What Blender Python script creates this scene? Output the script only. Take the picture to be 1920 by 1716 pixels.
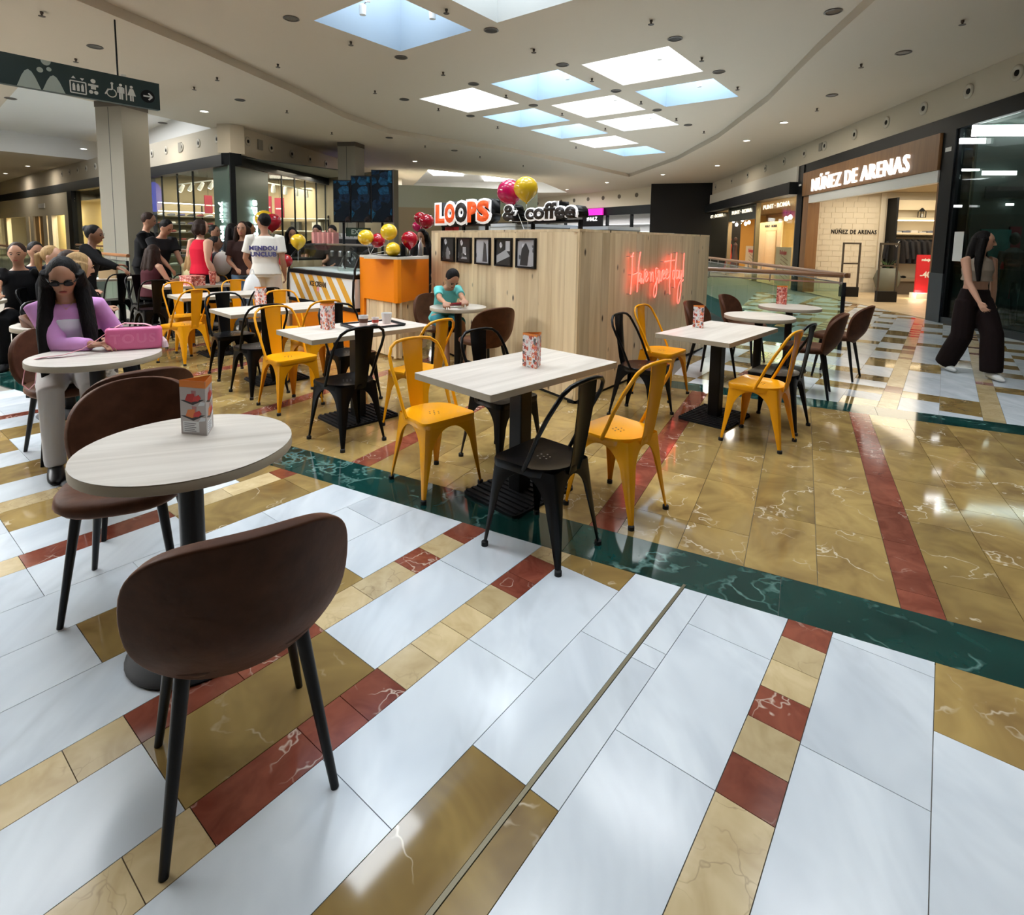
import bpy, bmesh, math, random
from mathutils import Vector, Matrix, Euler, geometry
for o in list(bpy.data.objects): bpy.data.objects.remove(o)
SC = bpy.context.scene; REAL = SC.collection
class _Pend:                                  # new objects are linked to the scene together at the end (keeps evaluation quick)
    def __init__(s): s.items = []; s.objects = s
    def link(s, o): s.items.append(o)
COL = _Pend()
random.seed(7)
PI = math.pi; R = math.radians
# ------------------------------------------------------------------ camera
CAMH = 1.47; FPX = 1035.0; PPX, PPY = 960.0, 557.0
ROLL = 0.0153; PITCH = math.atan((PPY - 450) / FPX)
cam = bpy.data.cameras.new('camera'); camo = bpy.data.objects.new('camera', cam); COL.objects.link(camo)
cam.sensor_width = 36; cam.lens = 36 * FPX / 1920; cam.shift_y = -(858 - PPY) / 1920; cam.clip_end = 200; cam.clip_start = .05
CR = Euler((PI / 2 - PITCH, 0, 0)).to_matrix() @ Matrix.Rotation(ROLL, 3, 'Z')
camo.matrix_world = Matrix.Translation((0, 0, CAMH)) @ CR.to_4x4()
SC.camera = camo
# ------------------------------------------------------------------ world, exposure
w = bpy.data.worlds.new('world'); SC.world = w; w.use_nodes = True
w.node_tree.nodes['Background'].inputs[0].default_value = (.78, .87, 1, 1)
w.node_tree.nodes['Background'].inputs[1].default_value = 1.0
SC.view_settings.view_transform = 'Standard'; SC.view_settings.look = 'None'
SC.view_settings.gamma = 1; SC.view_settings.exposure = 0.26; SC.view_settings.use_curve_mapping = False
SC.cycles.max_bounces = 6; SC.cycles.diffuse_bounces = 3; SC.cycles.glossy_bounces = 3; SC.cycles.transparent_max_bounces = 12
SC.cycles.use_light_tree = False; SC.cycles.use_adaptive_sampling = True; SC.cycles.adaptive_threshold = .04; SC.cycles.adaptive_min_samples = 16
SC.cycles.caustics_reflective = False; SC.cycles.caustics_refractive = False
SC.cycles.sample_clamp_indirect = 6; SC.cycles.use_denoising = True
# ------------------------------------------------------------------ tile-grid frame and skylights (daylight)
GA = R(38.0); E1 = Vector((math.sin(GA), math.cos(GA), 0)); E2 = Vector((math.cos(GA), -math.sin(GA), 0))
def UV(u, v, z=0): return E2 * u + E1 * v + Vector((0, 0, z))
CEIL = 4.60; CEILC = 4.75; KS = (CEILC - CAMH) / 3.03
SKY = []                                     # skylight wells (u0,u1,v0,v1)
for u, v in [(-9.3, 8.5), (-7.25, 8.5), (-5.2, 8.5), (-9.3, 10.6), (-7.25, 10.6), (-5.2, 10.6), (-9.3, 12.62), (-7.25, 12.62),
             (-9.3, 14.6), (-9.3, 16.7), (-7.25, 4.65), (-5.2, 4.65), (-3.15, 4.65), (-5.2, 2.6), (-3.15, 2.6), (-5.2, .55), (-7.25, .55), (-3.15, .55), (-1.1, .55), (-1.1, 2.6), (-1.1, 4.65)]:  # final entry is an added, unseen skylight lighting the kiosk's right side
    SKY.append((u * KS, (u + 1.57) * KS, v * KS, (v + 1.57) * KS))
SKYPOW = 88
def area(name, loc, sx, sy, power, color=(1, 1, 1), rot=(0, 0, 0), spread=None):
    l = bpy.data.lights.new(name, 'AREA'); l.shape = 'RECTANGLE'; l.size = sx; l.size_y = sy; l.energy = power; l.color = color
    if spread: l.spread = spread
    o = bpy.data.objects.new(name, l); COL.objects.link(o); o.location = loc; o.rotation_euler = rot; return o
for i, (u0, u1, v0, v1) in enumerate(SKY):
    c = UV((u0 + u1) / 2, (v0 + v1) / 2, CEILC + 1.48)
    area('skylight_daylight', c, u1 - u0 - .02, v1 - v0 - .02, SKYPOW * (2.1 if i < 10 else 1.7 if i in (15, 16) else 1.1 if i < 17 else 1.0 if i == 20 else .65), (.86, .94, 1) if i % 2 else (.97, .99, 1), (0, 0, -GA))
# ------------------------------------------------------------------ pixel rays (1920 x 1716 frame) -> places in the room
def ray(px, py):
    d = CR @ Vector(((px - PPX) / FPX, -(py - PPY) / FPX, -1)); return d
def P(px, py, z=0):
    d = ray(px, py); t = (z - CAMH) / d.z; return Vector((d.x * t, d.y * t, z))
def D(px, py, Y):
    d = ray(px, py); t = Y / d.y; return Vector((d.x * t, Y, CAMH + d.z * t))
class Plane:                                  # upright plane through O along a heading; at() -> (distance along, height)
    def __init__(s, O, heading):
        s.O = Vector((O[0], O[1], 0)); s.h = heading; s.w = Vector((math.sin(R(heading)), math.cos(R(heading)), 0)); s.n = Vector((-s.w.y, s.w.x, 0))
    def at(s, px, py=460):
        d = ray(px, py); k = s.O.dot(s.n) / d.dot(s.n); p = d * k; return (p - s.O).dot(s.w), CAMH + p.z
    def pt(s, t, z=0, y=0): return s.O + s.w * t + s.n * y + Vector((0, 0, z))
    @property
    def rz(s): return math.atan2(s.w.y, s.w.x)
def hd(heading): return R(-heading)           # rotation z so that local +Y faces the heading
# ------------------------------------------------------------------ materials
MATS = {}
def mat(name, col, rough=.5, metal=0, emit=None, es=0, bump=None, var=0, coat=0, spec=None, sheen=0):
    if name in MATS: return MATS[name]
    m = bpy.data.materials.new(name); m.use_nodes = True; nt = m.node_tree; b = nt.nodes['Principled BSDF']
    c = (col[0], col[1], col[2], 1)
    b.inputs['Base Color'].default_value = c; b.inputs['Roughness'].default_value = rough; b.inputs['Metallic'].default_value = metal
    if emit: b.inputs['Emission Color'].default_value = (*emit, 1); b.inputs['Emission Strength'].default_value = es
    if coat: b.inputs['Coat Weight'].default_value = coat; b.inputs['Coat Roughness'].default_value = .05
    if sheen: b.inputs['Sheen Weight'].default_value = sheen
    if spec is not None: b.inputs['Specular IOR Level'].default_value = spec
    if var or bump:
        tc = nt.nodes.new('ShaderNodeTexCoord'); nz = nt.nodes.new('ShaderNodeTexNoise')
        nz.inputs['Scale'].default_value = bump[0] if bump else 8; nz.inputs['Detail'].default_value = 5
        nt.links.new(tc.outputs['Object'], nz.inputs['Vector'])
        if var:
            mx = nt.nodes.new('ShaderNodeMix'); mx.data_type = 'RGBA'
            mx.inputs[6].default_value = tuple(x * (1 - var) for x in col[:3]) + (1,)
            mx.inputs[7].default_value = tuple(min(1, x * (1 + var)) for x in col[:3]) + (1,)
            nt.links.new(nz.outputs['Fac'], mx.inputs[0]); nt.links.new(mx.outputs[2], b.inputs['Base Color'])
        if bump:
            bp = nt.nodes.new('ShaderNodeBump'); bp.inputs['Strength'].default_value = bump[1]; bp.inputs['Distance'].default_value = .01
            nt.links.new(nz.outputs['Fac'], bp.inputs['Height']); nt.links.new(bp.outputs['Normal'], b.inputs['Normal'])
    if emit and name not in ('red_neon', 'white_neon'): m.cycles.emission_sampling = 'NONE'
    MATS[name] = m; return m
def N(nt, t, **k):
    n = nt.nodes.new(t)
    for a, b in k.items(): setattr(n, a, b)
    return n
def marble(name, c0, c1, vein, vscale, vamt, rough, nscale=3.0, vwidth=.02, stretch=(1, 1, 1), cloud=.5, vary=.16):
    m = bpy.data.materials.new(name); m.use_nodes = True; nt = m.node_tree; L = nt.links; b = nt.nodes['Principled BSDF']
    tc = N(nt, 'ShaderNodeTexCoord'); oi = N(nt, 'ShaderNodeObjectInfo'); mp = N(nt, 'ShaderNodeVectorMath', operation='MULTIPLY_ADD')
    ml = N(nt, 'ShaderNodeVectorMath', operation='SCALE'); ml.inputs[0].default_value = (37, 53, 11); L.new(oi.outputs['Random'], ml.inputs['Scale'])
    L.new(tc.outputs['Object'], mp.inputs[0]); mp.inputs[1].default_value = stretch; L.new(ml.outputs[0], mp.inputs[2])
    rt = N(nt, 'ShaderNodeVectorRotate', rotation_type='Z_AXIS'); ra = N(nt, 'ShaderNodeMath', operation='MULTIPLY'); ra.inputs[1].default_value = 19
    L.new(oi.outputs['Random'], ra.inputs[0]); L.new(ra.outputs[0], rt.inputs['Angle']); L.new(mp.outputs[0], rt.inputs['Vector'])
    n1 = N(nt, 'ShaderNodeTexNoise'); n1.inputs['Scale'].default_value = nscale; n1.inputs['Detail'].default_value = 3; n1.inputs['Roughness'].default_value = .6; n1.inputs['Distortion'].default_value = .8
    L.new(rt.outputs[0], n1.inputs['Vector'])
    r1 = N(nt, 'ShaderNodeValToRGB'); r1.color_ramp.elements[0].position = .5 - cloud * .4; r1.color_ramp.elements[1].position = .5 + cloud * .4
    r1.color_ramp.elements[0].color = (*c0, 1); r1.color_ramp.elements[1].color = (*c1, 1); L.new(n1.outputs['Fac'], r1.inputs[0])
    hv = N(nt, 'ShaderNodeHueSaturation'); mr = N(nt, 'ShaderNodeMapRange'); mr.inputs[3].default_value = 1 - vary; mr.inputs[4].default_value = 1 + vary
    L.new(oi.outputs['Random'], mr.inputs[0]); L.new(mr.outputs[0], hv.inputs['Value']); L.new(r1.outputs[0], hv.inputs['Color'])
    vo = N(nt, 'ShaderNodeTexVoronoi', feature='DISTANCE_TO_EDGE'); vo.inputs['Scale'].default_value = vscale
    n2 = N(nt, 'ShaderNodeTexNoise'); n2.inputs['Scale'].default_value = 6; n2.inputs['Detail'].default_value = 3; L.new(rt.outputs[0], n2.inputs['Vector'])
    ad = N(nt, 'ShaderNodeVectorMath', operation='MULTIPLY_ADD'); ad.inputs[1].default_value = (.5, .5, .5)
    L.new(n2.outputs['Color'], ad.inputs[0]); L.new(rt.outputs[0], ad.inputs[2]); L.new(ad.outputs[0], vo.inputs['Vector'])
    r2 = N(nt, 'ShaderNodeValToRGB'); r2.color_ramp.elements[0].color = (1, 1, 1, 1); r2.color_ramp.elements[1].color = (0, 0, 0, 1); r2.color_ramp.elements[1].position = vwidth
    L.new(vo.outputs['Distance'], r2.inputs[0])
    n3 = N(nt, 'ShaderNodeTexNoise'); n3.inputs['Scale'].default_value = 4; L.new(mp.outputs[0], n3.inputs['Vector'])
    r3 = N(nt, 'ShaderNodeValToRGB'); r3.color_ramp.elements[0].position = .5; r3.color_ramp.elements[1].position = .62; L.new(n3.outputs['Fac'], r3.inputs[0])
    mu = N(nt, 'ShaderNodeMath', operation='MULTIPLY'); L.new(r2.outputs[0], mu.inputs[0]); L.new(r3.outputs[0], mu.inputs[1])
    m2 = N(nt, 'ShaderNodeMath', operation='MULTIPLY'); L.new(mu.outputs[0], m2.inputs[0]); m2.inputs[1].default_value = vamt
    mx = N(nt, 'ShaderNodeMix', data_type='RGBA'); L.new(m2.outputs[0], mx.inputs[0]); L.new(hv.outputs[0], mx.inputs[6]); mx.inputs[7].default_value = (*vein, 1)
    L.new(mx.outputs[2], b.inputs['Base Color']); b.inputs['Roughness'].default_value = rough; b.inputs['Specular IOR Level'].default_value = .5
    MATS[name] = m; return m
def wood(name, c0, c1, scale, rough, knots=False, axis='Z', var=.12):
    m = bpy.data.materials.new(name); m.use_nodes = True; nt = m.node_tree; L = nt.links; b = nt.nodes['Principled BSDF']
    tc = N(nt, 'ShaderNodeTexCoord'); oi = N(nt, 'ShaderNodeObjectInfo')
    ml = N(nt, 'ShaderNodeVectorMath', operation='SCALE'); ml.inputs[0].default_value = (7, 13, 29); L.new(oi.outputs['Random'], ml.inputs['Scale'])
    ad = N(nt, 'ShaderNodeVectorMath', operation='ADD'); L.new(tc.outputs['Object'], ad.inputs[0]); L.new(ml.outputs[0], ad.inputs[1])
    st = N(nt, 'ShaderNodeVectorMath', operation='MULTIPLY'); st.inputs[1].default_value = {'Z': (1, 1, .07), 'X': (.07, 1, 1), 'Y': (1, .07, 1)}[axis]; L.new(ad.outputs[0], st.inputs[0])
    n1 = N(nt, 'ShaderNodeTexNoise'); n1.inputs['Scale'].default_value = scale; n1.inputs['Detail'].default_value = 6; n1.inputs['Distortion'].default_value = 1.2; L.new(st.outputs[0], n1.inputs['Vector'])
    r1 = N(nt, 'ShaderNodeValToRGB'); r1.color_ramp.elements[0].position = .3; r1.color_ramp.elements[1].position = .7
    r1.color_ramp.elements[0].color = (*c0, 1); r1.color_ramp.elements[1].color = (*c1, 1); L.new(n1.outputs['Fac'], r1.inputs[0])
    hv = N(nt, 'ShaderNodeHueSaturation'); mr = N(nt, 'ShaderNodeMapRange'); mr.inputs[3].default_value = 1 - var; mr.inputs[4].default_value = 1 + var
    L.new(oi.outputs['Random'], mr.inputs[0]); L.new(mr.outputs[0], hv.inputs['Value']); L.new(r1.outputs[0], hv.inputs['Color'])
    out = hv.outputs[0]
    if knots:
        vo = N(nt, 'ShaderNodeTexVoronoi'); vo.inputs['Scale'].default_value = 6.5; s2 = N(nt, 'ShaderNodeVectorMath', operation='MULTIPLY'); s2.inputs[1].default_value = (1, 1, .5)
        L.new(ad.outputs[0], s2.inputs[0]); L.new(s2.outputs[0], vo.inputs['Vector'])
        r2 = N(nt, 'ShaderNodeValToRGB'); r2.color_ramp.elements[0].color = (1, 1, 1, 1); r2.color_ramp.elements[0].position = .06; r2.color_ramp.elements[1].color = (0, 0, 0, 1); r2.color_ramp.elements[1].position = .135
        L.new(vo.outputs['Distance'], r2.inputs[0])
        mx = N(nt, 'ShaderNodeMix', data_type='RGBA'); L.new(r2.outputs[0], mx.inputs[0]); L.new(out, mx.inputs[6]); mx.inputs[7].default_value = (.06, .03, .012, 1); out = mx.outputs[2]
    L.new(out, b.inputs['Base Color']); b.inputs['Roughness'].default_value = rough
    MATS[name] = m; return m
def glass(name, tint, refl=.5, rough=.02):
    m = bpy.data.materials.new(name); m.use_nodes = True; nt = m.node_tree; L = nt.links; nt.nodes.remove(nt.nodes['Principled BSDF'])
    tr = N(nt, 'ShaderNodeBsdfTransparent'); tr.inputs[0].default_value = (*tint, 1); gl = N(nt, 'ShaderNodeBsdfGlossy'); gl.inputs['Roughness'].default_value = rough
    lw = N(nt, 'ShaderNodeLayerWeight'); lw.inputs[0].default_value = .5; pw = N(nt, 'ShaderNodeMath', operation='POWER'); pw.inputs[1].default_value = 5; L.new(lw.outputs['Facing'], pw.inputs[0])
    mu = N(nt, 'ShaderNodeMath', operation='MULTIPLY_ADD'); mu.inputs[1].default_value = refl; mu.inputs[2].default_value = .04 * refl; mu.use_clamp = True
    L.new(pw.outputs[0], mu.inputs[0]); mx = N(nt, 'ShaderNodeMixShader'); L.new(mu.outputs[0], mx.inputs[0]); L.new(tr.outputs[0], mx.inputs[1]); L.new(gl.outputs[0], mx.inputs[2])
    L.new(mx.outputs[0], nt.nodes['Material Output'].inputs[0]); MATS[name] = m; return m
def spots(name, base, cols, scale, rough=.5, thr=.42):     # printed menu: scattered coloured pictures on a pale card
    m = bpy.data.materials.new(name); m.use_nodes = True; nt = m.node_tree; L = nt.links; b = nt.nodes['Principled BSDF']
    tc = N(nt, 'ShaderNodeTexCoord'); vo = N(nt, 'ShaderNodeTexVoronoi', distance='CHEBYCHEV' if scale > 30 else 'EUCLIDEAN'); vo.inputs['Scale'].default_value = scale; L.new(tc.outputs['Object'], vo.inputs['Vector'])
    nz = N(nt, 'ShaderNodeTexNoise'); nz.inputs['Scale'].default_value = scale * 2; L.new(tc.outputs['Object'], nz.inputs['Vector'])
    sp = N(nt, 'ShaderNodeSeparateColor'); L.new(vo.outputs['Color'], sp.inputs[0]); cr = N(nt, 'ShaderNodeValToRGB'); cr.color_ramp.interpolation = 'CONSTANT'
    while len(cr.color_ramp.elements) < len(cols): cr.color_ramp.elements.new(.5)
    for i, c in enumerate(cols): cr.color_ramp.elements[i].position = i / len(cols); cr.color_ramp.elements[i].color = (*c, 1)
    L.new(sp.outputs[0], cr.inputs[0]); ad = N(nt, 'ShaderNodeMath', operation='MULTIPLY_ADD'); ad.inputs[1].default_value = .5; L.new(nz.outputs['Fac'], ad.inputs[0]); L.new(vo.outputs['Distance'], ad.inputs[2])
    lt = N(nt, 'ShaderNodeMath', operation='LESS_THAN'); lt.inputs[1].default_value = thr + .25; L.new(ad.outputs[0], lt.inputs[0])
    n4 = N(nt, 'ShaderNodeTexNoise'); n4.inputs['Scale'].default_value = scale * 3.5; L.new(tc.outputs['Object'], n4.inputs['Vector']); r4 = N(nt, 'ShaderNodeMapRange'); r4.inputs[1].default_value = .3; r4.inputs[2].default_value = .7; r4.inputs[3].default_value = .35; r4.inputs[4].default_value = 1.9; L.new(n4.outputs['Fac'], r4.inputs[0]); h4 = N(nt, 'ShaderNodeHueSaturation'); L.new(r4.outputs[0], h4.inputs['Value']); L.new(cr.outputs[0], h4.inputs['Color'])
    mx = N(nt, 'ShaderNodeMix', data_type='RGBA'); L.new(lt.outputs[0], mx.inputs[0]); mx.inputs[6].default_value = (*base, 1); L.new(h4.outputs[0], mx.inputs[7])
    L.new(mx.outputs[2], b.inputs['Base Color']); b.inputs['Roughness'].default_value = rough; MATS[name] = m; return m
def suede(m):
    b = m.node_tree.nodes['Principled BSDF']; b.inputs['Sheen Weight'].default_value = .55; b.inputs['Sheen Roughness'].default_value = .35; b.inputs['Sheen Tint'].default_value = (.55, .26, .15, 1); return m
M_W = marble('white_marble', (.54, .59, .64), (.70, .75, .79), (.36, .40, .43), 1.6, .28, .16, 3.5, .10, (1, .4, 1), .42, .05)
M_G = marble('gold_marble', (.215, .135, .05), (.40, .275, .095), (.76, .66, .50), 2.4, .85, .06, 3.5, .02, (1, 1, 1), .5, .2)
M_Y = marble('cream_marble', (.46, .34, .17), (.62, .49, .28), (.20, .13, .06), 6, .45, .14, 7, .03)
M_R = marble('red_marble', (.15, .035, .022), (.26, .075, .045), (.68, .55, .45), 4.5, .8, .10, 8, .03)
M_GR = marble('green_marble', (.003, .022, .02), (.008, .05, .042), (.22, .40, .36), 3, .5, .07, 3, .05)
M_PINE = wood('pine', (.66, .48, .265), (.87, .70, .45), 9, .5, True)
M_PALEWOOD = wood('pale_ash_laminate', (.50, .45, .39), (.66, .61, .545), 14, .35, False, 'Y', .03)
M_WALNUT = wood('walnut_fascia', (.22, .10, .035), (.30, .15, .055), 6, .45, False, 'Z', .05)
M_RAIL = wood('handrail_wood', (.20, .08, .03), (.30, .14, .06), 9, .3, False, 'X', .05)
M_OAK = wood('oak_floor', (.46, .34, .20), (.58, .45, .28), 7, .35, False, 'X', .1)
M_CEIL = mat('ceiling_plaster', (.64, .565, .465), .9); M_WALLB = mat('bulkhead_plaster', (.64, .575, .47), .9)
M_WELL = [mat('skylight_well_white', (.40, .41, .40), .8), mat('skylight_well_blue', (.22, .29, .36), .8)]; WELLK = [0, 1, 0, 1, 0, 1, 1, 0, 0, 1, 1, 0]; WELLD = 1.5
M_DARK = mat('dark_anodised', (.008, .010, .012), .45, spec=.2); M_DGREY = mat('dark_grey_metal', (.03, .036, .04), .5, spec=.3)
M_BLK = mat('black_paint', (.006, .006, .007), .4, spec=.3); M_BLKM = mat('black_matte', (.006, .006, .007), .6, spec=.25)
M_YEL = mat('yellow_paint', (.80, .34, .004), .25, coat=.15, var=.04, spec=.35); M_BLKC = mat('black_lacquer', (.0035, .0035, .004), .28, coat=.1, spec=.16)
M_LEATH = suede(mat('brown_suede_leather', (.070, .027, .013), .55, var=.55, bump=(16, .2), spec=.15))
M_RUB = mat('black_rubber', (.01, .01, .01), .8); M_EDGE = mat('table_edge', (.40, .34, .25), .45)
M_WHT = mat('white_paint', (.80, .80, .78), .5); M_CREAM = mat('cream_paint', (.68, .62, .50), .7)
M_ORANGE = mat('orange_laminate', (.95, .27, .006), .35, spec=.3); M_STEEL = mat('brushed_steel', (.55, .56, .57), .3, 1)
M_GLASS = glass('clear_glass', (.93, .97, .95), .5); M_GREENGL = glass('green_glass', (.87, .95, .915), .6); M_DKGL = glass('dark_glass', (.62, .70, .67), .8)
M_LAMP = mat('lamp_glow', (1, 1, 1), .5, emit=(1, .95, .85), es=14); M_LAMPW = mat('tube_glow', (1, 1, 1), .5, emit=(1, 1, 1), es=6)
M_NEON = mat('red_neon', (.9, .2, .15), .4, emit=(1, .075, .055), es=3.4); M_NEONW = mat('white_neon', (1, 1, 1), .4, emit=(.8, 1, .97), es=5)
M_MENU = spots('menu_print', (.72, .69, .68), [(.50, .09, .05), (.70, .24, .10), (.30, .06, .04), (.66, .50, .47), (.10, .09, .09), (.62, .36, .34)], 46, .5, .47)
M_STRIPE = spots('pink_striped_print', (.80, .62, .58), [(.45, .10, .07), (.62, .28, .22), (.30, .05, .04)], 40, .5, .6)
def rrect_(hx, hy, r, n=3):
    out = []
    for cx, cy, a0 in ((hx - r, hy - r, 0), (-hx + r, hy - r, PI / 2), (-hx + r, -hy + r, PI), (hx - r, -hy + r, 1.5 * PI)):
        for k in range(n + 1): a = a0 + PI / 2 * k / n; out.append((cx + r * math.cos(a), cy + r * math.sin(a)))
    return out
# ------------------------------------------------------------------ mesh helpers
class MB:
    def __init__(s): s.v = []; s.f = []
    def add(s, vs, fs):
        k = len(s.v); s.v += [tuple(v) for v in vs]; s.f += [tuple(i + k for i in f) for f in fs]; return s
    def box(s, x0, x1, y0, y1, z0, z1, M=None):
        vs = [Vector((x, y, z)) for z in (z0, z1) for y in (y0, y1) for x in (x0, x1)]
        if M: vs = [M @ v for v in vs]
        return s.add(vs, [(0, 2, 3, 1), (4, 5, 7, 6), (0, 1, 5, 4), (2, 6, 7, 3), (0, 4, 6, 2), (1, 3, 7, 5)])
    def prism(s, poly, z0, z1, M=None):
        n = len(poly); a = sum(poly[i][0] * poly[(i + 1) % n][1] - poly[(i + 1) % n][0] * poly[i][1] for i in range(n))
        if a < 0: poly = poly[::-1]
        vs = [Vector((p[0], p[1], z0)) for p in poly] + [Vector((p[0], p[1], z1)) for p in poly]
        if M: vs = [M @ v for v in vs]
        return s.add(vs, [tuple(range(n))[::-1], tuple(range(n, 2 * n))] + [(i, (i + 1) % n, n + (i + 1) % n, n + i) for i in range(n)])
    def loft(s, pts, rad, n=10, right=None, closed=False, cap=True):
        pts = [Vector(p) for p in pts]; m = len(pts); rings = []; r = Vector(right) if right else None
        for i, p in enumerate(pts):
            t = (pts[(i + 1) % m] - pts[i - 1]) if closed else (pts[min(i + 1, m - 1)] - pts[max(i - 1, 0)])
            t = t.normalized() if t.length > 1e-9 else Vector((0, 0, 1))
            if r is None: r = t.orthogonal()
            if right: r = Vector(right)
            r = r - t * r.dot(t)
            r = r.normalized() if r.length > 1e-6 else t.orthogonal().normalized()
            f = t.cross(r); q = rad[i] if isinstance(rad, (list, tuple)) else rad; rx, ry = q if isinstance(q, (list, tuple)) else (q, q)
            rings.append([p + r * rx * math.cos(2 * PI * k / n) + f * ry * math.sin(2 * PI * k / n) for k in range(n)])
        vs = [v for g in rings for v in g]; fs = []
        for i in range(m if closed else m - 1):
            a, b = i * n, ((i + 1) % m) * n
            fs += [(a + k, a + (k + 1) % n, b + (k + 1) % n, b + k) for k in range(n)]
        if cap and not closed:
            q0 = rad[0] if isinstance(rad, (list, tuple)) else rad; q1 = rad[-1] if isinstance(rad, (list, tuple)) else rad
            fs += [tuple(range(n))[::-1], tuple(range((m - 1) * n, m * n))]
        return s.add(vs, fs)
    def ell(s, c, rx, ry, rz, n=12, m=8, M=None):
        vs = []; c = Vector(c)
        for i in range(1, m):
            a = PI * i / m
            for k in range(n): vs.append(Vector((rx * math.sin(a) * math.cos(2 * PI * k / n), ry * math.sin(a) * math.sin(2 * PI * k / n), -rz * math.cos(a))))
        b, t = len(vs), len(vs) + 1; vs += [Vector((0, 0, -rz)), Vector((0, 0, rz))]; fs = []
        for i in range(m - 2): fs += [(i * n + k, i * n + (k + 1) % n, (i + 1) * n + (k + 1) % n, (i + 1) * n + k) for k in range(n)]
        fs += [(b, (k + 1) % n, k) for k in range(n)] + [(t, (m - 2) * n + k, (m - 2) * n + (k + 1) % n) for k in range(n)]
        return s.add([c + (M @ v if M else v) for v in vs], fs)
    def lathe(s, prof, n=24, c=(0, 0, 0)):
        vs = [(c[0] + r * math.cos(2 * PI * k / n), c[1] + r * math.sin(2 * PI * k / n), c[2] + z) for r, z in prof for k in range(n)]; m = len(prof)
        fs = [(i * n + k, i * n + (k + 1) % n, (i + 1) * n + (k + 1) % n, (i + 1) * n + k) for i in range(m - 1) for k in range(n)]
        return s.add(vs, fs + [tuple(range(n))[::-1], tuple(range((m - 1) * n, m * n))])
    def quad(s, a, b, c, d): return s.add([a, b, c, d], [(0, 1, 2, 3)])
    def mesh(s, name, smooth=None):
        me = bpy.data.meshes.new(name); me.from_pydata(s.v, [], s.f); me.update()
        if smooth is not None:
            me.polygons.foreach_set('use_smooth', [True] * len(me.polygons)); me.set_sharp_from_angle(angle=R(smooth))
        return me
def obj(name, me, m=None, parent=None, loc=None, rz=None, smooth=None):
    if isinstance(me, MB): me = me.mesh(name, smooth)
    if m is not None and not me.materials: me.materials.append(m)
    o = bpy.data.objects.new(name, me); COL.objects.link(o)
    if parent: o.parent = parent
    if loc is not None: o.location = loc
    if rz is not None: o.rotation_euler = (0, 0, rz)
    return o
def tag(o, label, cat, group=None):
    o['label'] = label; o['category'] = cat
    if group: o['group'] = group
    return o
def thing(name, label, cat, loc=(0, 0, 0), rz=0, group=None):
    o = bpy.data.objects.new(name, None); COL.objects.link(o); o.location = loc; o.rotation_euler = (0, 0, rz); o.empty_display_size = .1
    return tag(o, label, cat, group)
def struct(name, me, m, parent=None, smooth=None, loc=None, rz=None):
    o = obj(name, me, m, parent, loc, rz, smooth)
    if not parent: o['kind'] = 'structure'
    return o
def sempty(name, loc=(0, 0, 0), rz=0):
    o = bpy.data.objects.new(name, None); COL.objects.link(o); o.location = loc; o.rotation_euler = (0, 0, rz); o['kind'] = 'structure'; return o
def dup(root, loc, rz, label=None, group=None):
    r = root.copy(); COL.objects.link(r); r.location = loc; r.rotation_euler = (0, 0, rz)
    if label: r['label'] = label
    if group: r['group'] = group
    for ch in KIDS(root):
        c = ch.copy(); COL.objects.link(c); c.parent = r
        for g in KIDS(ch):
            d = g.copy(); COL.objects.link(d); d.parent = c
    return r
def KIDS(o): return [x for x in bpy.data.objects if x.parent is o]
def textmesh(body, size, depth=.01, bold=0, align='CENTER', spacing=1.0, bevel=0):
    cu = bpy.data.curves.new('lettering', 'FONT'); cu.body = body; cu.size = size; cu.extrude = depth; cu.offset = bold; cu.align_x = align; cu.align_y = 'CENTER'; cu.space_character = spacing; cu.resolution_u = 3
    o = bpy.data.objects.new('lettering', cu); REAL.objects.link(o); dg = bpy.context.evaluated_depsgraph_get()
    me = bpy.data.meshes.new_from_object(o.evaluated_get(dg)); bpy.data.objects.remove(o); return me
def evalmesh(mb, mods, name='mesh'):
    me = mb.mesh(name); o = bpy.data.objects.new(name, me); REAL.objects.link(o)
    for t, k in mods:
        md = o.modifiers.new(t, t)
        for a, b in k.items(): setattr(md, a, b)
    dg = bpy.context.evaluated_depsgraph_get(); r = bpy.data.meshes.new_from_object(o.evaluated_get(dg)); bpy.data.objects.remove(o); bpy.data.meshes.remove(me)
    r.polygons.foreach_set('use_smooth', [True] * len(r.polygons)); return r
def organic(mb, voxel=.012, smooth=4, name='mesh'):
    return evalmesh(mb, [('REMESH', dict(mode='VOXEL', voxel_size=voxel, use_smooth_shade=True)), ('SMOOTH', dict(factor=.5, iterations=smooth))], name)
# ================================================================== FLOOR
VOID_A = Vector((4.62, 7.66)); wv = Vector((math.sin(R(7)), math.cos(R(7)))); lv = Vector((-.766, .643))
VOID_R = [VOID_A, VOID_A + wv * 16, VOID_A + wv * 16 + lv * 5.0, VOID_A + lv * 4.6]
L0 = Vector((-7.5, 10.75)); e1 = Vector((E1.x, E1.y)); le = -Vector((E2.x, E2.y))
VOID_L = [L0, L0 + le * 13, L0 + le * 13 + e1 * 2.4, L0 + e1 * 2.4]
def holed(outer, holes, z, flip=False):
    polys = [[Vector((p[0], p[1], z)) for p in q] for q in [outer] + holes]; tri = geometry.tessellate_polygon(polys); vs = [v for q in polys for v in q]; mb = MB(); fs = []
    for a, b, c in tri:
        n = (vs[b] - vs[a]).cross(vs[c] - vs[a]).z
        if (n < 0) != flip: a, b, c = a, c, b
        fs.append((a, b, c))
    return mb.add(vs, fs)
floor = sempty('floor')
OUT = [(-34, -11), (26, -11), (26, 46), (-34, 46)]
obj('grout_bed', holed(OUT, [VOID_R, VOID_L], -.012), mat('grout', (.22, .20, .17), .8), floor)
slab = MB()
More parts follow.
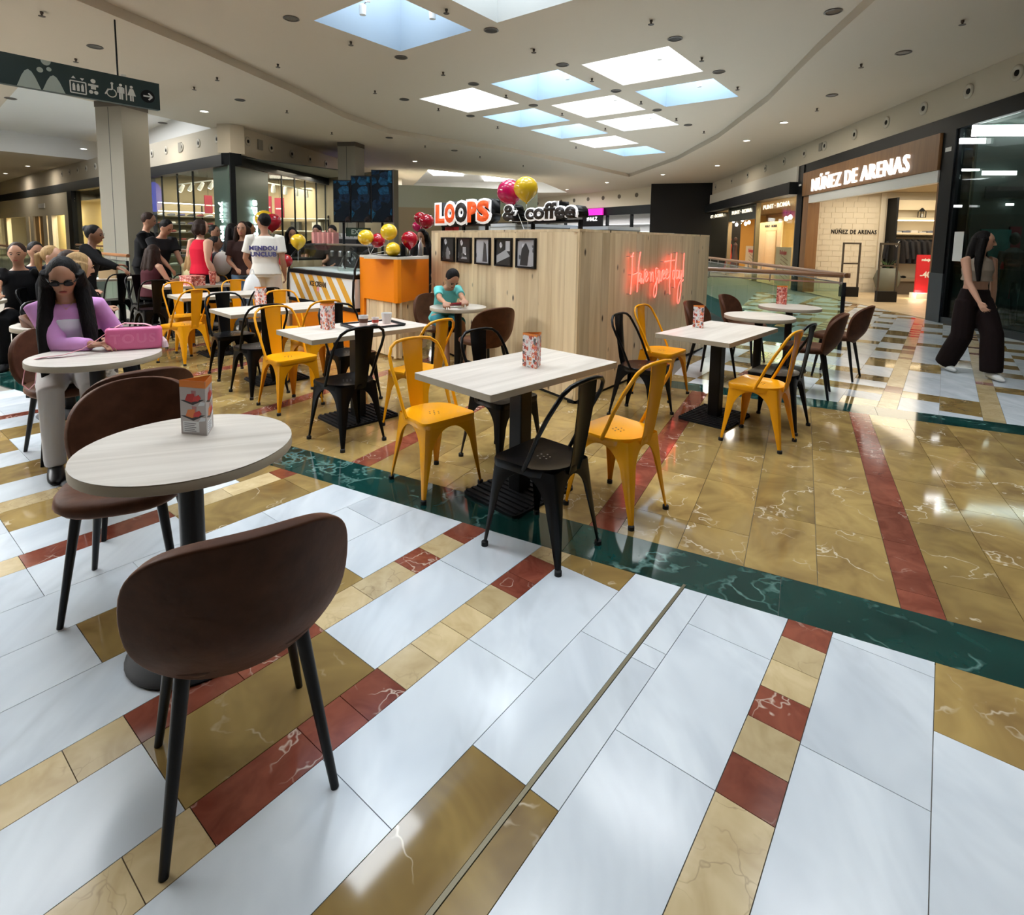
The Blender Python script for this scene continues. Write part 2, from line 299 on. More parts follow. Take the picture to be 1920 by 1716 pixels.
for q in (VOID_R, VOID_L):
    for i in range(4):
        a, b = q[i], q[(i + 1) % 4]; slab.quad((a.x, a.y, -.012), (b.x, b.y, -.012), (b.x, b.y, -.45), (a.x, a.y, -.45))
obj('slab_edge', slab, mat('slab_edge_green', (.02, .06, .055), .4), floor)
struct('floor_lower_level', MB().box(-34, 26, -5, 46, -4.6, -4.5), mat('pale_lower_floor', (.72, .78, .80), .3))
area('lower_level_fill', (6.0, 17, -1.2), 5, 10, 900, (.9, .97, 1)); area('lower_level_fill', (-12, 17, -1.2), 8, 3, 700, (.9, .97, 1))  # added fill lights below the slab, giving the voids their pale look
# --- marble tiles: white field on the 38 degree grid, gold field between the two straight green bands
GB = R(27.7); B1 = Vector((math.sin(GB), math.cos(GB))); A1 = Vector((math.cos(GB), -math.sin(GB)))     # b runs across the bands, a along them
F_IN, F_OUT, G0, G1 = 2.318, 2.615, 5.62, 5.92
def clip(poly, n, c):                                        # keep p.n <= c
    out = []
    for i in range(len(poly)):
        p, q = poly[i], poly[(i + 1) % len(poly)]; dp, dq = p.dot(n) - c, q.dot(n) - c
        if dp <= 0: out.append(p)
        if dp * dq < 0: out.append(p + (q - p) * (dp / (dp - dq)))
    return out
def inpoly(p, q):
    c = False
    for i in range(len(q)):
        a, b = q[i], q[i - 1]
        if (a.y > p.y) != (b.y > p.y) and p.x < (b.x - a.x) * (p.y - a.y) / (b.y - a.y) + a.x: c = not c
    return c
def parea(p): return abs(sum(p[i].x * p[i - 1].y - p[i - 1].x * p[i].y for i in range(len(p)))) / 2
TILES = []                                                    # (kind, polygon)
KINDM = {'W': ('white_marble_tile', M_W), 'G': ('gold_marble_tile', M_G), 'Y': ('cream_marble_tile', M_Y), 'R': ('red_marble_tile', M_R), 'N': ('green_marble_tile', M_GR)}
def tile(kind, poly, lo=None, hi=None):
    if poly and lo is not None: poly = clip(poly, -B1, -lo)
    if poly and hi is not None: poly = clip(poly, B1, hi)
    if len(poly) < 3 or parea(poly) < .0004: return
    c = sum(poly, Vector((0, 0))) / len(poly)
    if inpoly(c, VOID_R) or inpoly(c, VOID_L): return
    TILES.append((kind, poly))
def rect_uv(u0, u1, v0, v1):
    g = .0012
    return [Vector((UV(u, v).x, UV(u, v).y)) for u, v in ((u0 + g, v0 + g), (u1 - g, v0 + g), (u1 - g, v1 - g), (u0 + g, v1 - g))]
def rect_ab(a0, a1, b0, b1):
    g = .0012
    return [A1 * a + B1 * b for a, b in ((a0 + g, b0 + g), (a1 - g, b0 + g), (a1 - g, b1 - g), (a0 + g, b1 - g))]
V = [.20, .50, .80, 1.10, 1.40, 1.70, 2.00, 2.30]
STRIPS = [   # u0, u1, [(v0, v1, kind)...] of the near white field, read off the photograph
    (.38, .53, [(-.3, .2, 'Y'), (.2, .5, 'R'), (.5, 1.1, 'Y'), (1.1, 1.4, 'R'), (1.4, 2.6, 'Y')]), (.08, .38, [(-.4, .8, 'W'), (.8, 2.02, 'W'), (2.02, 2.6, 'G')]),
    (-.23, .08, [(-.4, .5, 'W'), (.5, 1.1, 'W'), (1.1, 1.71, 'W'), (1.71, 2.28, 'W'), (2.28, 2.6, 'W')]),
    (-.38, -.23, [(-.3, .65, 'Y'), (.65, 1.03, 'Y'), (1.03, 1.41, 'Y'), (1.41, 1.56, 'R'), (1.56, 1.72, 'Y'), (1.72, 1.87, 'R'), (1.87, 2.02, 'Y'), (2.02, 2.17, 'Y'), (2.17, 2.5, 'R')]),
    (-.68, -.38, [(-.4, .2, 'W'), (.2, .8, 'W'), (.8, 1.41, 'W'), (1.41, 2.01, 'W'), (2.01, 2.6, 'W')]),
    (-.772, -.68, [(-.2, .5, 'G'), (.5, 1.10, 'G'), (1.10, 1.71, 'W'), (1.71, 1.80, 'W'), (1.80, 2.5, 'W')]),
    (-.98, -.786, [(-.2, .5, 'G'), (.5, 1.10, 'G'), (1.10, 1.71, 'W'), (1.71, 2.5, 'W')]),
    (-1.28, -.98, [(-.4, .2, 'W'), (.2, .8, 'W'), (.8, 1.41, 'W'), (1.41, 2.02, 'W'), (2.02, 2.6, 'G')]),
    (-1.43, -1.28, [(-.3, .06, 'Y'), (.06, .36, 'Y'), (.36, .51, 'Y'), (.51, .81, 'R'), (.81, .96, 'R'), (.96, 1.11, 'R'), (1.11, 1.26, 'Y'), (1.26, 1.41, 'Y'), (1.41, 1.55, 'Y'), (1.55, 1.71, 'Y'), (1.71, 1.83, 'R'), (1.83, 2.0, 'R'), (2.0, 2.4, 'Y')]),
    (-1.73, -1.43, [(-.4, .1, 'W'), (.1, .5, 'W'), (.5, 1.1, 'G'), (1.1, 1.7, 'W'), (1.7, 2.4, 'W')]),
    (-1.88, -1.73, [(-.2, .05, 'Y'), (.05, .35, 'Y'), (.35, .5, 'Y'), (.5, .8, 'R'), (.8, 1.1, 'R'), (1.1, 1.33, 'Y'), (1.33, 1.56, 'Y'), (1.56, 1.71, 'R'), (1.71, 1.87, 'Y'), (1.87, 2.3, 'R')]),
    (-2.18, -1.88, [(-.4, .2, 'W'), (.2, .8, 'W'), (.8, 1.1, 'G'), (1.1, 1.39, 'G'), (1.39, 2.4, 'W')]),
    (-2.48, -2.18, [(-.3, .2, 'W'), (.2, .53, 'W'), (.53, 1.12, 'G'), (1.12, 1.73, 'W'), (1.73, 2.4, 'W')]),
    (-2.78, -2.48, [(-.3, .2, 'W'), (.2, .81, 'W'), (.81, 1.41, 'W'), (1.41, 2.3, 'W')]),
    (-3.08, -2.78, [(-.2, .5, 'W'), (.5, 1.1, 'W'), (1.1, 1.7, 'G'), (1.7, 2.3, 'G')]),
    (-3.23, -3.08, [(-.1, .2, 'Y'), (.2, .5, 'Y'), (.5, .8, 'R'), (.8, 1.1, 'R'), (1.1, 1.4, 'Y'), (1.4, 1.69, 'Y'), (1.69, 2.2, 'R')]),
    (-3.53, -3.23, [(-.1, .52, 'W'), (.52, 1.1, 'W'), (1.1, 1.51, 'W'), (1.51, 2.1, 'G')]),
    (-3.81, -3.53, [(-.1, .52, 'W'), (.52, 1.1, 'G'), (1.1, 2.1, 'W')]),
    (-3.96, -3.81, [(0, .5, 'Y'), (.5, .8, 'Y'), (.8, 1.1, 'Y'), (1.1, 2.0, 'R')]),
    (-4.25, -3.96, [(0, .83, 'W'), (.83, 1.4, 'W'), (1.4, 2.0, 'G')]), (-4.56, -4.25, [(0, .6, 'G'), (.6, 1.2, 'G'), (1.2, 1.9, 'W')]),
    (-4.86, -4.56, [(0, .2, 'W'), (.2, .8, 'W'), (.8, 1.9, 'W')]), (-5.16, -4.86, [(.1, .8, 'G'), (.8, 1.4, 'W'), (1.4, 1.9, 'W')]),
    (-5.46, -5.16, [(.2, .8, 'G'), (.8, 1.4, 'G'), (1.4, 1.8, 'W')]), (-5.76, -5.46, [(.2, .8, 'W'), (.8, 1.4, 'W'), (1.4, 1.8, 'G')]),
    (-5.88, -5.76, [(.3, .8, 'R'), (.8, 1.2, 'R'), (1.2, 1.8, 'Y')]), (-6.18, -5.88, [(.3, .9, 'W'), (.9, 1.8, 'W')]), (-6.48, -6.18, [(.3, .9, 'G'), (.9, 1.8, 'W')]),
    (-6.8, -6.48, [(.3, .9, 'W'), (.9, 1.8, 'W')])]
for u0, u1, seq in STRIPS:
    for v0, v1, k in seq: tile(k, rect_uv(u0, u1, v0, v1), None, F_IN)
rng = random.Random(11)                                       # the far white field beyond the second green band
u = -7.14; us = []; wseq = [.30, .30, .15, .30, .30, .15, .30]
us = [(-.69, -.39), (-.39, -.24), (-.24, .06), (.06, .36), (.36, .51), (.51, .81), (.81, 1.11), (1.11, 1.26), (1.26, 1.56), (1.56, 1.86), (1.86, 2.16), (2.16, 2.31), (2.31, 2.61)]
x = -.69
while x > -6.5:
    w_ = .15 if len(us) % 4 == 0 else .30; us.append((x - w_, x)); x -= w_
for u0, u1 in us:
    narrow = u1 - u0 < .2; v = 3.2 + rng.choice([0, .3]); k = 0
    while v < 17.5:
        if narrow: ln = rng.choice([.15, .15, .3]); kind = 'YRYYRY'[rng.randrange(6)] if k % 2 else 'Y'
        else: ln = rng.choice([.3, .6, .6]) if k % 2 == 0 else rng.choice([.3, .3, .6]); kind = 'W' if k % 2 == 0 else ('G' if rng.random() < .72 else 'W')
        tile(kind, clip(rect_uv(u0, u1, v, v + ln), -A1, 1.2), G1, None); v += ln; k += 1
reds = [.44, -.90, -2.55, -4.05, -5.7, -7.2]
a = 6.5; edges = []
for r0 in [3.4, 1.94] + reds + [-8.7]: edges.append((r0, r0 + .15, 'R'))
edges.sort(reverse=True); hi = 5.0; cols = []
for r0, r1, k in edges:
    n = max(1, round((hi - r1) / .30)); wd = (hi - r1) / n
    for i in range(n): cols.append((r1 + i * wd, r1 + (i + 1) * wd, 'G'))
    cols.append((r0, r1, 'R')); hi = r0
for i, (a0, a1_, k) in enumerate(cols):
    b = F_OUT - rng.choice([0, .3])
    while b < G0:
        ln = .45 if k == 'R' else .60; tile(k, rect_ab(a0, a1_, b, b + ln), F_OUT, G0); b += ln
    if k == 'G' and a1_ < -1.2:                               # the gold field runs on past the counter on the left
        b = G0
        while b < 8.6: tile('G', rect_ab(a0, a1_, b, b + .9)); b += .9
    elif k == 'R' and a1_ < -1.2: tile('R', rect_ab(a0, a1_, G0, 8.6))
a = -9.3
while a < 5.0:
    tile('N', rect_ab(a, a + .93, F_IN, F_OUT)); a += .93
a = -1.2
while a < 5.5:
    tile('N', rect_ab(a, a + .93, G0, G1)); a += .93
def pix(p):                                                   # rough apparent size of a tile: decides which tiles are single parts
    d = max(.4, (p.x ** 2 + p.y ** 2 + CAMH ** 2) ** .5); return d
groups = {}
for k, poly in TILES:
    c = sum(poly, Vector((0, 0))) / len(poly); inview = c.y > .25 and abs(c.x) < c.y * 1.0 + .4
    sc = parea(poly) * CAMH / pix(c) ** 3 if inview else 0
    groups.setdefault(k, []).append((sc, poly, c))
for k, lst in groups.items():
    lst.sort(key=lambda q: -q[0]); name, m = KINDM[k]; rest = MB(); lim = 0
    for sc, poly, c in lst:
        dz = 0
        if lim < (290 if k in 'WG' else 150) and sc * FPX * FPX > 90:
            mb = MB().prism([(p.x - c.x, p.y - c.y) for p in poly], -.010, dz); obj(name, mb, m, floor, (c.x, c.y, 0)); lim += 1
        else: rest.prism([(p.x, p.y) for p in poly], -.010, dz)
    if rest.f:
        o = obj(name + 's_beyond', rest, m, floor); o['kind'] = 'stuff'
ej = MB(); M_ = Matrix.Rotation(-GA, 4, 'Z'); ej.box(-.785, -.773, -.4, 2.24, -.010, .0015, M_)
obj('expansion_joint', ej, mat('brass_joint', (.16, .14, .09), .4, .6), floor)
# ================================================================== CEILING
VES = [(-7.6, -10), (-7.4, 0), (-6.8, 4), (-5.94, 7.81), (-5.43, 9.74), (-4.9, 12.3), (-4.5, 14.9), (-3.8, 17.0), (-2.5, 18.33), (-.69, 19.64), (2.06, 22.67), (5.6, 27.3),
       (6.22, 21.5), (6.12, 17.0), (5.58, 12.57), (4.94, 9.45), (4.6, 7.44), (4.6, 3), (4.6, 0), (4.7, -10)]
ceil = sempty('ceiling')
FAR = [(-3.9, 25.6), (-7.5, 39), (3.5, 36.5), (1.6, 30.5)]
LFT = [(-10.6, 12.2), (-20.5, 21.0), (-17.5, 25), (-8.9, 16.6)]
LF2 = [(-13.6, 1.2), (-13.6, 9.8), (-9.0, 9.8), (-9.0, 1.2)]      # second roof light over the walkway left of the frame
obj('ceiling_panel', holed([(-34, -11), (26, -11), (26, 46), (-34, 46)], [VES, FAR, LFT, LF2], CEIL, True), M_CEIL, ceil)
def uvp(u, v, z): p = UV(u, v); return (p.x, p.y)
wells = [[uvp(*q, 0) for q in ((u0, v0), (u1, v0), (u1, v1), (u0, v1))] for u0, u1, v0, v1 in SKY]
obj('raised_ceiling_panel', holed([(x * 1, y) for x, y in VES], wells, CEILC, True), M_CEIL, ceil)
st = MB()
for i in range(len(VES)):
    a, b = VES[i], VES[(i + 1) % len(VES)]; st.quad((*a, CEIL), (*b, CEIL), (*b, CEILC), (*a, CEILC))
obj('ceiling_step', st, M_CEIL, ceil)
for wi, q in enumerate(wells):                                              # deep white skylight wells, a steel frame and a spotlight in each
    mb = MB()
    for i in range(4): mb.quad((*q[i], CEILC), (*q[(i + 1) % 4], CEILC), (*q[(i + 1) % 4], CEILC + WELLD), (*q[i], CEILC + WELLD))
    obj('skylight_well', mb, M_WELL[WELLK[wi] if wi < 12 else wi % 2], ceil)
for pts, dz, nm in ((FAR, .7, 'far_ceiling_recess'), (LFT, .8, 'left_ceiling_recess'), (LF2, .8, 'left_ceiling_recess')):
    mb = holed(pts, [], CEIL + dz, True)
    for i in range(4): a, b = pts[i], pts[(i + 1) % 4]; mb.quad((*a, CEIL), (*b, CEIL), (*b, CEIL + dz), (*a, CEIL + dz))
    obj(nm, mb, M_WHT, ceil)
for (x, y) in ((-3.2, 29), (-.6, 28.6), (-3.9, 32.3), (-.5, 32.0), (-1.0, 35)):
    obj('roof_light_pane', MB().box(x - .9, x + .9, y - 1.2, y + 1.2, CEIL + .62, CEIL + .66), M_LAMPW, ceil)
area('far_roof_light', (-2, 31, CEIL + .55), 4, 6, 1100, (.95, .98, 1)); area('left_roof_light', (-14, 18.5, CEIL + .7), 8, 3, 170, (.97, .99, 1), (0, 0, R(138))); area('left_roof_light', (-11.3, 5.5, CEIL + .7), 4.2, 8, 2100, (.97, .99, 1))
# roof spots, sprinkler heads, downlights
def zc(p): return CEILC if inpoly(Vector((p.x, p.y)), [Vector(q) for q in VES]) else CEIL
def cpt(px, py):
    p = P(px, py, CEIL); return P(px, py, zc(p))
lit = [(383, 208), (258, 247), (157, 279), (52, 311), (10, 325), (1470, 229), (1400, 263), (778, 302), (1063, 355), (1138, 342), (1243, 327), (1345, 310)]
def downlight(px, py, on):
    p = cpt(px, py); t = thing('ceiling_downlight', 'glowing round downlight recessed in the beige ceiling' if on else 'unlit round downlight recessed in the beige ceiling', 'downlight', p, 0, 'lit downlights' if on else 'unlit downlights')
    obj('trim_ring', MB().lathe([(.11, 0), (.12, -.012), (.095, -.02), (.085, -.005)], 16), M_WHT if on else mat('downlight_grey', (.12, .11, .10), .5), t)
    obj('lens', MB().lathe([(.085, -.004), (.085, -.010)], 16), M_LAMP if on else mat('dark_lens', (.05, .045, .04), .3), t)
for q in lit:
    downlight(*q, True); a_ = area('downlight_beam', cpt(*q) - Vector((0, 0, .03)), .16, .16, 26, (1, .9, .74))
for q in [(546, 34), (178, 87), (921, 56), (1562, 21), (1694, 98), (1266, 72), (1348, 134), (1055, 121), (888, 157), (752, 107), (1560, 178), (450, 187), (1155, 170), (1232, 206), (758, 186), (882, 217), (1290, 234), (730, 258), (20, 184), (852, 282), (305, 230), (1000, 197)]: downlight(*q, False)
sprk = None
for q in [(78, 22), (837, 17), (1221, 38), (658, 78), (1001, 92), (521, 120), (407, 145), (703, 170), (831, 135), (1316, 108), (1110, 147), (949, 178), (1383, 163), (1202, 190), (142, 110), (538, 207), (1054, 212), (1135, 240), (822, 203), (933, 237), (622, 248), (797, 273), (900, 293), (981, 310), (1268, 222), (1320, 246), (1532, 203), (1805, 38), (1615, 120), (1080, 275), (364, 163)]:
    p = cpt(*q)
    if sprk is None:
        sprk = tag(obj('sprinkler_head', MB().lathe([(.022, 0), (.02, -.03), (.012, -.035), (.012, -.055), (.045, -.06), (.04, -.066)], 10), mat('sprinkler_metal', (.06, .045, .035), .4), None, p), 'small dark sprinkler head hanging from the ceiling', 'sprinkler', 'ceiling sprinkler heads')
    else:
        o = sprk.copy(); COL.objects.link(o); o.location = p
spotl = None
for q in [(680, 18), (811, 26), (1237, 104), (1064, 142), (1312, 156), (1154, 182), (1220, 217)]:
    p = P(*q, CEILC + .28)
    t = thing('skylight_spotlight', 'small white spotlight fixed inside a bright skylight well', 'spotlight', p, 0, 'spotlights in the skylight wells')
    obj('spot_can', MB().lathe([(.05, -.08), (.06, .06), (.03, .08)], 12), M_WHT, t); obj('spot_bracket', MB().loft([(0, 0, .06), (.05, 0, .12), (.12, 0, .12)], .012, 6), M_STEEL, t)
# ================================================================== COLUMNS
def column(px0, px1, ytop, label):
    d = (CEIL - CAMH) * FPX / (450 + .0153 * ((px0 + px1) / 2 - 960) - ytop); a = D(px0, 450, d).x; b = D(px1, 450, d).x; w_ = (b - a) * .82
    t = thing('square_column', label, 'column', ((a + b) / 2, d + w_ / 2, 0), R(-12))
    obj('shaft', MB().box(-w_ / 2, w_ / 2, -w_ / 2, w_ / 2, -4.5, CEIL - .14), mat('column_cream', (.25, .23, .19), .5), t); obj('capital_band', MB().box(-w_ / 2 - .01, w_ / 2 + .01, -w_ / 2 - .01, w_ / 2 + .01, CEIL - .14, CEIL - .005), mat('column_band', (.10, .085, .07), .5), t)
    sm = MB(); sm.box(-.006, .006, -w_ / 2 - .003, -w_ / 2 + .01, -4.4, CEIL - .15); obj('panel_joint', sm, M_DGREY, t)
    return t
column(187, 257, 197, 'square cream column standing beyond the hanging washroom sign'); column(634, 677, 271, 'square cream column rising behind the hanging menu screens')
# ================================================================== RIGHT-HAND SHOP FRONTS
PR = Plane((8.355, 10.986), 6.3)
def lbox(pl, name, t0, t1, y0, y1, z0, z1, m, parent=None, st=True):
    c = pl.pt((t0 + t1) / 2, 0, (y0 + y1) / 2); mb = MB().box(-(t1 - t0) / 2, (t1 - t0) / 2, -(y1 - y0) / 2, (y1 - y0) / 2, z0, z1)
    o = obj(name, mb, m, None, c, pl.rz)
    if parent: setpar(o, parent)
    elif st: o['kind'] = 'structure'
    return o
def setpar(o, p):
    M = Matrix.Translation(p.location) @ Euler(p.rotation_euler).to_matrix().to_4x4()
    L = M.inverted() @ (Matrix.Translation(o.location) @ Euler(o.rotation_euler).to_matrix().to_4x4()); o.parent = p; o.location = L.to_translation(); o.rotation_euler = L.to_euler(); return o
wr = sempty('wall_right', PR.pt(0), PR.rz)
lbox(PR, 'bulkhead', -24, 19.5, -.5, 0, 3.95, CEIL - .002, M_WALLB, wr)
lbox(PR, 'header_beam', -24, 6.85, -.3, .02, 3.67, 3.948, M_DARK, wr); lbox(PR, 'door_pillar', -.36, .0, -.3, .03, 0, 3.668, M_DARK, wr); lbox(PR, 'pillar_plinth', -.38, .02, -.3, .04, 0, .95, mat('slate_grey', (.035, .045, .055), .5), wr)
lbox(PR, 'end_pillar', 6.55, 6.95, -.3, .05, 0, 3.94, M_DARK, wr); lbox(PR, 'white_fascia', 6.97, 20.6, -.2, .10, 3.45, 3.945, mat('fascia_white', (.72, .69, .62), .6), wr)
lbox(PR, 'dark_fascia', 6.97, 20.6, -.2, .3, 3.06, 3.448, M_DARK, wr)
lbox(PR, 'number_plate', -.27, -.1, .02, .035, 3.28, 3.36, M_WHT, wr); lbox(PR, 'number_plate', 6.68, 6.85, .05, .06, 3.30, 3.36, M_WHT, wr)
lbox(PR, 'notice_sheet', -.75, -.5, -.03, -.024, 1.2, 1.75, M_WHT, wr)
ORD = ['first', 'second', 'third', 'fourth', 'fifth', 'sixth', 'seventh', 'eighth', 'ninth', 'tenth', 'eleventh', 'twelfth', 'thirteenth', 'fourteenth', 'fifteenth', 'sixteenth', 'seventeenth', 'eighteenth', 'nineteenth', 'twentieth']; NI = 0
noz = None
for q in [(1916, 62), (1818, 160), (1733, 195), (1663, 224), (1603, 247), (1547, 268), (1509, 280), (1471, 293), (1436, 304), (1403, 314), (1373, 323), (1343, 331)]:
    t, z = PR.at(*q); z = 4.30
    if noz is None:
        noz = thing('air_nozzle', 'first round air nozzle from the right edge above the right shop fronts', 'air vent', PR.pt(t, z, .0), PR.rz, 'air nozzles above the right shop fronts')
        RX = Matrix.Rotation(-PI / 2, 4, 'X')
        o = obj('nozzle_ring', evalmesh(MB().lathe([(.13, 0), (.135, .015), (.10, .03), (.06, .018), (.05, .004)], 20), []), mat('nozzle_white', (.62, .58, .50), .6), noz); o.rotation_euler = (-PI / 2, 0, 0)
        o = obj('nozzle_bore', MB().lathe([(.05, .006), (.05, .02)], 16), M_BLKM, noz); o.rotation_euler = (-PI / 2, 0, 0)
    else: NI += 1; dup(noz, PR.pt(t, z, 0), PR.rz, '%s round air nozzle from the right edge above the right shop fronts' % ORD[NI])
t, z = PR.at(1540, 270); tag(lbox(PR, 'smoke_vent_box', t - .1, t + .1, 0, .03, 4.2, 4.42, mat('vent_grey', (.3, .28, .24), .6), None, False), 'small grey rectangular vent box between the right wall air nozzles', 'vent')
# --- shop with the walnut fascia
sh = sempty('trim_1', PR.pt(0), PR.rz)
lbox(PR, 'walnut_signboard', .02, 6.5, -.02, .08, 2.96, 3.665, M_WALNUT, sh); lbox(PR, 'roller_shutter_box', .03, 6.05, -.1, .05, 2.72, 2.955, mat('shutter_white', (.82, .82, .80), .4), sh)
lbox(PR, 'wood_jamb', 6.1, 6.5, -.3, .03, 0, 2.955, M_WALNUT, sh); lbox(PR, 'wood_jamb', .02, .10, -.3, .0, 0, 2.715, M_WALNUT, sh)
def lettering(pl, body, t0, t1, zc_, m, y, depth, bold=.0, parent=None, name='lettering', size=None, lead=None, spacing=1.0, rot=0):
    me = textmesh(body, 1, 0, bold, 'CENTER', spacing); xs = [v.co.x for v in me.vertices]; ys = [v.co.y for v in me.vertices]; w_ = max(xs) - min(xs); h_ = max(ys) - min(ys); cx, cy = (max(xs) + min(xs)) / 2, (max(ys) + min(ys)) / 2
    bm = bmesh.new(); bm.from_mesh(me)
    L_ = abs(t1 - t0); sx = L_ / w_; sy = size / h_ if size else sx
    if rot: sx, sy = sy, sx
    for v in bm.verts: v.co = Vector(((v.co.x - cx) * sx, (v.co.y - cy) * sy, 0))
    ex = bmesh.ops.extrude_face_region(bm, geom=bm.faces[:]); bmesh.ops.translate(bm, vec=(0, 0, depth), verts=[v for v in ex['geom'] if isinstance(v, bmesh.types.BMVert)])
    bmesh.ops.recalc_face_normals(bm, faces=bm.faces); me2 = bpy.data.meshes.new(name); bm.to_mesh(me2); bm.free()
    # text x must run from left to right as seen from the +n side: that is the -w direction when n points left of w
    o = obj(name, me2, m); c = pl.pt((t0 + t1) / 2, zc_, y); X = -pl.w; Y = Vector((0, 0, 1)); Z = pl.n
    if rot: X, Y = Vector((0, 0, -1)), -pl.w
    o.matrix_world = Matrix.Translation(c) @ Matrix((X, Y, Z)).transposed().to_4x4(); o.location = c; o.rotation_euler = Matrix((X, Y, Z)).transposed().to_euler()
    if parent: setpar(o, parent)
    return o
lettering(PR, 'NÚÑEZ DE ARENAS', .92, 5.72, 3.27, mat('lit_letter_white', (1, 1, 1), .4, emit=(1, .97, .9), es=1.5), .085, .05, .004, sh, 'signboard_letters', .46, spacing=1.15)
# interior
IN = mat('shop_cream_wall', (.70, .63, .50), .7); D0 = -4.4; SW = Plane(PR.pt(6.6).xy, -83.7)
si = sempty('wall_shop_interior', PR.pt(0), PR.rz)
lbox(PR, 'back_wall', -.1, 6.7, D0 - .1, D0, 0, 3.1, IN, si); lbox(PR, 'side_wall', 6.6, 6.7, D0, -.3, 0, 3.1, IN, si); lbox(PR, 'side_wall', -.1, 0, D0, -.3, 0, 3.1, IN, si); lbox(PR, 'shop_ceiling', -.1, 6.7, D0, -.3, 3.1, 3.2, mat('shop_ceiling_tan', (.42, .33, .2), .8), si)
for i in range(16):
    tt = .0 + i * .41; lbox(PR, 'oak_floorboard', tt + .002, tt + .408, D0, -.02, .0, .012, M_OAK, si)
for r in range(17):                                           # painted brick courses of the wall facing the entrance
    for c_ in range(6): lbox(SW, 'brick', -2.25 + c_ * .32 + (r % 2) * .1, -1.94 + c_ * .32 + (r % 2) * .1, 0, .010, .10 + r * .17, .26 + r * .17, mat('brick_cream', (.74, .67, .54), .75), si)
lettering(SW, 'NÚÑEZ DE ARENAS', -2.23, -.90, 1.90, M_BLKM, .012, .015, .015, si, 'wall_letters', .16, spacing=1.15)
lbox(SW, 'wall_pilaster', -2.42, -2.28, 0, .06, 0, 3.09, mat('pilaster_cream', (.74, .68, .56), .7), si)
area('shop_lamp', PR.pt(3.6, 3.02, -2.3), 5, 3.4, 150, (1, .88, .68), (0, 0, PR.rz))
def gate(t, y, label):
    g = thing('security_gate', label, 'security gate', PR.pt(t, .012, y), SW.rz)
    mb = MB()
    for s_ in (-.22, .22): mb.box(s_ - .02, s_ + .02, -.02, .02, .28, 1.52)
    mb.box(-.24, .24, -.02, .02, 1.48, 1.53); mb.box(-.2, .2, -.015, .015, .92, .96); obj('frame', mb, mat('gate_bronze', (.10, .085, .07), .4, .5), g); obj('foot', MB().box(-.24, .24, -.06, .06, 0, .28), M_BLK, g)
gate(4.76, -.69, 'grey anti-theft gate at the shop entrance, nearer the walnut jamb'); gate(3.46, -1.0, 'grey anti-theft gate at the shop entrance beside the big pot')
p = thing('plant_pot', 'large round grey-green clay pot on the oak shop floor', 'pot', PR.pt(6.15, .012, -2.42)); obj('pot_body', MB().lathe([(.14, 0), (.29, .2), (.36, .45), (.28, .70), (.19, .78), (.17, .77)], 24), mat('pot_clay', (.16, .17, .14), .8), p, smooth=50)
lf = MB()
for i in range(14):
    a = i * 2.4; lf.loft([(0, 0, .74), (.1 * math.cos(a), .1 * math.sin(a), .9), (.2 * math.cos(a), .2 * math.sin(a), .98 + .03 * (i % 3))], [(.012, .006), (.03, .006), (.004, .002)], 6)
obj('leaves', lf, mat('leaf_green', (.06, .12, .04), .6), p)
UX = -3.25; un = thing('shelf_unit', 'pale wooden wall shelving above the rack of dark jackets', 'shelf', SW.pt(UX, .012, .01), SW.rz)
for z in (1.80, 2.25): obj('shelf_board', MB().box(-.85, .72, 0, .42, z, z + .06), mat('shelf_pale', (.72, .62, .45), .5), un)
obj('top_panel', MB().box(-.85, .72, 0, .2, 2.55, 2.85), mat('shelf_pale2', (.74, .64, .46), .5), un); obj('upright', MB().box(.70, .76, 0, .5, .1, 2.9), M_BLKM, un); obj('hanging_rail', MB().loft([(-.85, .25, 1.74), (.7, .25, 1.74)], .015, 8), M_BLKM, un)
obj('shelf_lamp_strip', MB().box(-.8, .68, .36, .40, 2.21, 2.24), mat('warm_strip', (1, 1, 1), .5, emit=(1, .8, .5), es=5), un)
ln = thing('lantern', 'small black lantern on the upper pale shelf', 'lantern', SW.pt(-3.36, 2.3225, .25), SW.rz); mb = MB()
for a in (-1, 1):
    for b in (-1, 1): mb.box(a * .07 - .008, a * .07 + .008, b * .07 - .008, b * .07 + .008, 0, .2)
mb.box(-.08, .08, -.08, .08, 0, .02).lathe([(.10, .2), (.05, .27), (.02, .3)], 4); obj('cage', mb, M_BLKM, ln); obj('candle', MB().lathe([(.025, .02), (.025, .12), (.01, .13)], 10), M_WHT, ln)
for i in range(6):
    tag(obj('folded_shirt', MB().prism(rrect_(.1, .14, .02), 0, .035 + .02 * (i % 3)), mat('shirt_%d' % (i % 3), [(.5, .52, .55), (.12, .14, .2), (.6, .58, .55)][i % 3], .8), None, SW.pt(-2.68 - i * .23, 1.8725, .22), SW.rz), '%s small folded shirt from the left on the lower pale shelf' % ORD[i], 'shirt', 'folded shirts on the lower shelf')
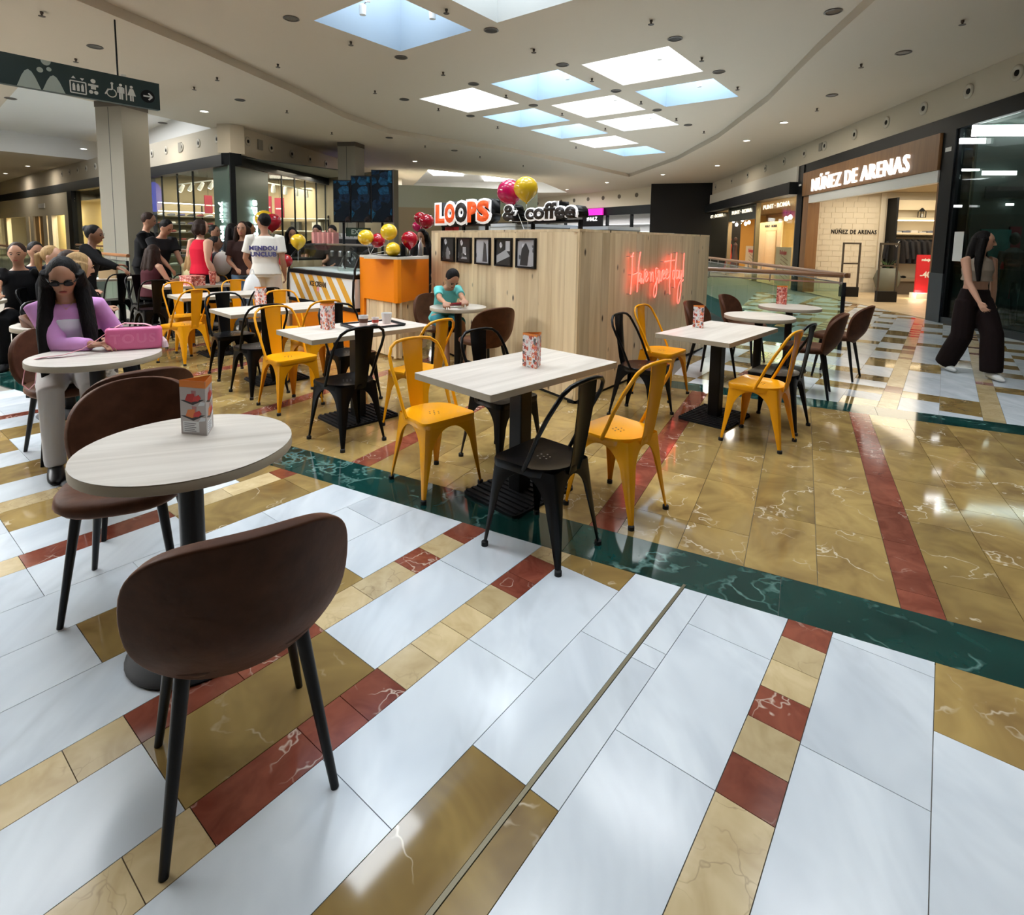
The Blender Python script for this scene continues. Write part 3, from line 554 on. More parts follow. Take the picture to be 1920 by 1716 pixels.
for i in range(9):
    j = thing('hanging_jacket', 'dark jacket with pale collar at the left end of the shop rail' if i == 8 else '%s dark jacket from the left on the shop rail' % ORD[8 - i], 'jacket', SW.pt(-4.0 + i * .165, 1.735, .26), SW.rz + (PI - .15 if i == 8 else PI / 2 + .1), 'dark jackets on the shop rail')
    mb = MB().loft([(0, 0, -.06), (0, 0, -.12), (0, 0, -.35), (0, 0, -.80)], [(.08, .03), (.22, .06), (.23, .07), (.24, .06)], 12, (1, 0, 0))
    for s_ in (-1, 1): mb.loft([(s_ * .2, 0, -.14), (s_ * .26, .01, -.4), (s_ * .27, .04, -.66)], [.055, .05, .04], 8)
    obj('cloth', mb, mat('jacket_dark_%d' % (i % 2), [(.012, .013, .018), (.02, .017, .018)][i % 2], .85), j, smooth=60); obj('collar', MB().loft([(-.07, -.06, -.12), (0, -.075, -.30), (.07, -.06, -.12)], .014, 6), M_WHT if i == 8 else M_BLKM, j); obj('hook', MB().loft([(0, 0, -.06), (0, 0, 0), (.015, 0, .015)], .004, 5), M_STEEL, j)
be = thing('display_bench', 'low taupe display bench under the hanging jackets', 'bench', SW.pt(UX, .012, .4), SW.rz); obj('bench_top', MB().box(-.85, .75, -.3, .3, .40, .48), mat('bench_taupe', (.22, .18, .13), .7), be); obj('bench_base', MB().box(-.8, .7, -.25, .25, 0, .40), mat('bench_base', (.10, .08, .06), .7), be)
for i in range(2): tag(obj('shoe_pair', MB().ell((-.06, 0, .035), .045, .13, .04, 10, 6).ell((.06, 0, .035), .045, .13, .04, 10, 6), M_BLK, None, SW.pt(UX - .3 + i * .7, .495, .4), SW.rz), ['right pair of dark shoes on the low display bench', 'left pair of dark shoes on the low display bench'][i], 'shoes', 'shoes on the display bench')
sd = thing('sale_standee', 'tall red sale board reading -40 at the shop door', 'sign', PR.pt(4.75, .012, -2.66), SW.rz + .1)
obj('board', MB().box(-.26, .26, -.02, .02, .16, 1.22), mat('sale_red', (.62, .015, .03), .4), sd); obj('plinth', MB().box(-.29, .29, -.14, .14, 0, .16), mat('plinth_white', (.8, .78, .74), .5), sd)
def onboard(body, size, z, m, par, y, x=0, bold=.006):
    me = textmesh(body, size, .003, bold); o = obj('print', me, m, par, (x, y, z)); o.rotation_euler = (PI / 2, 0, PI); return o
onboard('-40', .24, .66, M_WHT, sd, .024); onboard('%', .1, .60, M_WHT, sd, .024, -.2); onboard('rebajas', .1, 1.08, M_WHT, sd, .024)
area('standee_lamp', PR.pt(4.6, .25, -2.4), .4, .1, 4, (1, .9, .6))
# --- dark glazed shop at the far right
gr = sempty('window_1', PR.pt(0), PR.rz)
for i, t in enumerate((-.38, -2.9, -5.4, -8.0, -10.6)): lbox(PR, 'mullion', t - .05, t + .02, -.12, .0, .12, 3.665, M_DARK, gr)
lbox(PR, 'sill', -13, -.38, -.15, .02, 0, .12, M_DGREY, gr)
for t0, t1 in ((-2.88, -.44), (-5.4, -2.97), (-8, -5.47), (-10.6, -8.07)): lbox(PR, 'pane', t0, t1, -.07, -.05, .122, 3.66, M_DKGL, gr)
dsi = sempty('wall_dark_shop', PR.pt(0), PR.rz)
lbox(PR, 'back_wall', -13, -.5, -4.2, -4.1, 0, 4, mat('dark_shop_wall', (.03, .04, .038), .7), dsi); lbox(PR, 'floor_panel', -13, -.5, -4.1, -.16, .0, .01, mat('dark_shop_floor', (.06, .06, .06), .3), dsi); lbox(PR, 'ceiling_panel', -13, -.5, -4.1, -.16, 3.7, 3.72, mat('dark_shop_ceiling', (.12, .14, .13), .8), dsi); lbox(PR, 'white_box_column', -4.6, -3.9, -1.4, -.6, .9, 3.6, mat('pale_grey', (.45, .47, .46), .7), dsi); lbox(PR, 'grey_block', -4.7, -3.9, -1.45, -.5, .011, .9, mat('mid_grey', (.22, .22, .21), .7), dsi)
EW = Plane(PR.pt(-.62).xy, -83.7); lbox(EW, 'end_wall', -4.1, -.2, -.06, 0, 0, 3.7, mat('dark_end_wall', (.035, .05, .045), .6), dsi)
area('dark_shop_lamp', PR.pt(-3.0, 3.5, -1.6), 4, 1.5, 26, (.9, 1, .96), (0, 0, PR.rz))
def ebox(x0, y0, x1, y1, name, m, lab, cat, yo=.03, grp=None):
    a, z1 = EW.at(x0, y0); b, z0 = EW.at(x1, y1); a, b = sorted((a, b)); return tag(lbox(EW, name, a, b, yo, yo + .03, max(.02, z0), z1, m, None, False), lab, cat, grp)
ebox(1836, 430, 1886, 490, 'teal_banner', mat('teal_print', (.02, .17, .17), .7, var=.5), 'dark teal patterned banner inside the glazed shop', 'banner')
ebox(1890, 425, 1897, 560, 'red_hanging', mat('wine_cloth', (.16, .01, .03), .8), 'narrow wine red garment beside the teal banner', 'garment'); ebox(1862, 490, 1892, 505, 'red_shelf_item', mat('red_item', (.35, .01, .03), .6), 'small red item under the teal banner', 'item')
ebox(1845, 350, 1920, 372, 'shop_script', mat('script_dark', (.004, .004, .004), .6), 'black lettering strip high on the dark shop wall', 'sign')
for i_, (x0, y0, x1, y1) in enumerate(((1785, 385, 1798, 389), (1880, 382, 1893, 386), (1797, 318, 1828, 322), (1833, 322, 1895, 330), (1790, 262, 1836, 272), (1812, 238, 1990, 258))): ebox(x0, y0, x1, y1, 'lamp_reflection', M_LAMPW, '%s white glowing strip imitating a lamp reflection in the dark shop glass, counted from the lowest left' % ORD[i_], 'lamp', .05 + .02 * i_, 'imitated lamp reflections in the dark shop')  # glowing strips imitate reflections of lamps in the glass
for i, (t, y) in enumerate(((-.95, -.75), (-1.05, -1.9), (-1.6, -1.5))):
    mn = thing('mannequin', ['dark mannequin nearest the dark pillar inside the glazed shop', 'dark red clothed mannequin inside the glazed shop', 'white mannequin at the right edge inside the glazed shop'][i], 'mannequin', PR.pt(t, .011, y), SW.rz)
    mb = MB().loft([(0, 0, .85), (0, 0, 1.1), (0, 0, 1.38), (0, 0, 1.46)], [(.16, .1), (.12, .09), (.18, .1), (.06, .05)], 12, (1, 0, 0))
    for s_ in (-1, 1): mb.loft([(s_ * .08, 0, .9), (s_ * .09, 0, .5), (s_ * .1, 0, .05)], [.085, .06, .045], 8).loft([(s_ * .19, 0, 1.4), (s_ * .24, 0, 1.12), (s_ * .24, .05, .85)], [.05, .04, .03], 8)
    obj('figure', organic(mb.ell((0, 0, 1.62), .075, .09, .12), .02), mat('mannequin_%d' % i, [(.03, .04, .04), (.12, .02, .03), (.5, .52, .52)][i], .6), mn)
# --- shop beyond: PUNT ROMA
pr_ = sempty('window_2', PR.pt(0), PR.rz)
for t in (6.97, 11.0, 14.9, 20.4): lbox(PR, 'mullion', t, t + .12, -.15, .02, 0, 3.058, mat('gold_grey_metal', (.22, .19, .13), .35, .5), pr_)
lbox(PR, 'pane', 7.1, 10.99, -.06, -.04, .02, 3.05, M_GLASS, pr_); lbox(PR, 'pane', 15.03, 20.39, -.06, -.04, .02, 3.05, M_GLASS, pr_); lbox(PR, 'door_head', 11.13, 14.89, -.1, .0, 2.45, 3.05, mat('mirror_head', (.25, .27, .22), .2, .6), pr_)
for t0, t1 in ((7.6, 10.2), (11.6, 14.4), (15.9, 19.2)): lettering(PR, 'PUNT · ROMA', t0, t1, 2.83, mat('sign_pale', (.8, .78, .7), .4, emit=(1, .9, .7), es=1.0), .01, .02, .01, pr_, 'window_letters', .16)
pi_ = sempty('wall_warm_shop', PR.pt(0), PR.rz); WARM = mat('warm_wall', (.80, .50, .16), .7)
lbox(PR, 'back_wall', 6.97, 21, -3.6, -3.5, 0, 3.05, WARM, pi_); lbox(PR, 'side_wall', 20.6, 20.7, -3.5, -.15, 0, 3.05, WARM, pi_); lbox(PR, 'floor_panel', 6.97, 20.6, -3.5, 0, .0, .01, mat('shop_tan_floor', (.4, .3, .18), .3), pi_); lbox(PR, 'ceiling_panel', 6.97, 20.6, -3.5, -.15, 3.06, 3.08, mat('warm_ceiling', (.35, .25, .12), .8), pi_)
lbox(PR, 'display_door', 11.5, 14.3, -1.2, -1.15, .01, 2.4, mat('peach_panel', (.86, .62, .42), .6), pi_); lbox(PR, 'door_panel_frame', 12.0, 13.3, -1.14, -1.13, .3, 2.05, mat('peach_frame', (.62, .42, .26), .6), pi_); lbox(PR, 'door_panel_inset', 12.06, 13.24, -1.128, -1.12, .36, 1.99, mat('peach_inset', (.88, .66, .47), .6), pi_)
lettering(PR, 'PUNT · ROMA', 12.0, 13.4, 2.22, M_BLKM, -1.14, .01, .01, pi_, 'panel_letters', .1)
area('warm_shop_lamp', PR.pt(9, 2.95, -1.4), 3.4, 2, 170, (1, .72, .36), (0, 0, PR.rz)); area('warm_shop_lamp', PR.pt(13, 2.95, -.6), 3, .8, 120, (1, .75, .45), (0, 0, PR.rz)); area('warm_shop_lamp', PR.pt(17.5, 2.95, -1.4), 4, 2, 120, (1, .75, .42), (0, 0, PR.rz))
for i, (t, lab) in enumerate(((9.3, 'cream sale board in the nearest warm shop window'), (13.0, 'tan sale board standing in the warm shop doorway'))):
    b = thing('window_board', lab, 'sign', PR.pt(t, .012, -.5), PR.rz); obj('board', MB().box(-.75, .75, -.02, .02, 0, 1.35), mat('board_tan', (.74, .56, .34), .7), b); mb = MB()
    for r in range(6): mb.box(-.5 + .05 * r, .45, .021, .026, .25 + r * .14, .27 + r * .14, Matrix.Rotation(-.25, 4, 'Y'))
    obj('printed_lines', mb, mat('print_brown', (.35, .16, .09), .7), b); onboard('Rebajas', .22, 1.15, mat('print_red', (.6, .06, .05), .6), b, .03, 0)
bulb = None
for k, (t, y) in enumerate([(7.6 + .42 * i, -.8 - .3 * (i % 3)) for i in range(8)] + [(15.6 + .5 * i, -.8 - .3 * (i % 3)) for i in range(9)]):
    l = thing('pendant_bulb', 'glowing bare bulb hanging in the warm shop window', 'lamp', PR.pt(t, 2.42 + .08 * (k % 3), y), 0, 'bulbs in the warm shop window'); obj('bulb', MB().ell((0, 0, 0), .07, .07, .09, 10, 6), M_LAMP, l, smooth=60); obj('cord', MB().loft([(0, 0, .08), (0, 0, .6 - .08 * (k % 3))], .006, 5), M_BLKM, l)
for i, t in enumerate((16.2, 17.2, 18.6)):
    mn = thing('mannequin', ['dark dressed mannequin in the farthest warm window', 'red dressed mannequin in the farthest warm window', 'orange dressed mannequin in the farthest warm window'][i], 'mannequin', PR.pt(t, .011, -.7), PR.rz)
    mb = MB().loft([(0, 0, .03), (0, 0, .6), (0, 0, 1.1), (0, 0, 1.38), (0, 0, 1.48)], [(.3, .25), (.2, .16), (.13, .1), (.18, .11), (.06, .05)], 12, (1, 0, 0)).ell((0, 0, 1.65), .08, .09, .12); obj('figure', organic(mb, .025), mat('dress_%d' % i, [(.06, .03, .03), (.55, .04, .03), (.5, .14, .05)][i], .7), mn)
for i, (t, z) in enumerate(((8.2, 1.9), (8.9, 1.4), (8.9, 1.9))): tag(lbox(PR, 'wall_picture', t - .35, t + .35, -3.49, -3.46, z - .2, z + .22, mat('pic_cream', (.85, .75, .5), .6), None, False), 'pale yellow picture on the warm shop wall', 'picture', 'pictures on the warm shop wall')
# ================================================================== FAR END
hb = MB().box(-2.0, 2.6, -2, 2, 0, CEIL - .005); o = struct('wall_black_hoarding', hb, mat('hoarding_black', (.004, .004, .005), .8), None, None, (10.0, 31.5, 0), R(-20))
fb = Plane((8.3, 31.0), -31); wf = sempty('wall_far', fb.pt(0), fb.rz)
lbox(fb, 'bulkhead', -.5, 22, -.3, 0, 3.6, CEIL - .003, M_WALLB, wf); lbox(fb, 'header', -.5, 22, -.28, .02, 3.1, 3.598, M_DARK, wf); lbox(fb, 'back_wall', -.5, 22, -3, -2.9, 0, 3.4, mat('far_shop_wall', (.5, .47, .48), .7), wf)
for i in range(8): lbox(fb, 'mullion', .3 + i * 2.2, .4 + i * 2.2, -.2, 0, 0, 3.098, M_DARK, wf)
for i in range(7): lbox(fb, 'pane', .42 + i * 2.2, 2.48 + i * 2.2, -.1, -.08, 0, 3.095, M_GLASS, wf)
for i in range(5): lbox(fb, 'shelf_board', .6, 14, -2.85, -2.4, .6 + i * .5, .65 + i * .5, mat('far_shelf', (.7, .7, .72), .5), wf)
area('far_shop_lamp', fb.pt(7, 3.05, -1.4), 13, 2, 420, (1, .95, .95), (0, 0, fb.rz))
ps = thing('pink_shop_sign', 'magenta and black shop sign hanging far beyond the kiosk', 'sign', fb.pt(fb.at(1117, 404)[0], fb.at(1117, 404)[1], .25), fb.rz); obj('pink_bar', MB().box(-1.0, 1.0, -.05, .05, .0, .42), mat('magenta', (.62, .02, .42), .5, emit=(.7, .02, .45), es=.8), ps); obj('black_panel', MB().box(-1.0, 1.0, -.05, .05, -.75, -.002), M_BLK, ps); onboard('PHALZ', .34, -.25, mat('sign_white', (1, 1, 1), .5, emit=(1, 1, 1), es=1.5), ps, .06)
for i in range(10): tag(obj('air_nozzle_small', MB().lathe([(.13, 0), (.13, .03), (.05, .03)], 12), mat('nozzle_dark', (.12, .10, .08), .6), None, fb.pt(.6 + i * 1.5, 4.2, 0), fb.rz), 'small dark air nozzle on the far bulkhead', 'air vent', 'air nozzles on the far bulkhead').rotation_euler = (-PI / 2, 0, fb.rz)
struct('wall_back', MB().box(-34, 26, 45.5, 46, -4.5, CEIL), mat('far_beige', (.5, .46, .38), .8)); struct('wall_side_left', MB().box(-34.4, -34, -11, 46, -4.5, CEIL), mat('far_beige2', (.5, .46, .38), .8)); struct('wall_behind', MB().box(-34, 26, -11.5, -11, 0, CEIL), mat('far_beige3', (.5, .46, .38), .8)); struct('wall_side_right', MB().box(26, 26.4, -11, 46, 0, CEIL), mat('far_beige4', (.4, .38, .33), .8))
gs = Plane((-6.6, 25.5), 75); wg = sempty('wall_far_left', gs.pt(0), gs.rz)      # pale green shop front seen between screens and sign
lbox(gs, 'upper_panel', -1, 8, -.2, 0, 2.9, 3.9, mat('pale_green_wall', (.56, .62, .48), .7), wg); lbox(gs, 'lower_panel', -1, 8, -.2, -.05, 0, 2.898, mat('far_tan', (.5, .42, .26), .7), wg); area('far_left_lamp', gs.pt(3.5, 3.6, 1.6), 6, 1, 160, (1, .95, .82), (0, 0, gs.rz))
lbox(gs, 'dark_opening', 2.8, 5.6, -.1, .0, 0, 2.3, mat('far_dark', (.02, .02, .02), .5), wg)
# ================================================================== LEFT CORNER SHOP (sport shop)
LF = Plane((-8.0, 15.9), -51.5); RF = Plane((-8.0, 15.9), 8.5)
wl = sempty('wall_left', LF.pt(0), LF.rz)
# LF.n points to the corridor when w runs left: n = (-w.y, w.x)
sgn = 1 if LF.n.dot(-LF.O) > 0 else -1; sgr = 1 if RF.n.dot(Vector((1, 0, 0))) > 0 else -1
def fbox(pl, s, name, t0, t1, y0, y1, z0, z1, m, parent): return lbox(pl, name, t0, t1, min(s * y0, s * y1), max(s * y0, s * y1), z0, z1, m, parent)
fbox(LF, sgn, 'bulkhead', 0, 45, -.4, 0, 3.80, CEIL - .004, M_WALLB, wl); fbox(LF, sgn, 'header', 0, 6.5, -.3, .03, 3.47, 3.798, M_DARK, wl); fbox(LF, sgn, 'end_post', 6.5, 6.95, -.3, .05, 0, 3.798, mat('navy_post', (.012, .017, .035), .4), wl)
w2 = sempty('wall_left_return', RF.pt(0), RF.rz)
fbox(RF, sgr, 'bulkhead', .0, 14, -.4, 0, 3.80, CEIL - .004, M_WALLB, w2); fbox(RF, sgr, 'header', 0, 6.4, -.3, .03, 3.47, 3.798, M_DARK, w2); fbox(RF, sgr, 'end_post', 6.4, 6.9, -.3, .05, 0, 3.798, mat('navy_post', (0, 0, 0)), w2); fbox(RF, sgr, 'plain_wall', 6.95, 14, -.3, 0, 0, 3.798, M_WALLB, w2)
SAGE = mat('sage_panel', (.10, .15, .125), .35)
fbox(LF, sgn, 'sage_panel', .02, 1.35, -.12, -.08, 0, 3.46, SAGE, wl); fbox(RF, sgr, 'sage_panel', .02, 1.9, -.12, -.08, 0, 3.46, SAGE, w2); fbox(LF, sgn, 'corner_post', -.03, .04, -.1, .04, 0, 3.798, M_DARK, wl)
for t0, t1 in ((1.38, 3.9), (3.93, 6.48)): fbox(LF, sgn, 'pane', t0, t1, -.06, -.04, .02, 3.46, M_GLASS, wl)
for t0, t1 in ((1.93, 4.1), (4.13, 6.38)): fbox(RF, sgr, 'pane', t0, t1, -.06, -.04, .02, 3.46, M_GLASS, w2)
for t in (2.7, 3.9, 5.2): fbox(LF, sgn, 'mullion', t, t + .03, -.08, -.03, 0, 3.46, M_DARK, wl)
for t in (2.6, 3.4, 4.1, 4.9, 5.6): fbox(RF, sgr, 'mullion', t, t + .03, -.08, -.03, 0, 3.46, M_DARK, w2)
inner = LF.pt(3.2) * .5 + RF.pt(3.2) * .5
def rp(t, y, z=0): return LF.pt(t, z, sgn * y)
si2 = sempty('wall_sport_shop', LF.pt(0), LF.rz)
fbox(LF, sgn, 'back_wall', -1.0, 7, -5.2, -5.0, 0, 3.8, mat('sport_wall', (.16, .14, .10), .7), si2); fbox(LF, sgn, 'floor_panel', .2, 6.9, -4.99, -.14, 0, .012, mat('sport_floor', (.25, .23, .2), .4), si2); fbox(LF, sgn, 'ceiling_panel', .3, 6.9, -4.9, -.14, 3.72, 3.75, mat('sport_ceiling', (.10, .11, .10), .8), si2)
fbox(LF, sgn, 'side_wall', 6.9, 7, -4.99, -.3, 0, 3.8, mat('sport_wall2', (.22, .18, .11), .7), si2)
area('sport_shop_lamp', rp(3.6, -1.8, 3.6), 5, 2.4, 300, (1, .85, .62), (0, 0, LF.rz)); area('sport_shop_lamp', rp(1.2, -4.2, 3.6), 2, 1.2, 90, (1, .9, .72), (0, 0, LF.rz))
SA = Plane(rp(6.35, -.2).xy, 38.5 + 180); SA.O = SA.O.to_3d() if len(SA.O) == 2 else SA.O
sga = 1 if SA.n.dot(-SA.O) > 0 else -1; da = 1 if SA.w.dot(LF.n * -sgn) > 0 else -1
for _k in (0,):
    su = thing('shoe_wall', 'tall lit wall of sport shoe shelves inside the left corner shop', 'shelf', SA.pt(da * 2.5), SA.rz + (0 if sga > 0 else PI))
    obj('backing', MB().box(-2.5, 2.5, -.32, -.28, .05, 2.6), mat('shoe_back', (.34, .27, .16), .6), su)
    for r in range(7): obj('shelf_board', MB().box(-2.45, 2.45, -.26, .16, .35 + r * .3, .365 + r * .3), M_STEEL, su)
    for x in (-2.45, -1.6, -.8, 0, .8, 1.6, 2.43): obj('upright', MB().box(x, x + .03, -.28, -.24, .05, 2.6), M_DARK, su)
    obj('light_bar', MB().box(-2.45, 2.45, .12, .15, 2.6, 2.63), M_LAMPW, su); obj('light_bar', MB().box(-2.45, 2.45, .12, .15, 2.3, 2.33), M_LAMPW, su)
shm = MB().loft([(-.13, 0, .03), (-.11, 0, .045), (0, 0, .045), (.09, 0, .03), (.14, 0, .02)], [(.02, .015), (.038, .045), (.04, .045), (.04, .03), (.02, .015)], 8, (0, 1, 0)).mesh('sport_shoe', 60)
for r in range(7):
    for c in range(15):
        cm = [(.02, .02, .02), (.55, .55, .55), (.06, .05, .12), (.18, .03, .03), (.10, .10, .11)][(r * 3 + c * 7) % 5]; nm = 'shoe_col_%d' % ((r * 3 + c * 7) % 5)
        me = shm if nm not in MATS else None
        key = 'shoe_' + nm
        if key not in bpy.data.meshes: mm = shm.copy(); mm.name = key; mm.materials.append(mat(nm, cm, .6))
        o = obj('sport_shoe', bpy.data.meshes[key], None, None, SA.pt(da * 2.5) + SA.w * (-2.3 + c * .33) + Vector((0, 0, .367 + r * .3)), SA.rz + .3 * ((c % 3) - 1)); tag(o, 'small sport shoe on the lit shoe wall of the corner shop', 'shoe', 'shoes on the shoe wall')
RP = lambda t, y, z=0: RF.pt(t, z, sgr * y)
SB = Plane(RP(5.2, -.2).xy, 8.5 - 90)
for pl_, x0, x1, y0, y1, lab in ((SB, 493, 510, 368, 406, 'dark red banner nearest the sage panel in the return window'), (SB, 515, 533, 371, 408, 'dark red banner second from the sage panel in the return window'), (SA, 393, 406, 366, 400, 'dark red banner nearest the sage panel in the front window'), (SA, 373, 389, 367, 401, 'dark red banner second from the sage panel in the front window')):
    a, z1 = pl_.at(x0, y0); b_, z0 = pl_.at(x1, y1); a, b_ = sorted((a, b_)); sd_ = 1 if pl_.n.dot(-pl_.O) > 0 else -1; yo = .45 if pl_ is SA else 0
    b = thing('red_banner', lab, 'banner', pl_.pt((a + b_) / 2, z0, sd_ * yo), pl_.rz); w_ = (b_ - a) / 2; h_ = z1 - z0
    obj('cloth', MB().box(-w_, w_, -.02, .02, 0, h_), mat('banner_red', (.20, .01, .03), .7), b); obj('wordmark', MB().box(-w_ * .75, w_ * .75, .021 * sd_ - .002, .021 * sd_ + .002, h_ * .42, h_ * .48), mat('banner_pale', (.7, .5, .5), .7), b); obj('hanger_wire', MB().loft([(0, 0, h_), (0, 0, 3.7 - z0)], .006, 5), M_DARK, b)
for (fn, rz, t0, t1, lab) in ((rp, LF.rz, 1.8, 5.8, 'white ceiling track with spot lamps in the front window'), (RP, RF.rz, 2.2, 6.0, 'white ceiling track with spot lamps in the return window')):
    tk = thing('track_light', lab, 'track light', fn((t0 + t1) / 2, -.8, 3.25), rz); obj('track', MB().box(-(t1 - t0) / 2, (t1 - t0) / 2, -.02, .02, 0, .04), M_WHT, tk)
    for k in range(5):
        x = -(t1 - t0) / 2 + .4 + k * (t1 - t0 - .8) / 4; obj('spot_can', MB().loft([(x, 0, -.02), (x + .06, .04, -.14), (x + .12, .08, -.24)], [.05, .07, .075], 10), M_WHT, tk); obj('spot_lens', MB().loft([(x + .121, .081, -.242), (x + .124, .083, -.247)], .06, 10), M_LAMP, tk)
for k in range(4):
    for r in range(3): tag(obj('clothes_rack_garment', MB().box(-.18, .18, -.1, .1, 0, .34), mat('garm_%d' % ((k + r) % 4), [(.5, .16, .04), (.05, .06, .14), (.5, .48, .45), (.05, .05, .05)][(k + r) % 4], .8), None, RP(5.9, -.55 - k * .9, .7455 + r * .48), RF.rz + PI / 2), 'garment stack on the shelves behind the return window', 'garment', 'garments behind the return window')
gsh = thing('garment_shelf', 'steel shelf rack holding garments behind the return window', 'shelf', RP(5.9, -1.9), RF.rz + PI / 2)
for r in range(4): obj('shelf_board', MB().box(-1.9, 1.9, -.2, .2, .72 + r * .48, .745 + r * .48), M_WHT, gsh)
for x in (-1.9, 1.88): obj('upright', MB().box(x, x + .03, -.2, .2, .012, 2.3), M_DARK, gsh)
struct('wall_sport_back', MB().box(-2.2, 2.4, -.05, .05, 0, 3.7), mat('sport_tan', (.42, .34, .22), .7), None, None, RP(6.25, -2.6), RF.rz + PI / 2); area('return_window_lamp', RP(4.2, -1.3, 3.4), 4, .8, 120, (1, .85, .65), (0, 0, RF.rz))
n1 = thing('neon_sign', 'white vertical neon script on the front sage panel', 'neon sign', LF.pt(.7, 0, sgn * -.05), LF.rz); 
def vneon(pl, s, t, z0, z1, body, par):
    o = lettering(pl, body, t - (z1 - z0) / 2, t + (z1 - z0) / 2, (z0 + z1) / 2, M_NEONW, s * -.03, .03, .012, None, 'neon_tube', .34, rot=1)
    X, Y, Z = Vector((0, 0, -1)), pl.w * (1 if s > 0 else -1) * -1, pl.n * s
    Y = Z.cross(X); o.rotation_euler = Matrix((X, Y, Z)).transposed().to_euler()
    me = o.data
    xs = [v.co.x for v in me.vertices]; ys = [v.co.y for v in me.vertices]; fx = (z1 - z0) / (max(xs) - min(xs)); fy = .30 / (max(ys) - min(ys))
    for v in me.vertices: v.co.x *= fx; v.co.y *= fy
    return setpar(o, par)
vneon(LF, sgn, .75, .35, 2.45, 'your brand zone', n1)
n2 = thing('neon_sign', 'white vertical neon script on the return sage panel', 'neon sign', RF.pt(1.0, 0, sgr * -.05), RF.rz); vneon(RF, sgr, 1.05, 1.25, 2.55, 'sports', n2)
for (pl, s, t) in ((LF, sgn, 7.15), (RF, sgr, 6.65)):
    b = thing('blue_projecting_sign', 'glowing blue oval sign at the front end of the sport shop' if pl is LF else 'glowing blue oval sign at the return end of the sport shop', 'sign', pl.pt(t, 2.85, s * .35), pl.rz); obj('disc', MB().loft([(-.05, 0, 0), (.05, 0, 0)], [(.55, .28)] * 2, 20, (0, 0, 1)), mat('blue_glow', (.01, .03, .6), .4, emit=(.01, .04, 1), es=1.6), b); obj('bracket', MB().loft([(0, 0, 0), (0, -s * .3, 0)], .02, 6), M_DARK, b)
for pl, s, ts in ((LF, sgn, [.8 + i * 1.25 for i in range(14)]), (RF, sgr, [.8 + i * 1.2 for i in range(5)])):
    for k_, t in enumerate(ts):
        n = dup(noz, pl.pt(t, 4.25, 0), pl.rz + (0 if s > 0 else PI), '%s air nozzle %s of the sport shop corner on the left bulkhead' % (ORD[k_], 'left' if pl is LF else 'right'), 'air nozzles above the left shops')
for (pl, s, t) in ((LF, sgn, 3.4), (RF, sgr, 1.4)): tag(lbox(pl, 'louvre_box', t - .12, t + .12, min(0, s * .03), max(0, s * .03), 4.1, 4.4, mat('vent_grey', (0, 0, 0)), None, False), 'small grey louvre on the front bulkhead of the left shop' if pl is LF else 'small grey louvre on the return bulkhead of the left shop', 'vent')
# further shops on the left
w3 = sempty('wall_left_shops', LF.pt(0), LF.rz)
fbox(LF, sgn, 'header', 7.0, 45, -.3, .02, 3.4, 3.798, M_DGREY, w3); fbox(LF, sgn, 'dark_post', 15.6, 16.3, -.3, .05, 0, 3.4, M_DARK, w3)
for t0, t1 in ((7.0, 11.2), (11.3, 15.55)): fbox(LF, sgn, 'pane', t0, t1, -.06, -.04, .02, 3.38, M_GLASS, w3)
fbox(LF, sgn, 'beige_frontage', 16.3, 45, -.2, .0, 2.35, 3.398, M_CREAM, w3); fbox(LF, sgn, 'sign_plate', 20.6, 21.8, .0, .04, 2.75, 2.98, M_WHT, w3)
for t in (16.3, 19.4, 20.4, 23.2, 24.2, 30, 33): fbox(LF, sgn, 'beige_pier', t, t + .75, -.2, .02, 0, 2.348, M_CREAM, w3)
for t in (21.2, 22.3): fbox(LF, sgn, 'door_leaf', t, t + .8, -.1, -.04, 0, 2.34, mat('door_oak', (.36, .22, .09), .5), w3)
for t0, t1 in ((17.1, 19.3), (25, 29.9), (30.8, 33)): fbox(LF, sgn, 'pane', t0, t1, -.1, -.08, 0, 2.34, M_GLASS, w3)
fbox(LF, sgn, 'back_wall', 7.1, 45, -2.6, -2.5, 0, 3.4, mat('ochre_wall', (.62, .48, .22), .7), w3); fbox(LF, sgn, 'floor_panel', 7.1, 45, -2.5, -.1, 0, .01, mat('sport_floor', (0, 0, 0)), w3)
for t, p_ in ((18.5, 300), (27, 420), (11.5, 120)): area('left_shop_lamp', rp(t, -1.2, 3.2), 4, 1.6, p_, (1, .85, .58), (0, 0, LF.rz))
for i, t in enumerate((9.0, 12.6, 18.0, 26.5)):
    mn = thing('mannequin', ['orange dressed mannequin beyond the cream column', 'pale mannequin left of the cream column', 'dark mannequin in the ochre shop window at left', 'dark mannequin in the farthest ochre window'][i], 'mannequin', rp(t, -.8, .011), LF.rz)
    mb = MB().loft([(0, 0, .03), (0, 0, .6), (0, 0, 1.1), (0, 0, 1.38), (0, 0, 1.48)], [(.24, .2), (.2, .16), (.13, .1), (.18, .11), (.06, .05)], 12, (1, 0, 0)).ell((0, 0, 1.65), .08, .09, .12); obj('figure', organic(mb, .03), mat('lm_%d' % i, [(.5, .22, .10), (.55, .42, .36), (.03, .03, .03), (.05, .04, .03)][i], .7), mn)
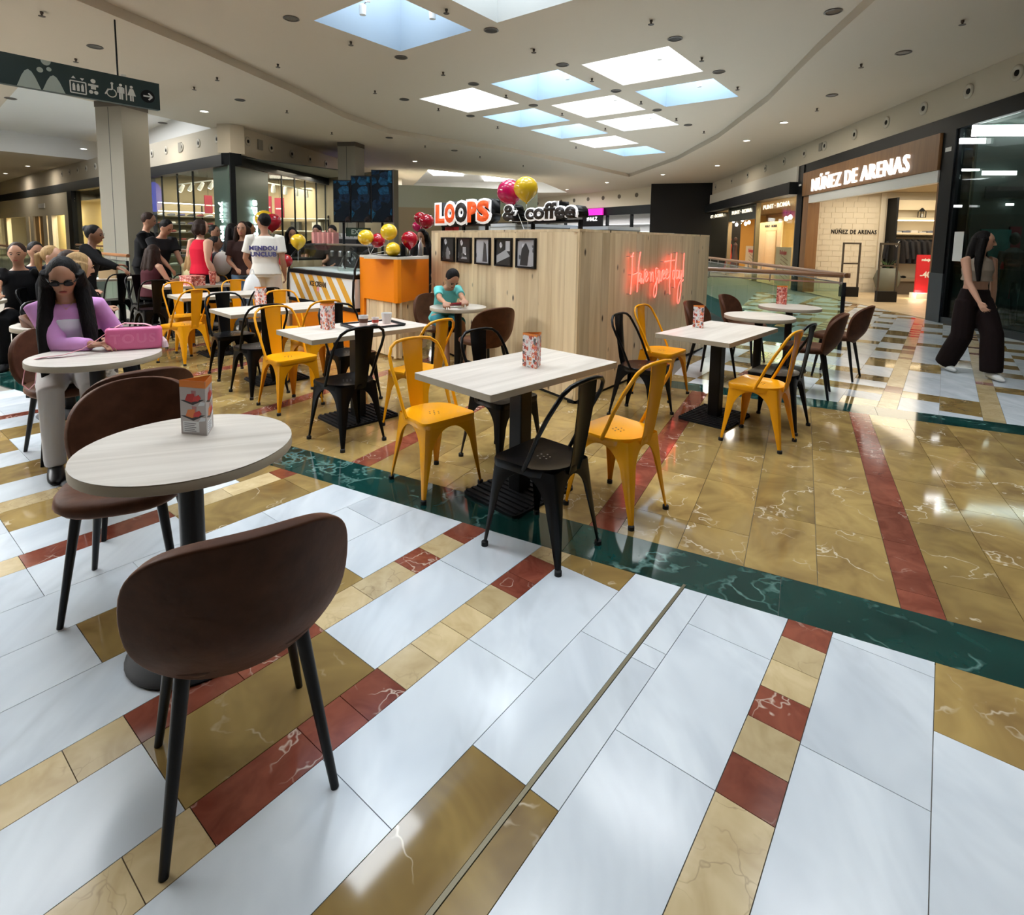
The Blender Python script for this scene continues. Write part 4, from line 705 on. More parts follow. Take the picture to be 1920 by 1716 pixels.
# ================================================================== GLASS BALUSTRADES
def balustrade(a, b, label, name='glass_balustrade', npan=None):
    a, b = Vector(a), Vector(b); L_ = (b - a).length; ang = math.atan2(b.y - a.y, b.x - a.x); t = thing(name, label, 'railing', (a.x, a.y, 0), ang); n = npan or max(2, round(L_ / .9))
    obj('handrail', MB().loft([(-.06, 0, 1.05), (L_ + .02, 0, 1.05)], .035, 14), M_RAIL, t, smooth=50)
    for i in range(n):
        x0, x1 = i * L_ / n + .008, (i + 1) * L_ / n - .008; obj('glass_panel', MB().box(x0, x1, -.006, .006, -.10, .93), M_GREENGL, t); obj('rail_bracket', MB().loft([(x0 + .05, 0, .91), (x0 + .05, 0, 1.03)], .01, 6), M_STEEL, t)
    obj('steel_cap', MB().box(0, L_, -.012, .012, .931, .95), M_STEEL, t); obj('end_post', MB().box(-.02, .02, -.02, .02, -.1, .95), M_DARK, t)
    return t
balustrade(VOID_A, VOID_R[3], 'green glass balustrade with wooden handrail beside the round tables'); balustrade(VOID_A + wv * .01, VOID_R[1], 'green glass balustrade with wooden handrail running towards the warm shop'); balustrade(VOID_R[3], VOID_R[2], 'green glass balustrade behind the pine kiosk')
balustrade(VOID_L[0], VOID_L[1], 'green glass balustrade with wooden handrail in front of the left shops'); balustrade(VOID_L[3], VOID_L[2], 'far green glass balustrade before the left shops')
# ================================================================== HANGING WASHROOM SIGN
so = P(297, 183, 3.6); SG = Plane((so.x, so.y), 38)
hs = thing('hanging_sign', 'long dark green hanging sign with white washroom pictograms and arrow', 'sign', SG.pt(0, 0, 0), SG.rz)
# local x = along heading (towards far end at 0), near end at -3; visible face is on the -y side (towards the camera's right)
obj('panel', MB().box(-3.2, 0, -.05, .05, 3.40, 3.80), mat('sign_green', (.016, .04, .042), .45), hs)
for x in (-.53, -2.6): obj('suspension_rod', MB().loft([(x, 0, 3.79), (x, 0, CEILC)], .012, 8), M_DARK, hs)
obj('light_clip', MB().box(-.5, -.44, -.05, .0, 3.80, 3.83), M_WHT, hs)
FY = -.0515
def sflat(name, polys, m, y=FY):
    mb = MB()
    for q in polys: mb.prism([(x, z) for x, z in q], 0, .002, Matrix(((1, 0, 0, 0), (0, 0, -1, y), (0, 1, 0, 0), (0, 0, 0, 1))))
    return obj(name, mb, m, hs)
def circ(cx, cz, r, n=16, ry=None): return [(cx + r * math.cos(2 * PI * k / n), cz + (ry or r) * math.sin(2 * PI * k / n)) for k in range(n)]
def bar(x0, z0, x1, z1, w_):
    d = Vector((x1 - x0, z1 - z0)).normalized() * w_ / 2; return [(x0 - d.y, z0 + d.x), (x1 - d.y, z1 + d.x), (x1 + d.y, z1 - d.x), (x0 + d.y, z0 - d.x)]
SGx = lambda px, py=150: SG.at(px, py)[0]
GL = mat('sign_pale_grey', (.45, .55, .53), .5); WH = mat('sign_white_print', (.82, .85, .84), .5)
def bump_(xa, xb, zt): return [(xa + (xb - xa) * k / 12, 3.402 + (zt - 3.402) * math.sin(PI * k / 12) ** 1.0) for k in range(13)]
def mount(xa, xb, zt):
    xm = (xa + xb) / 2; w_ = xb - xa; return [(xa, 3.401), (xa + .22 * w_, 3.401 + .62 * (zt - 3.4)), (xa + .36 * w_, 3.4 + .9 * (zt - 3.4)), (xm, zt), (xa + .64 * w_, 3.4 + .9 * (zt - 3.4)), (xa + .78 * w_, 3.401 + .62 * (zt - 3.4)), (xb, 3.401)]
xs_ = {k: SGx(v) for k, v in dict(m0=29, m1=74, m2=77, m3=119, c1=74, c2=91, c3=86, lift0=129, lift1=158, baby=172, wc=204, man=223, bar=233, wom=243, arr=273).items()}
sflat('logo_hill', [mount(xs_['m0'], xs_['m1'], 3.64)], GL); sflat('logo_hill', [mount(xs_['m2'], xs_['m3'], 3.62)], GL)
sflat('logo_dot', [circ(xs_['c1'], 3.66, .035)], GL); sflat('logo_dot', [circ(xs_['c2'], 3.69, .028)], GL); sflat('logo_half_disc', [[(xs_['c3'] + .055 * math.cos(PI + PI * k / 10), 3.80 + .055 * math.sin(PI + PI * k / 10) * 1.2) for k in range(11)]], GL)
l0, l1 = xs_['lift0'], xs_['lift1']; lm = (l0 + l1) / 2
sflat('pictogram_lift', [bar(l0, 3.44, l1, 3.44, .015), bar(l0, 3.60, l1, 3.60, .015), bar(l0, 3.44, l0, 3.60, .015), bar(l1, 3.44, l1, 3.60, .015)] + [circ(lm + k * .05, 3.56, .012, 8) for k in (-1, 0, 1)] + [bar(lm + k * .05, 3.47, lm + k * .05, 3.55, .032) for k in (-1, 0, 1)] + [[(lm - .05 - .025, 3.635), (lm - .025, 3.635), (lm - .05, 3.67)], [(lm + .025, 3.655), (lm + .075, 3.655), (lm + .05, 3.62)]], WH)
b_ = xs_['baby']; sflat('pictogram_baby', [circ(b_, 3.645, .03), bar(b_ - .06, 3.585, b_ + .06, 3.585, .03), bar(b_, 3.60, b_, 3.53, .06), circ(b_ - .03, 3.49, .026), circ(b_ + .03, 3.49, .026)], WH)
c_ = xs_['wc']; sflat('pictogram_wheelchair', [circ(c_ + .02, 3.665, .018), bar(c_ + .02, 3.65, c_ + .02, 3.58, .022), bar(c_ + .02, 3.58, c_ - .04, 3.57, .02), bar(c_ - .03, 3.57, c_ - .07, 3.50, .018)] + [bar(c_ + .01 + .06 * math.cos(a), 3.53 + .06 * math.sin(a), c_ + .01 + .06 * math.cos(a + .5), 3.53 + .06 * math.sin(a + .5), .014) for a in [.6 - k * .48 for k in range(10)]], WH)
m_ = xs_['man']; sflat('pictogram_man', [circ(m_, 3.665, .02), bar(m_, 3.64, m_, 3.55, .055), bar(m_ - .014, 3.55, m_ - .014, 3.46, .022), bar(m_ + .014, 3.55, m_ + .014, 3.46, .022), bar(m_ - .038, 3.63, m_ - .038, 3.55, .014), bar(m_ + .038, 3.63, m_ + .038, 3.55, .014)], WH)
sflat('pictogram_divider', [bar(xs_['bar'], 3.46, xs_['bar'], 3.68, .016)], WH)
f_ = xs_['wom']; sflat('pictogram_woman', [circ(f_, 3.665, .02), [(f_ - .022, 3.64), (f_ + .022, 3.64), (f_ + .055, 3.54), (f_ - .055, 3.54)], bar(f_ - .014, 3.54, f_ - .014, 3.46, .02), bar(f_ + .014, 3.54, f_ + .014, 3.46, .02)], WH)
a_ = xs_['arr']; sflat('arrow_disc', [circ(a_, 3.575, .095, 28)], M_BLK); sflat('arrow', [bar(a_ - .06, 3.575, a_ + .05, 3.575, .022), bar(a_ + .06, 3.575, a_ + .01, 3.625, .022), bar(a_ + .06, 3.575, a_ + .01, 3.525, .022)], WH, FY - .002)
# ================================================================== TABLES AND CHAIRS
FWD = Vector((math.sin(R(44)), math.cos(R(44)), 0)); NRM = Vector((math.cos(R(44)), -math.sin(R(44)), 0))     # long axis of the tables; NRM points to the camera's right
TZ = .745
def rrect(hx, hy, r, n=4):
    out = []
    for cx, cy, a0 in ((hx - r, hy - r, 0), (-hx + r, hy - r, PI / 2), (-hx + r, -hy + r, PI), (hx - r, -hy + r, 1.5 * PI)):
        for k in range(n + 1): a = a0 + PI / 2 * k / n; out.append((cx + r * math.cos(a), cy + r * math.sin(a)))
    return out
def rect_table(loc, label, heading=44, hx=.30, hy=.53):
    t = thing('cafe_table', label, 'table', loc, hd(heading), 'rectangular cafe tables'); 
    obj('table_top', MB().prism(rrect(hx, hy, .006), TZ - .002, TZ), M_PALEWOOD, t); obj('top_edge', MB().prism(rrect(hx, hy, .006), TZ - .035, TZ - .0022), M_EDGE, t)
    obj('pedestal', MB().prism(rrect(.047, .047, .008), .02, TZ - .036), M_BLK, t); b = obj('base_plate', MB().prism(rrect(.21, .26, .03), 0, .016), M_BLKM, t)
    rb = MB()
    for i in range(12): rb.box(-.2, .2, -.24 + i * .043, -.224 + i * .043, .0165, .026)
    obj('rib', rb, M_BLKM, b); return t
def round_table(loc, label, r=.335):
    t = thing('round_table', label, 'table', loc, hd(70), 'round cafe tables')
    obj('table_top', MB().lathe([(r - .002, TZ - .002), (r - .001, TZ)], 48), M_PALEWOOD, t); obj('top_edge', MB().lathe([(r - .006, TZ - .036), (r, TZ - .033), (r, TZ - .006), (r - .003, TZ - .0022)], 48), M_EDGE, t, smooth=40)
    obj('pedestal', MB().lathe([(.04, .03), (.04, TZ - .037)], 20), M_BLK, t, smooth=40); obj('base_disc', MB().lathe([(.215, 0), (.22, .008), (.21, .018), (.10, .032), (.05, .04)], 36), M_BLKM, t, smooth=60); return t
# ---- pressed metal chair (faces local +Y)
FEET = [(.215, .20), (-.215, .20), (-.175, -.225), (.175, -.225)]; SEATC = [(.178, .168), (-.178, .168), (-.145, -.165), (.145, -.165)]; ZS = .435
def leg_mesh(i):
    fx, fy = FEET[i]; sx, sy = SEATC[i]; corner = lambda z: Vector((fx + (sx - fx) * z / ZS, fy + (sy - fy) * z / ZS, z))
    prev, nxt = (i - 1) % 4, (i + 1) % 4; rows = []; zs = [0.012, .06, .12, .18, .25, .285, .315, .34, .36, .376, .387, .394, .398, ZS]
    for z in zs:
        c = corner(z); line = []
        for nb in (prev, nxt):
            ox = Vector((FEET[nb][0] + (SEATC[nb][0] - FEET[nb][0]) * z / ZS, FEET[nb][1] + (SEATC[nb][1] - FEET[nb][1]) * z / ZS, z)); d = ox - c; half = d.length / 2; d.normalize()
            wl_ = .017 + .034 * (min(z, .25) / .25) ** 1.2
            if z > .25: s_ = min(1, (z - .25) / .148); wl_ = .051 + (half - .051) * (1 - math.sqrt(max(0, 1 - s_ * s_)))
            wl_ = min(wl_, half); r = min(.022, wl_ * .6); line.append((c + d * wl_, c + d * r, d, r))
        (a, ar, da, r), (b, br, db, _) = line; mid = c + (da + db) * r * .29
        rows.append([a, a * .5 + ar * .5, ar, mid, br, b * .5 + br * .5, b])
    mb = MB(); n = 7
    for side in (0, 1):
        off = []
        for row in rows:
            for k, v in enumerate(row):
                inn = Vector((-v.x, -v.y, 0)).normalized() * (.004 if side else 0); off.append(v + inn)
        fs = []
        for j in range(len(rows) - 1):
            for k in range(n - 1):
                q = (j * n + k, j * n + k + 1, (j + 1) * n + k + 1, (j + 1) * n + k); fs.append(q if side else q[::-1])
        mb.add(off, fs)
    T = len(rows) * n; rim = [k * n for k in range(len(rows))]; fs = []
    for e in (0, n - 1):
        for j in range(len(rows) - 1): a, b = j * n + e, (j + 1) * n + e; fs.append((a, b, b + T, a + T) if e == 0 else (b, a, a + T, b + T))
    mb.f += fs; 
    ribm = [corner(z) * 1.0 for z in (.03, .2, .36)]
    return mb.mesh('leg', 40)
def chair_meshes():
    o = {}; o['legs'] = [leg_mesh(i) for i in range(4)]
    o['feet'] = [MB().lathe([(.017, 0), (.017, .02), (.012, .024)], 10, (FEET[i][0] * .955, FEET[i][1] * .955, 0)).mesh('rubber_foot', 40) for i in range(4)]
    def outline(s, z):
        pts = []; hx, hyf, hyb = .187 * s, .178 * s, .175 * s
        for k in range(5): a = PI / 2 * k / 4; pts.append((hx - .045 * s + .045 * s * math.cos(a), hyf - .045 * s + .045 * s * math.sin(a)))
        pts += [(-x, y) for x, y in pts[::-1]]
        for k in range(1, 12): a = PI + PI * k / 12; pts.append((hx * .97 * math.cos(a), -.02 * s + (hyb - .02 * s) * math.sin(a)))
        return [(x, y, z) for x, y in pts]
    rings = [outline(.985, .405), outline(1.0, .425), outline(1.0, .437), outline(.985, .444), outline(.95, .4435), outline(.8, .439), outline(.5, .436), outline(.2, .4355)]; n = len(rings[0]); mb = MB()
    vs = [v for g in rings for v in g]; fs = [(i * n + k, i * n + (k + 1) % n, (i + 1) * n + (k + 1) % n, (i + 1) * n + k) for i in range(len(rings) - 1) for k in range(n)]
    mb.add(vs, fs + [tuple(range((len(rings) - 1) * n, len(rings) * n))]); o['seat'] = mb.mesh('seat', 50)
    h = MB()
    for x, y in [(0, 0), (.03, 0), (-.03, 0), (.015, .026), (-.015, .026), (.015, -.026), (-.015, -.026)]: h.lathe([(.0045, .4355), (.0045, .4366)], 8, (x, y + .0, 0))
    o['holes'] = h.mesh('drain_hole')
    half = [(.183, -.02, .43), (.186, -.055, .50), (.190, -.10, .60), (.194, -.155, .70), (.186, -.195, .77), (.165, -.215, .815), (.125, -.228, .843), (.07, -.233, .852)]
    path = half + [(0, -.234, .854)] + [(-x, y, z) for x, y, z in half[::-1]]
    o['tube'] = MB().loft(path, .0105, 8).mesh('back_tube', 60)
    pn = []; m = 7
    for j in range(m):
        s_ = j / (m - 1); z = .41 + (.848 - .41) * s_; y = -.170 - .062 * s_ ** .9 - (.006 if 0 < j < m - 1 else 0); w_ = .046 + .028 * s_
        pn.append([(x * w_, y + .012 * (x * x - .5) * -1, z) for x in (-1, -.85, -.3, .3, .85, 1)])
    mb = MB(); k6 = 6; vs = [v for g in pn for v in g] + [(x, y + .004, z) for g in pn for x, y, z in g]; T = m * k6; fs = []
    for j in range(m - 1):
        for k in range(k6 - 1): a = j * k6 + k; fs += [(a, a + 1, a + k6 + 1, a + k6), (T + a, T + a + k6, T + a + k6 + 1, T + a + 1)]
    for j in range(m - 1):
        for e, fl in ((0, 0), (k6 - 1, 1)): a, b = j * k6 + e, (j + 1) * k6 + e; q = (a, b, T + b, T + a); fs.append(q if not fl else q[::-1])
    o['panel'] = mb.add(vs, fs).mesh('back_panel', 40); return o
CM = {}
def colored(me, m):
    k = (me.name, m.name)
    if k not in CM: c = me.copy(); c.materials.clear(); c.materials.append(m); CM[k] = c
    return CM[k]
CH = chair_meshes()
def metal_chair(col, loc, heading, label, group='metal cafe chairs'):
    m = M_YEL if col == 'yellow' else M_BLKC; t = thing('metal_chair', label, 'chair', (loc[0], loc[1], 0), hd(heading), group)
    s_ = obj('seat', colored(CH['seat'], m), None, t); obj('drain_hole', colored(CH['holes'], M_BLKM if col == 'yellow' else M_STEEL), None, s_); obj('back_tube', colored(CH['tube'], m), None, t); obj('back_panel', colored(CH['panel'], m), None, t)
    for i in range(4): l = obj('leg', colored(CH['legs'][i], m), None, t); obj('rubber_foot', colored(CH['feet'][i], M_RUB), None, l)
    return t
# ---- brown shell chair (faces local +Y)
def shell_meshes():
    o = {}; rings = []; n = 28; mb = MB()
    for r in (1.0, .97, .88, .7, .45, .2, .02):                # back shell: superellipse outline bent round the sitter
        for k in range(n):
            a = 2 * PI * k / n; ca, sa = math.cos(a), math.sin(a); e = 2 / 2.7; x = r * .235 * abs(ca) ** e * (1 if ca > 0 else -1); zz = r * .205 * abs(sa) ** e * (1 if sa > 0 else -1)
            if zz < 0: x *= 1 - .12 * (zz / .205) ** 2
            y = -.215 + 2.3 * x * x - (zz + .2) * .22 + .55 * max(0, -zz - .08) ; rings.append((x, y, .625 + zz))
    fs = [(i * n + k, (i + 1) * n + k, (i + 1) * n + (k + 1) % n, i * n + (k + 1) % n) for i in range(6) for k in range(n)] + [tuple(range(6 * n, 7 * n))[::-1]]
    mb.add(rings, fs); o['back'] = evalmesh(mb, [('SOLIDIFY', dict(thickness=.034, offset=-1)), ('BEVEL', dict(width=.012, segments=2, limit_method='ANGLE', angle_limit=R(50))), ('SUBSURF', dict(levels=1, render_levels=1))], 'backrest')
    mb = MB(); rings = []
    prof = [(.80, .425), (.93, .432), (1.0, .452), (.985, .475), (.93, .487), (.7, .484), (.35, .478), (.05, .476)]
    for s_, z in prof:
        for k in range(n):
            a = 2 * PI * k / n; ca, sa = math.cos(a), math.sin(a); e = 2 / 2.8; x = s_ * .225 * abs(ca) ** e * (1 if ca > 0 else -1); y = s_ * .225 * abs(sa) ** e * (1 if sa > 0 else -1)
            x *= 1 - .10 * max(0, -y / .225); rings.append((x, y + .02, z + (-.012 * max(0, y / .225) ** 3)))
    fs = [(i * n + k, i * n + (k + 1) % n, (i + 1) * n + (k + 1) % n, (i + 1) * n + k) for i in range(len(prof) - 1) for k in range(n)] + [tuple(range(n))[::-1], tuple(range((len(prof) - 1) * n, len(prof) * n))]
    o['seat'] = mb.add(rings, fs).mesh('seat', 60)
    o['legs'] = [MB().loft([(sx * .135, sy * .13 + .0, .435), (sx * .195, sy * .20 - .01, 0)], [.019, .011], 12).mesh('leg', 50) for sx, sy in ((1, 1), (-1, 1), (-1, -1), (1, -1))]
    return o
SH = shell_meshes()
def shell_chair(loc, heading, label):
    t = thing('shell_chair', label, 'chair', (loc[0], loc[1], 0), hd(heading), 'brown shell chairs')
    obj('seat', colored(SH['seat'], M_LEATH), None, t); obj('backrest', colored(SH['back'], M_LEATH), None, t)
    for i in range(4): obj('leg', colored(SH['legs'][i], M_BLK), None, t)
    return t
T3, T4, T5, T6, T7, T8, T9 = [Vector((x, y, 0)) for x, y in ((.06, 3.11), (-1.25, 4.42), (-2.42, 5.60), (-3.62, 6.86), (-4.75, 8.10), (-6.55, 9.2), (1.73, 4.55))]
rect_table(T3, 'nearest rectangular table with a pale top, menu card upright in its middle'); rect_table(T4, 'rectangular pale table carrying the tray and cups'); rect_table(T5, 'rectangular pale table second beyond the nearest one, with menu card at its edge'); rect_table(T6, 'rectangular pale table with bare top behind the yellow chair'); rect_table(T7, 'far rectangular pale table holding the pink striped box'); rect_table(T8, 'farthest pale table with a takeaway bag at left'); rect_table(T9, 'rectangular pale table right of the kiosk', 43)
rt = {'T1': ((-1.12, 1.86), 'large round pale table nearest the camera'), 'T2': ((-2.50, 3.27), 'round pale table holding the pink handbag'), 'T10': ((2.51, 5.55), 'round pale table directly behind the right rectangular table'), 'T11': ((3.25, 6.42), 'round pale table beside the glass balustrade'), 'T12': ((-.58, 5.92), 'small round pale table where the boy sits'), 'T0': ((-3.62, 4.42), 'round pale table half hidden behind the woman in pink'), 'TL': ((-5.75, 5.75), 'round pale table cut by the left edge of the picture')}
RT = {}
for k, (p, l) in rt.items(): RT[k] = Vector((*p, 0)); round_table(RT[k], l, .305 if k == 'T12' else .335)
mc = metal_chair
mc('yellow', (-.455, 3.215), 137, 'yellow metal chair at the left end of the nearest rectangular table'); mc('black', (-.06, 3.60), 134, 'black metal chair tucked under the far side of the nearest rectangular table')
mc('black', (.165, 2.565), -50, 'black metal chair closest to the camera, standing on the green band'); mc('yellow', (.60, 2.965), -44, 'yellow metal chair at the near right side of the nearest rectangular table')
mc('yellow', (-1.93, 4.70), 128, 'yellow metal chair at the left end of the table with the tray'); mc('black', (-1.47, 4.93), 134, 'black metal chair on the far side of the table with the tray')
mc('black', (-1.19, 3.93), -47, 'black metal chair on the near side of the table with the tray'); mc('yellow', (-.73, 4.30), -58, 'yellow metal chair partly hidden behind the nearest yellow chair')
mc('black', (-2.37, 5.12), -46, 'black metal chair on the near side of the second table beyond'); mc('yellow', (-1.98, 5.50), -50, 'yellow metal chair whose seat shows under the table with the tray')
mc('black', (-2.95, 5.75), 134, 'black metal chair on the far side of the second table beyond'); mc('yellow', (-2.50, 6.14), 134, 'yellow metal chair in front of the striped ice cream counter')
mc('yellow', (-3.80, 6.34), -66, 'yellow metal chair seen from behind right of the pink handbag'); mc('black', (-3.10, 6.72), -52, 'black metal chair behind the menu card on the second table beyond')
mc('yellow', (-4.20, 7.05), 128, 'yellow metal chair at the far left of the bare table'); mc('yellow', (-3.72, 7.52), 140, 'yellow metal chair on the far side of the bare table')
mc('black', (-5.0, 7.62), -50, 'black metal chair under the table with the striped box'); mc('yellow', (-4.55, 8.55), 134, 'yellow metal chair beyond the pink striped box'); mc('black', (-4.98, 8.52), 134, 'black metal chair where the light haired girl sits'); mc('black', (-5.50, 8.25), 120, 'black metal chair where the dark haired girl sits')
mc('black', (-6.25, 8.65), -60, 'black metal chair far left before the cream column')
mc('yellow', (1.86, 4.03), -47, 'yellow metal chair on the near side of the table right of the kiosk'); mc('black', (2.16, 4.40), -47, 'black metal chair beside the near yellow one right of the kiosk')
mc('black', (1.11, 4.57), 128, 'black metal chair by the kiosk wall, left of the right table'); mc('yellow', (1.45, 5.24), 131, 'yellow metal chair under the red neon sign by the kiosk wall')
sc = shell_chair
sc((-.735, 1.405), -34, 'brown shell chair with its back turned, nearest the camera'); sc((-1.56, 2.17), 158, 'brown shell chair facing right at the left of the nearest round table'); sc((-1.98, 2.80), -50, 'brown shell chair with back turned, just behind the left shell chair'); sc((-2.98, 3.62), 127, 'brown shell chair on which the woman in pink sits')
sc((2.93, 5.38), -58, 'brown shell chair right of the table behind the right rectangular table'); sc((3.66, 6.12), -48, 'rightmost brown shell chair beside the open walkway'); sc((2.19, 5.93), 135, 'brown shell chair whose back peeps from behind the kiosk corner'); sc((2.90, 6.80), 135, 'brown shell chair by the balustrade left of the two round tables')
sc((-.83, 6.30), 146, 'brown shell chair the boy sits on'); sc((-.28, 5.50), -36, 'brown shell chair with back turned beside the pine wall')
# ================================================================== MENU CARDS, TRAY, CUPS
def menu_card(loc, rot, label, mprint, w_=.105, h_=.2, detail=False):
    t = thing('menu_card', label, 'menu card', (loc[0], loc[1], TZ + .0005), rot, 'folded menu cards'); r = w_ / math.sqrt(3); pts = [Vector((r * math.cos(a), r * math.sin(a), 0)) for a in (-PI / 6, PI / 2, PI * 7 / 6)]
    for i in range(3):
        a, b = pts[i], pts[(i + 1) % 3]; mid = (a + b) / 2; nrm = mid.normalized(); ang = math.atan2((b - a).y, (b - a).x)
        f = obj('card_face', MB().box(-w_ / 2, w_ / 2, -.0008, .0008, 0, h_), M_WHT if detail else mprint, t, mid, ang)
        obj('orange_band', MB().box(-w_ / 2, w_ / 2, -.0014, .0014, h_ - (.025 if detail else .012), h_), mat('menu_orange', (.75, .22, .03), .5), f)
        if detail:
            s_ = -1
            def pr(name, q, c, d=.0012): mb = MB(); mb.prism([(x * w_, z * h_) for x, z in q], 0, .0004, Matrix(((1, 0, 0, 0), (0, 0, -1, -d), (0, 1, 0, 0), (0, 0, 0, 1)))); obj(name, mb, mat(name + '_c%d%d%d' % tuple(int(k * 99) for k in c), c, .5), f)
            pr('card_ground', [(-.5, 0), (.5, 0), (.5, .87), (-.5, .87)], (.50, .46, .46), .0009)
            for zb, cc in ((.58, (.48, .03, .03)), (.29, (.75, .22, .06))):
                pr('printed_tray', [(-.5, zb + .05), (-.1, zb + .06), (.48, zb + .09), (.0, zb - .03)], (.03, .03, .035)); pr('printed_food', [(-.3, zb + .05), (-.05, zb + .02), (.12, zb + .05), (.06, zb + .19), (-.2, zb + .17)], cc, .0018); pr('printed_food', [(.0, zb + .04), (.22, zb + .05), (.34, zb + .11), (.25, zb + .17), (.05, zb + .12)], (.62, .05, .05), .0022); pr('printed_cup', [(-.02, zb + .12), (.12, zb + .12), (.14, zb + .24), (-.04, zb + .24)], (.45, .2, .2), .0016); pr('printed_badge', [(.2, zb - .04), (.46, zb - .02), (.48, zb + .04), (.3, zb + .04)], (.75, .8, .85), .0014)
            pr('price_block', [(-.42, .03), (.22, .05), (.22, .25), (-.42, .24)], (.78, .8, .82), .0014)
            for k in range(5): pr('print_line', [(-.36, .06 + k * .035), (.1 - .06 * (k % 2), .06 + k * .035), (.1 - .06 * (k % 2), .072 + k * .035), (-.36, .072 + k * .035)], (.22, .22, .25), .0019)
    return t
q = P(368, 815, TZ); menu_card((q.x, q.y + .03), R(108), 'large menu card with orange top edge on the nearest round table', M_MENU, .108, .2, True)
q = P(1000, 690, TZ); menu_card((q.x, q.y + .035), R(75), 'menu card standing in the middle of the nearest rectangular table', M_MENU, .11, .195)
q = P(612, 618, TZ); menu_card((q.x, q.y + .03), R(78), 'menu card beside the tray and cups', M_MENU, .11, .2); q = P(486, 575, TZ); menu_card((q.x, q.y + .03), R(78), 'menu card before the man in the white shirt', M_MENU, .11, .2)
q = P(1314, 615, TZ); menu_card((q.x, q.y + .03), R(70), 'menu card on the table right of the kiosk', M_MENU, .1, .19); q = P(1471, 571, TZ); menu_card((q.x, q.y + .04), R(62), 'pink striped card on the round table by the balustrade', M_STRIPE, .13, .22)
bx = thing('takeaway_box', 'pink striped takeaway box on the far table', 'box', (T7.x + .1, T7.y - .1, TZ + .0005), R(-30)); obj('carton', MB().prism(rrect(.16, .1, .01), 0, .12), M_STRIPE, bx); obj('lid', MB().prism(rrect(.165, .105, .01), .121, .14), M_STRIPE, bx); 
cp = thing('striped_cup', 'tall pink striped paper cup beside the striped box', 'cup', (T7.x + .33, T7.y + .02, TZ + .0005)); obj('cup_body', MB().lathe([(.035, 0), (.05, .2), (.046, .2), (.033, .01)], 16), M_STRIPE, cp)
bg = thing('takeaway_bag', 'small brown paper bag on the farthest left table', 'bag', (T8.x - .05, T8.y - .2, TZ + .0005), .4); obj('paper', MB().prism(rrect(.12, .07, .005), 0, .2), mat('kraft_paper', (.42, .30, .16), .8), bg)
tr = thing('serving_tray', 'black serving tray with paper liner on the second table', 'tray', (T4.x + .1, T4.y + .12, TZ + .0005), hd(50)); obj('tray_base', MB().prism(rrect(.16, .22, .03), 0, .008), M_BLK, tr); rim = [(x, y, .012) for x, y in rrect(.162, .222, .03)]; obj('tray_rim', MB().loft(rim, .006, 6, None, True), M_BLK, tr); obj('paper_liner', MB().prism(rrect(.12, .17, .01), .0085, .0095), mat('liner_print', (.72, .52, .45), .7), tr)
TRL = tr.location
for i, (dx, dy, lab) in enumerate(((-.06, -.08, 'white paper cup with dark logo at the left of the tray'), (.10, .05, 'white cup at the right of the tray'), (.02, -.01, 'white espresso cup between the two larger cups'))):
    c = thing('coffee_cup', lab, 'cup', (TRL.x + dx, TRL.y + dy, TZ + .0105)); r = (.04, .045, .03)[i]; h_ = (.085, .09, .06)[i]
    obj('cup_body', MB().lathe([(r * .75, 0), (r, h_), (r * .93, h_), (r * .68, .006)], 20), M_WHT, c, smooth=40); obj('cup_logo', MB().lathe([(r * .87, h_ * .3), (r * .96, h_ * .7)], 20).mesh('cup_logo'), mat('cup_logo_brown', (.12, .05, .03), .6) if i == 0 else mat('cup_logo_red', (.5, .06, .04), .6), c) if i != 1 else None
lo = tag(obj('paper_cup_lid', MB().lathe([(.03, 0), (.032, .01), (.02, .014)], 16), M_BLK, None, (TRL.x + .03, TRL.y - .1, TZ + .0105)), 'small black lid lying on the tray', 'lid')
# pink handbag on the round table
hb_ = thing('handbag', 'pink leather handbag embossed TOUS on the round table', 'handbag', (P(243, 657, TZ).x, P(243, 657, TZ).y + .05, TZ + .0005), R(27))
obj('bag_body', evalmesh(MB().prism(rrect(.15, .045, .03), 0, .14), [('BEVEL', dict(width=.018, segments=3))]), mat('pink_leather', (.80, .17, .36), .42, bump=(120, .08)), hb_)
me = textmesh('TOUS', .08, .0025, .002, 'CENTER', 1.25); o = obj('embossed_letters', me, mat('pink_emboss', (.84, .22, .42), .4), hb_, (0, -.0455, .070)); o.rotation_euler = (PI / 2, 0, 0)
obj('zip', MB().loft([(-.148, -.0, .12), (-.12, -.0, .1415), (.12, 0, .1415), (.148, 0, .12)], .004, 6), mat('zip_dark', (.12, .05, .08), .5), hb_)
PINKS = mat('pink_strap', (.80, .36, .42), .5)
def ribbon(pts, w_, th, up=(0, 0, 1)):
    mb = MB(); mb.loft(pts, [(w_, th)] * len(pts), 8, up); return mb
obj('shoulder_strap', MB().loft([(-.13, -.01, .12), (-.18, -.05, .08), (-.25, -.10, .035), (-.33, -.13, .012), (-.43, -.14, .006), (-.50, -.13, -.01), (-.52, -.12, -.08), (-.535, -.11, -.15), (-.51, -.10, -.185), (-.48, -.10, -.15), (-.47, -.09, -.06)], [(.019, .002)] * 11, 8, (.25, -.95, .25)), PINKS, hb_, smooth=60)
obj('strap_end', MB().loft([(.145, 0, .12), (.06, .01, .155), (-.05, .02, .165), (-.13, .0, .125)], [(.004, .015)] * 4, 8, (0, 0, 1)), PINKS, hb_, smooth=60); obj('tassel', MB().loft([(.152, -.01, .07), (.162, -.015, .04), (.165, -.015, .002)], [.005, .016, .02], 10), mat('tassel_pale', (.85, .62, .66), .7), hb_)
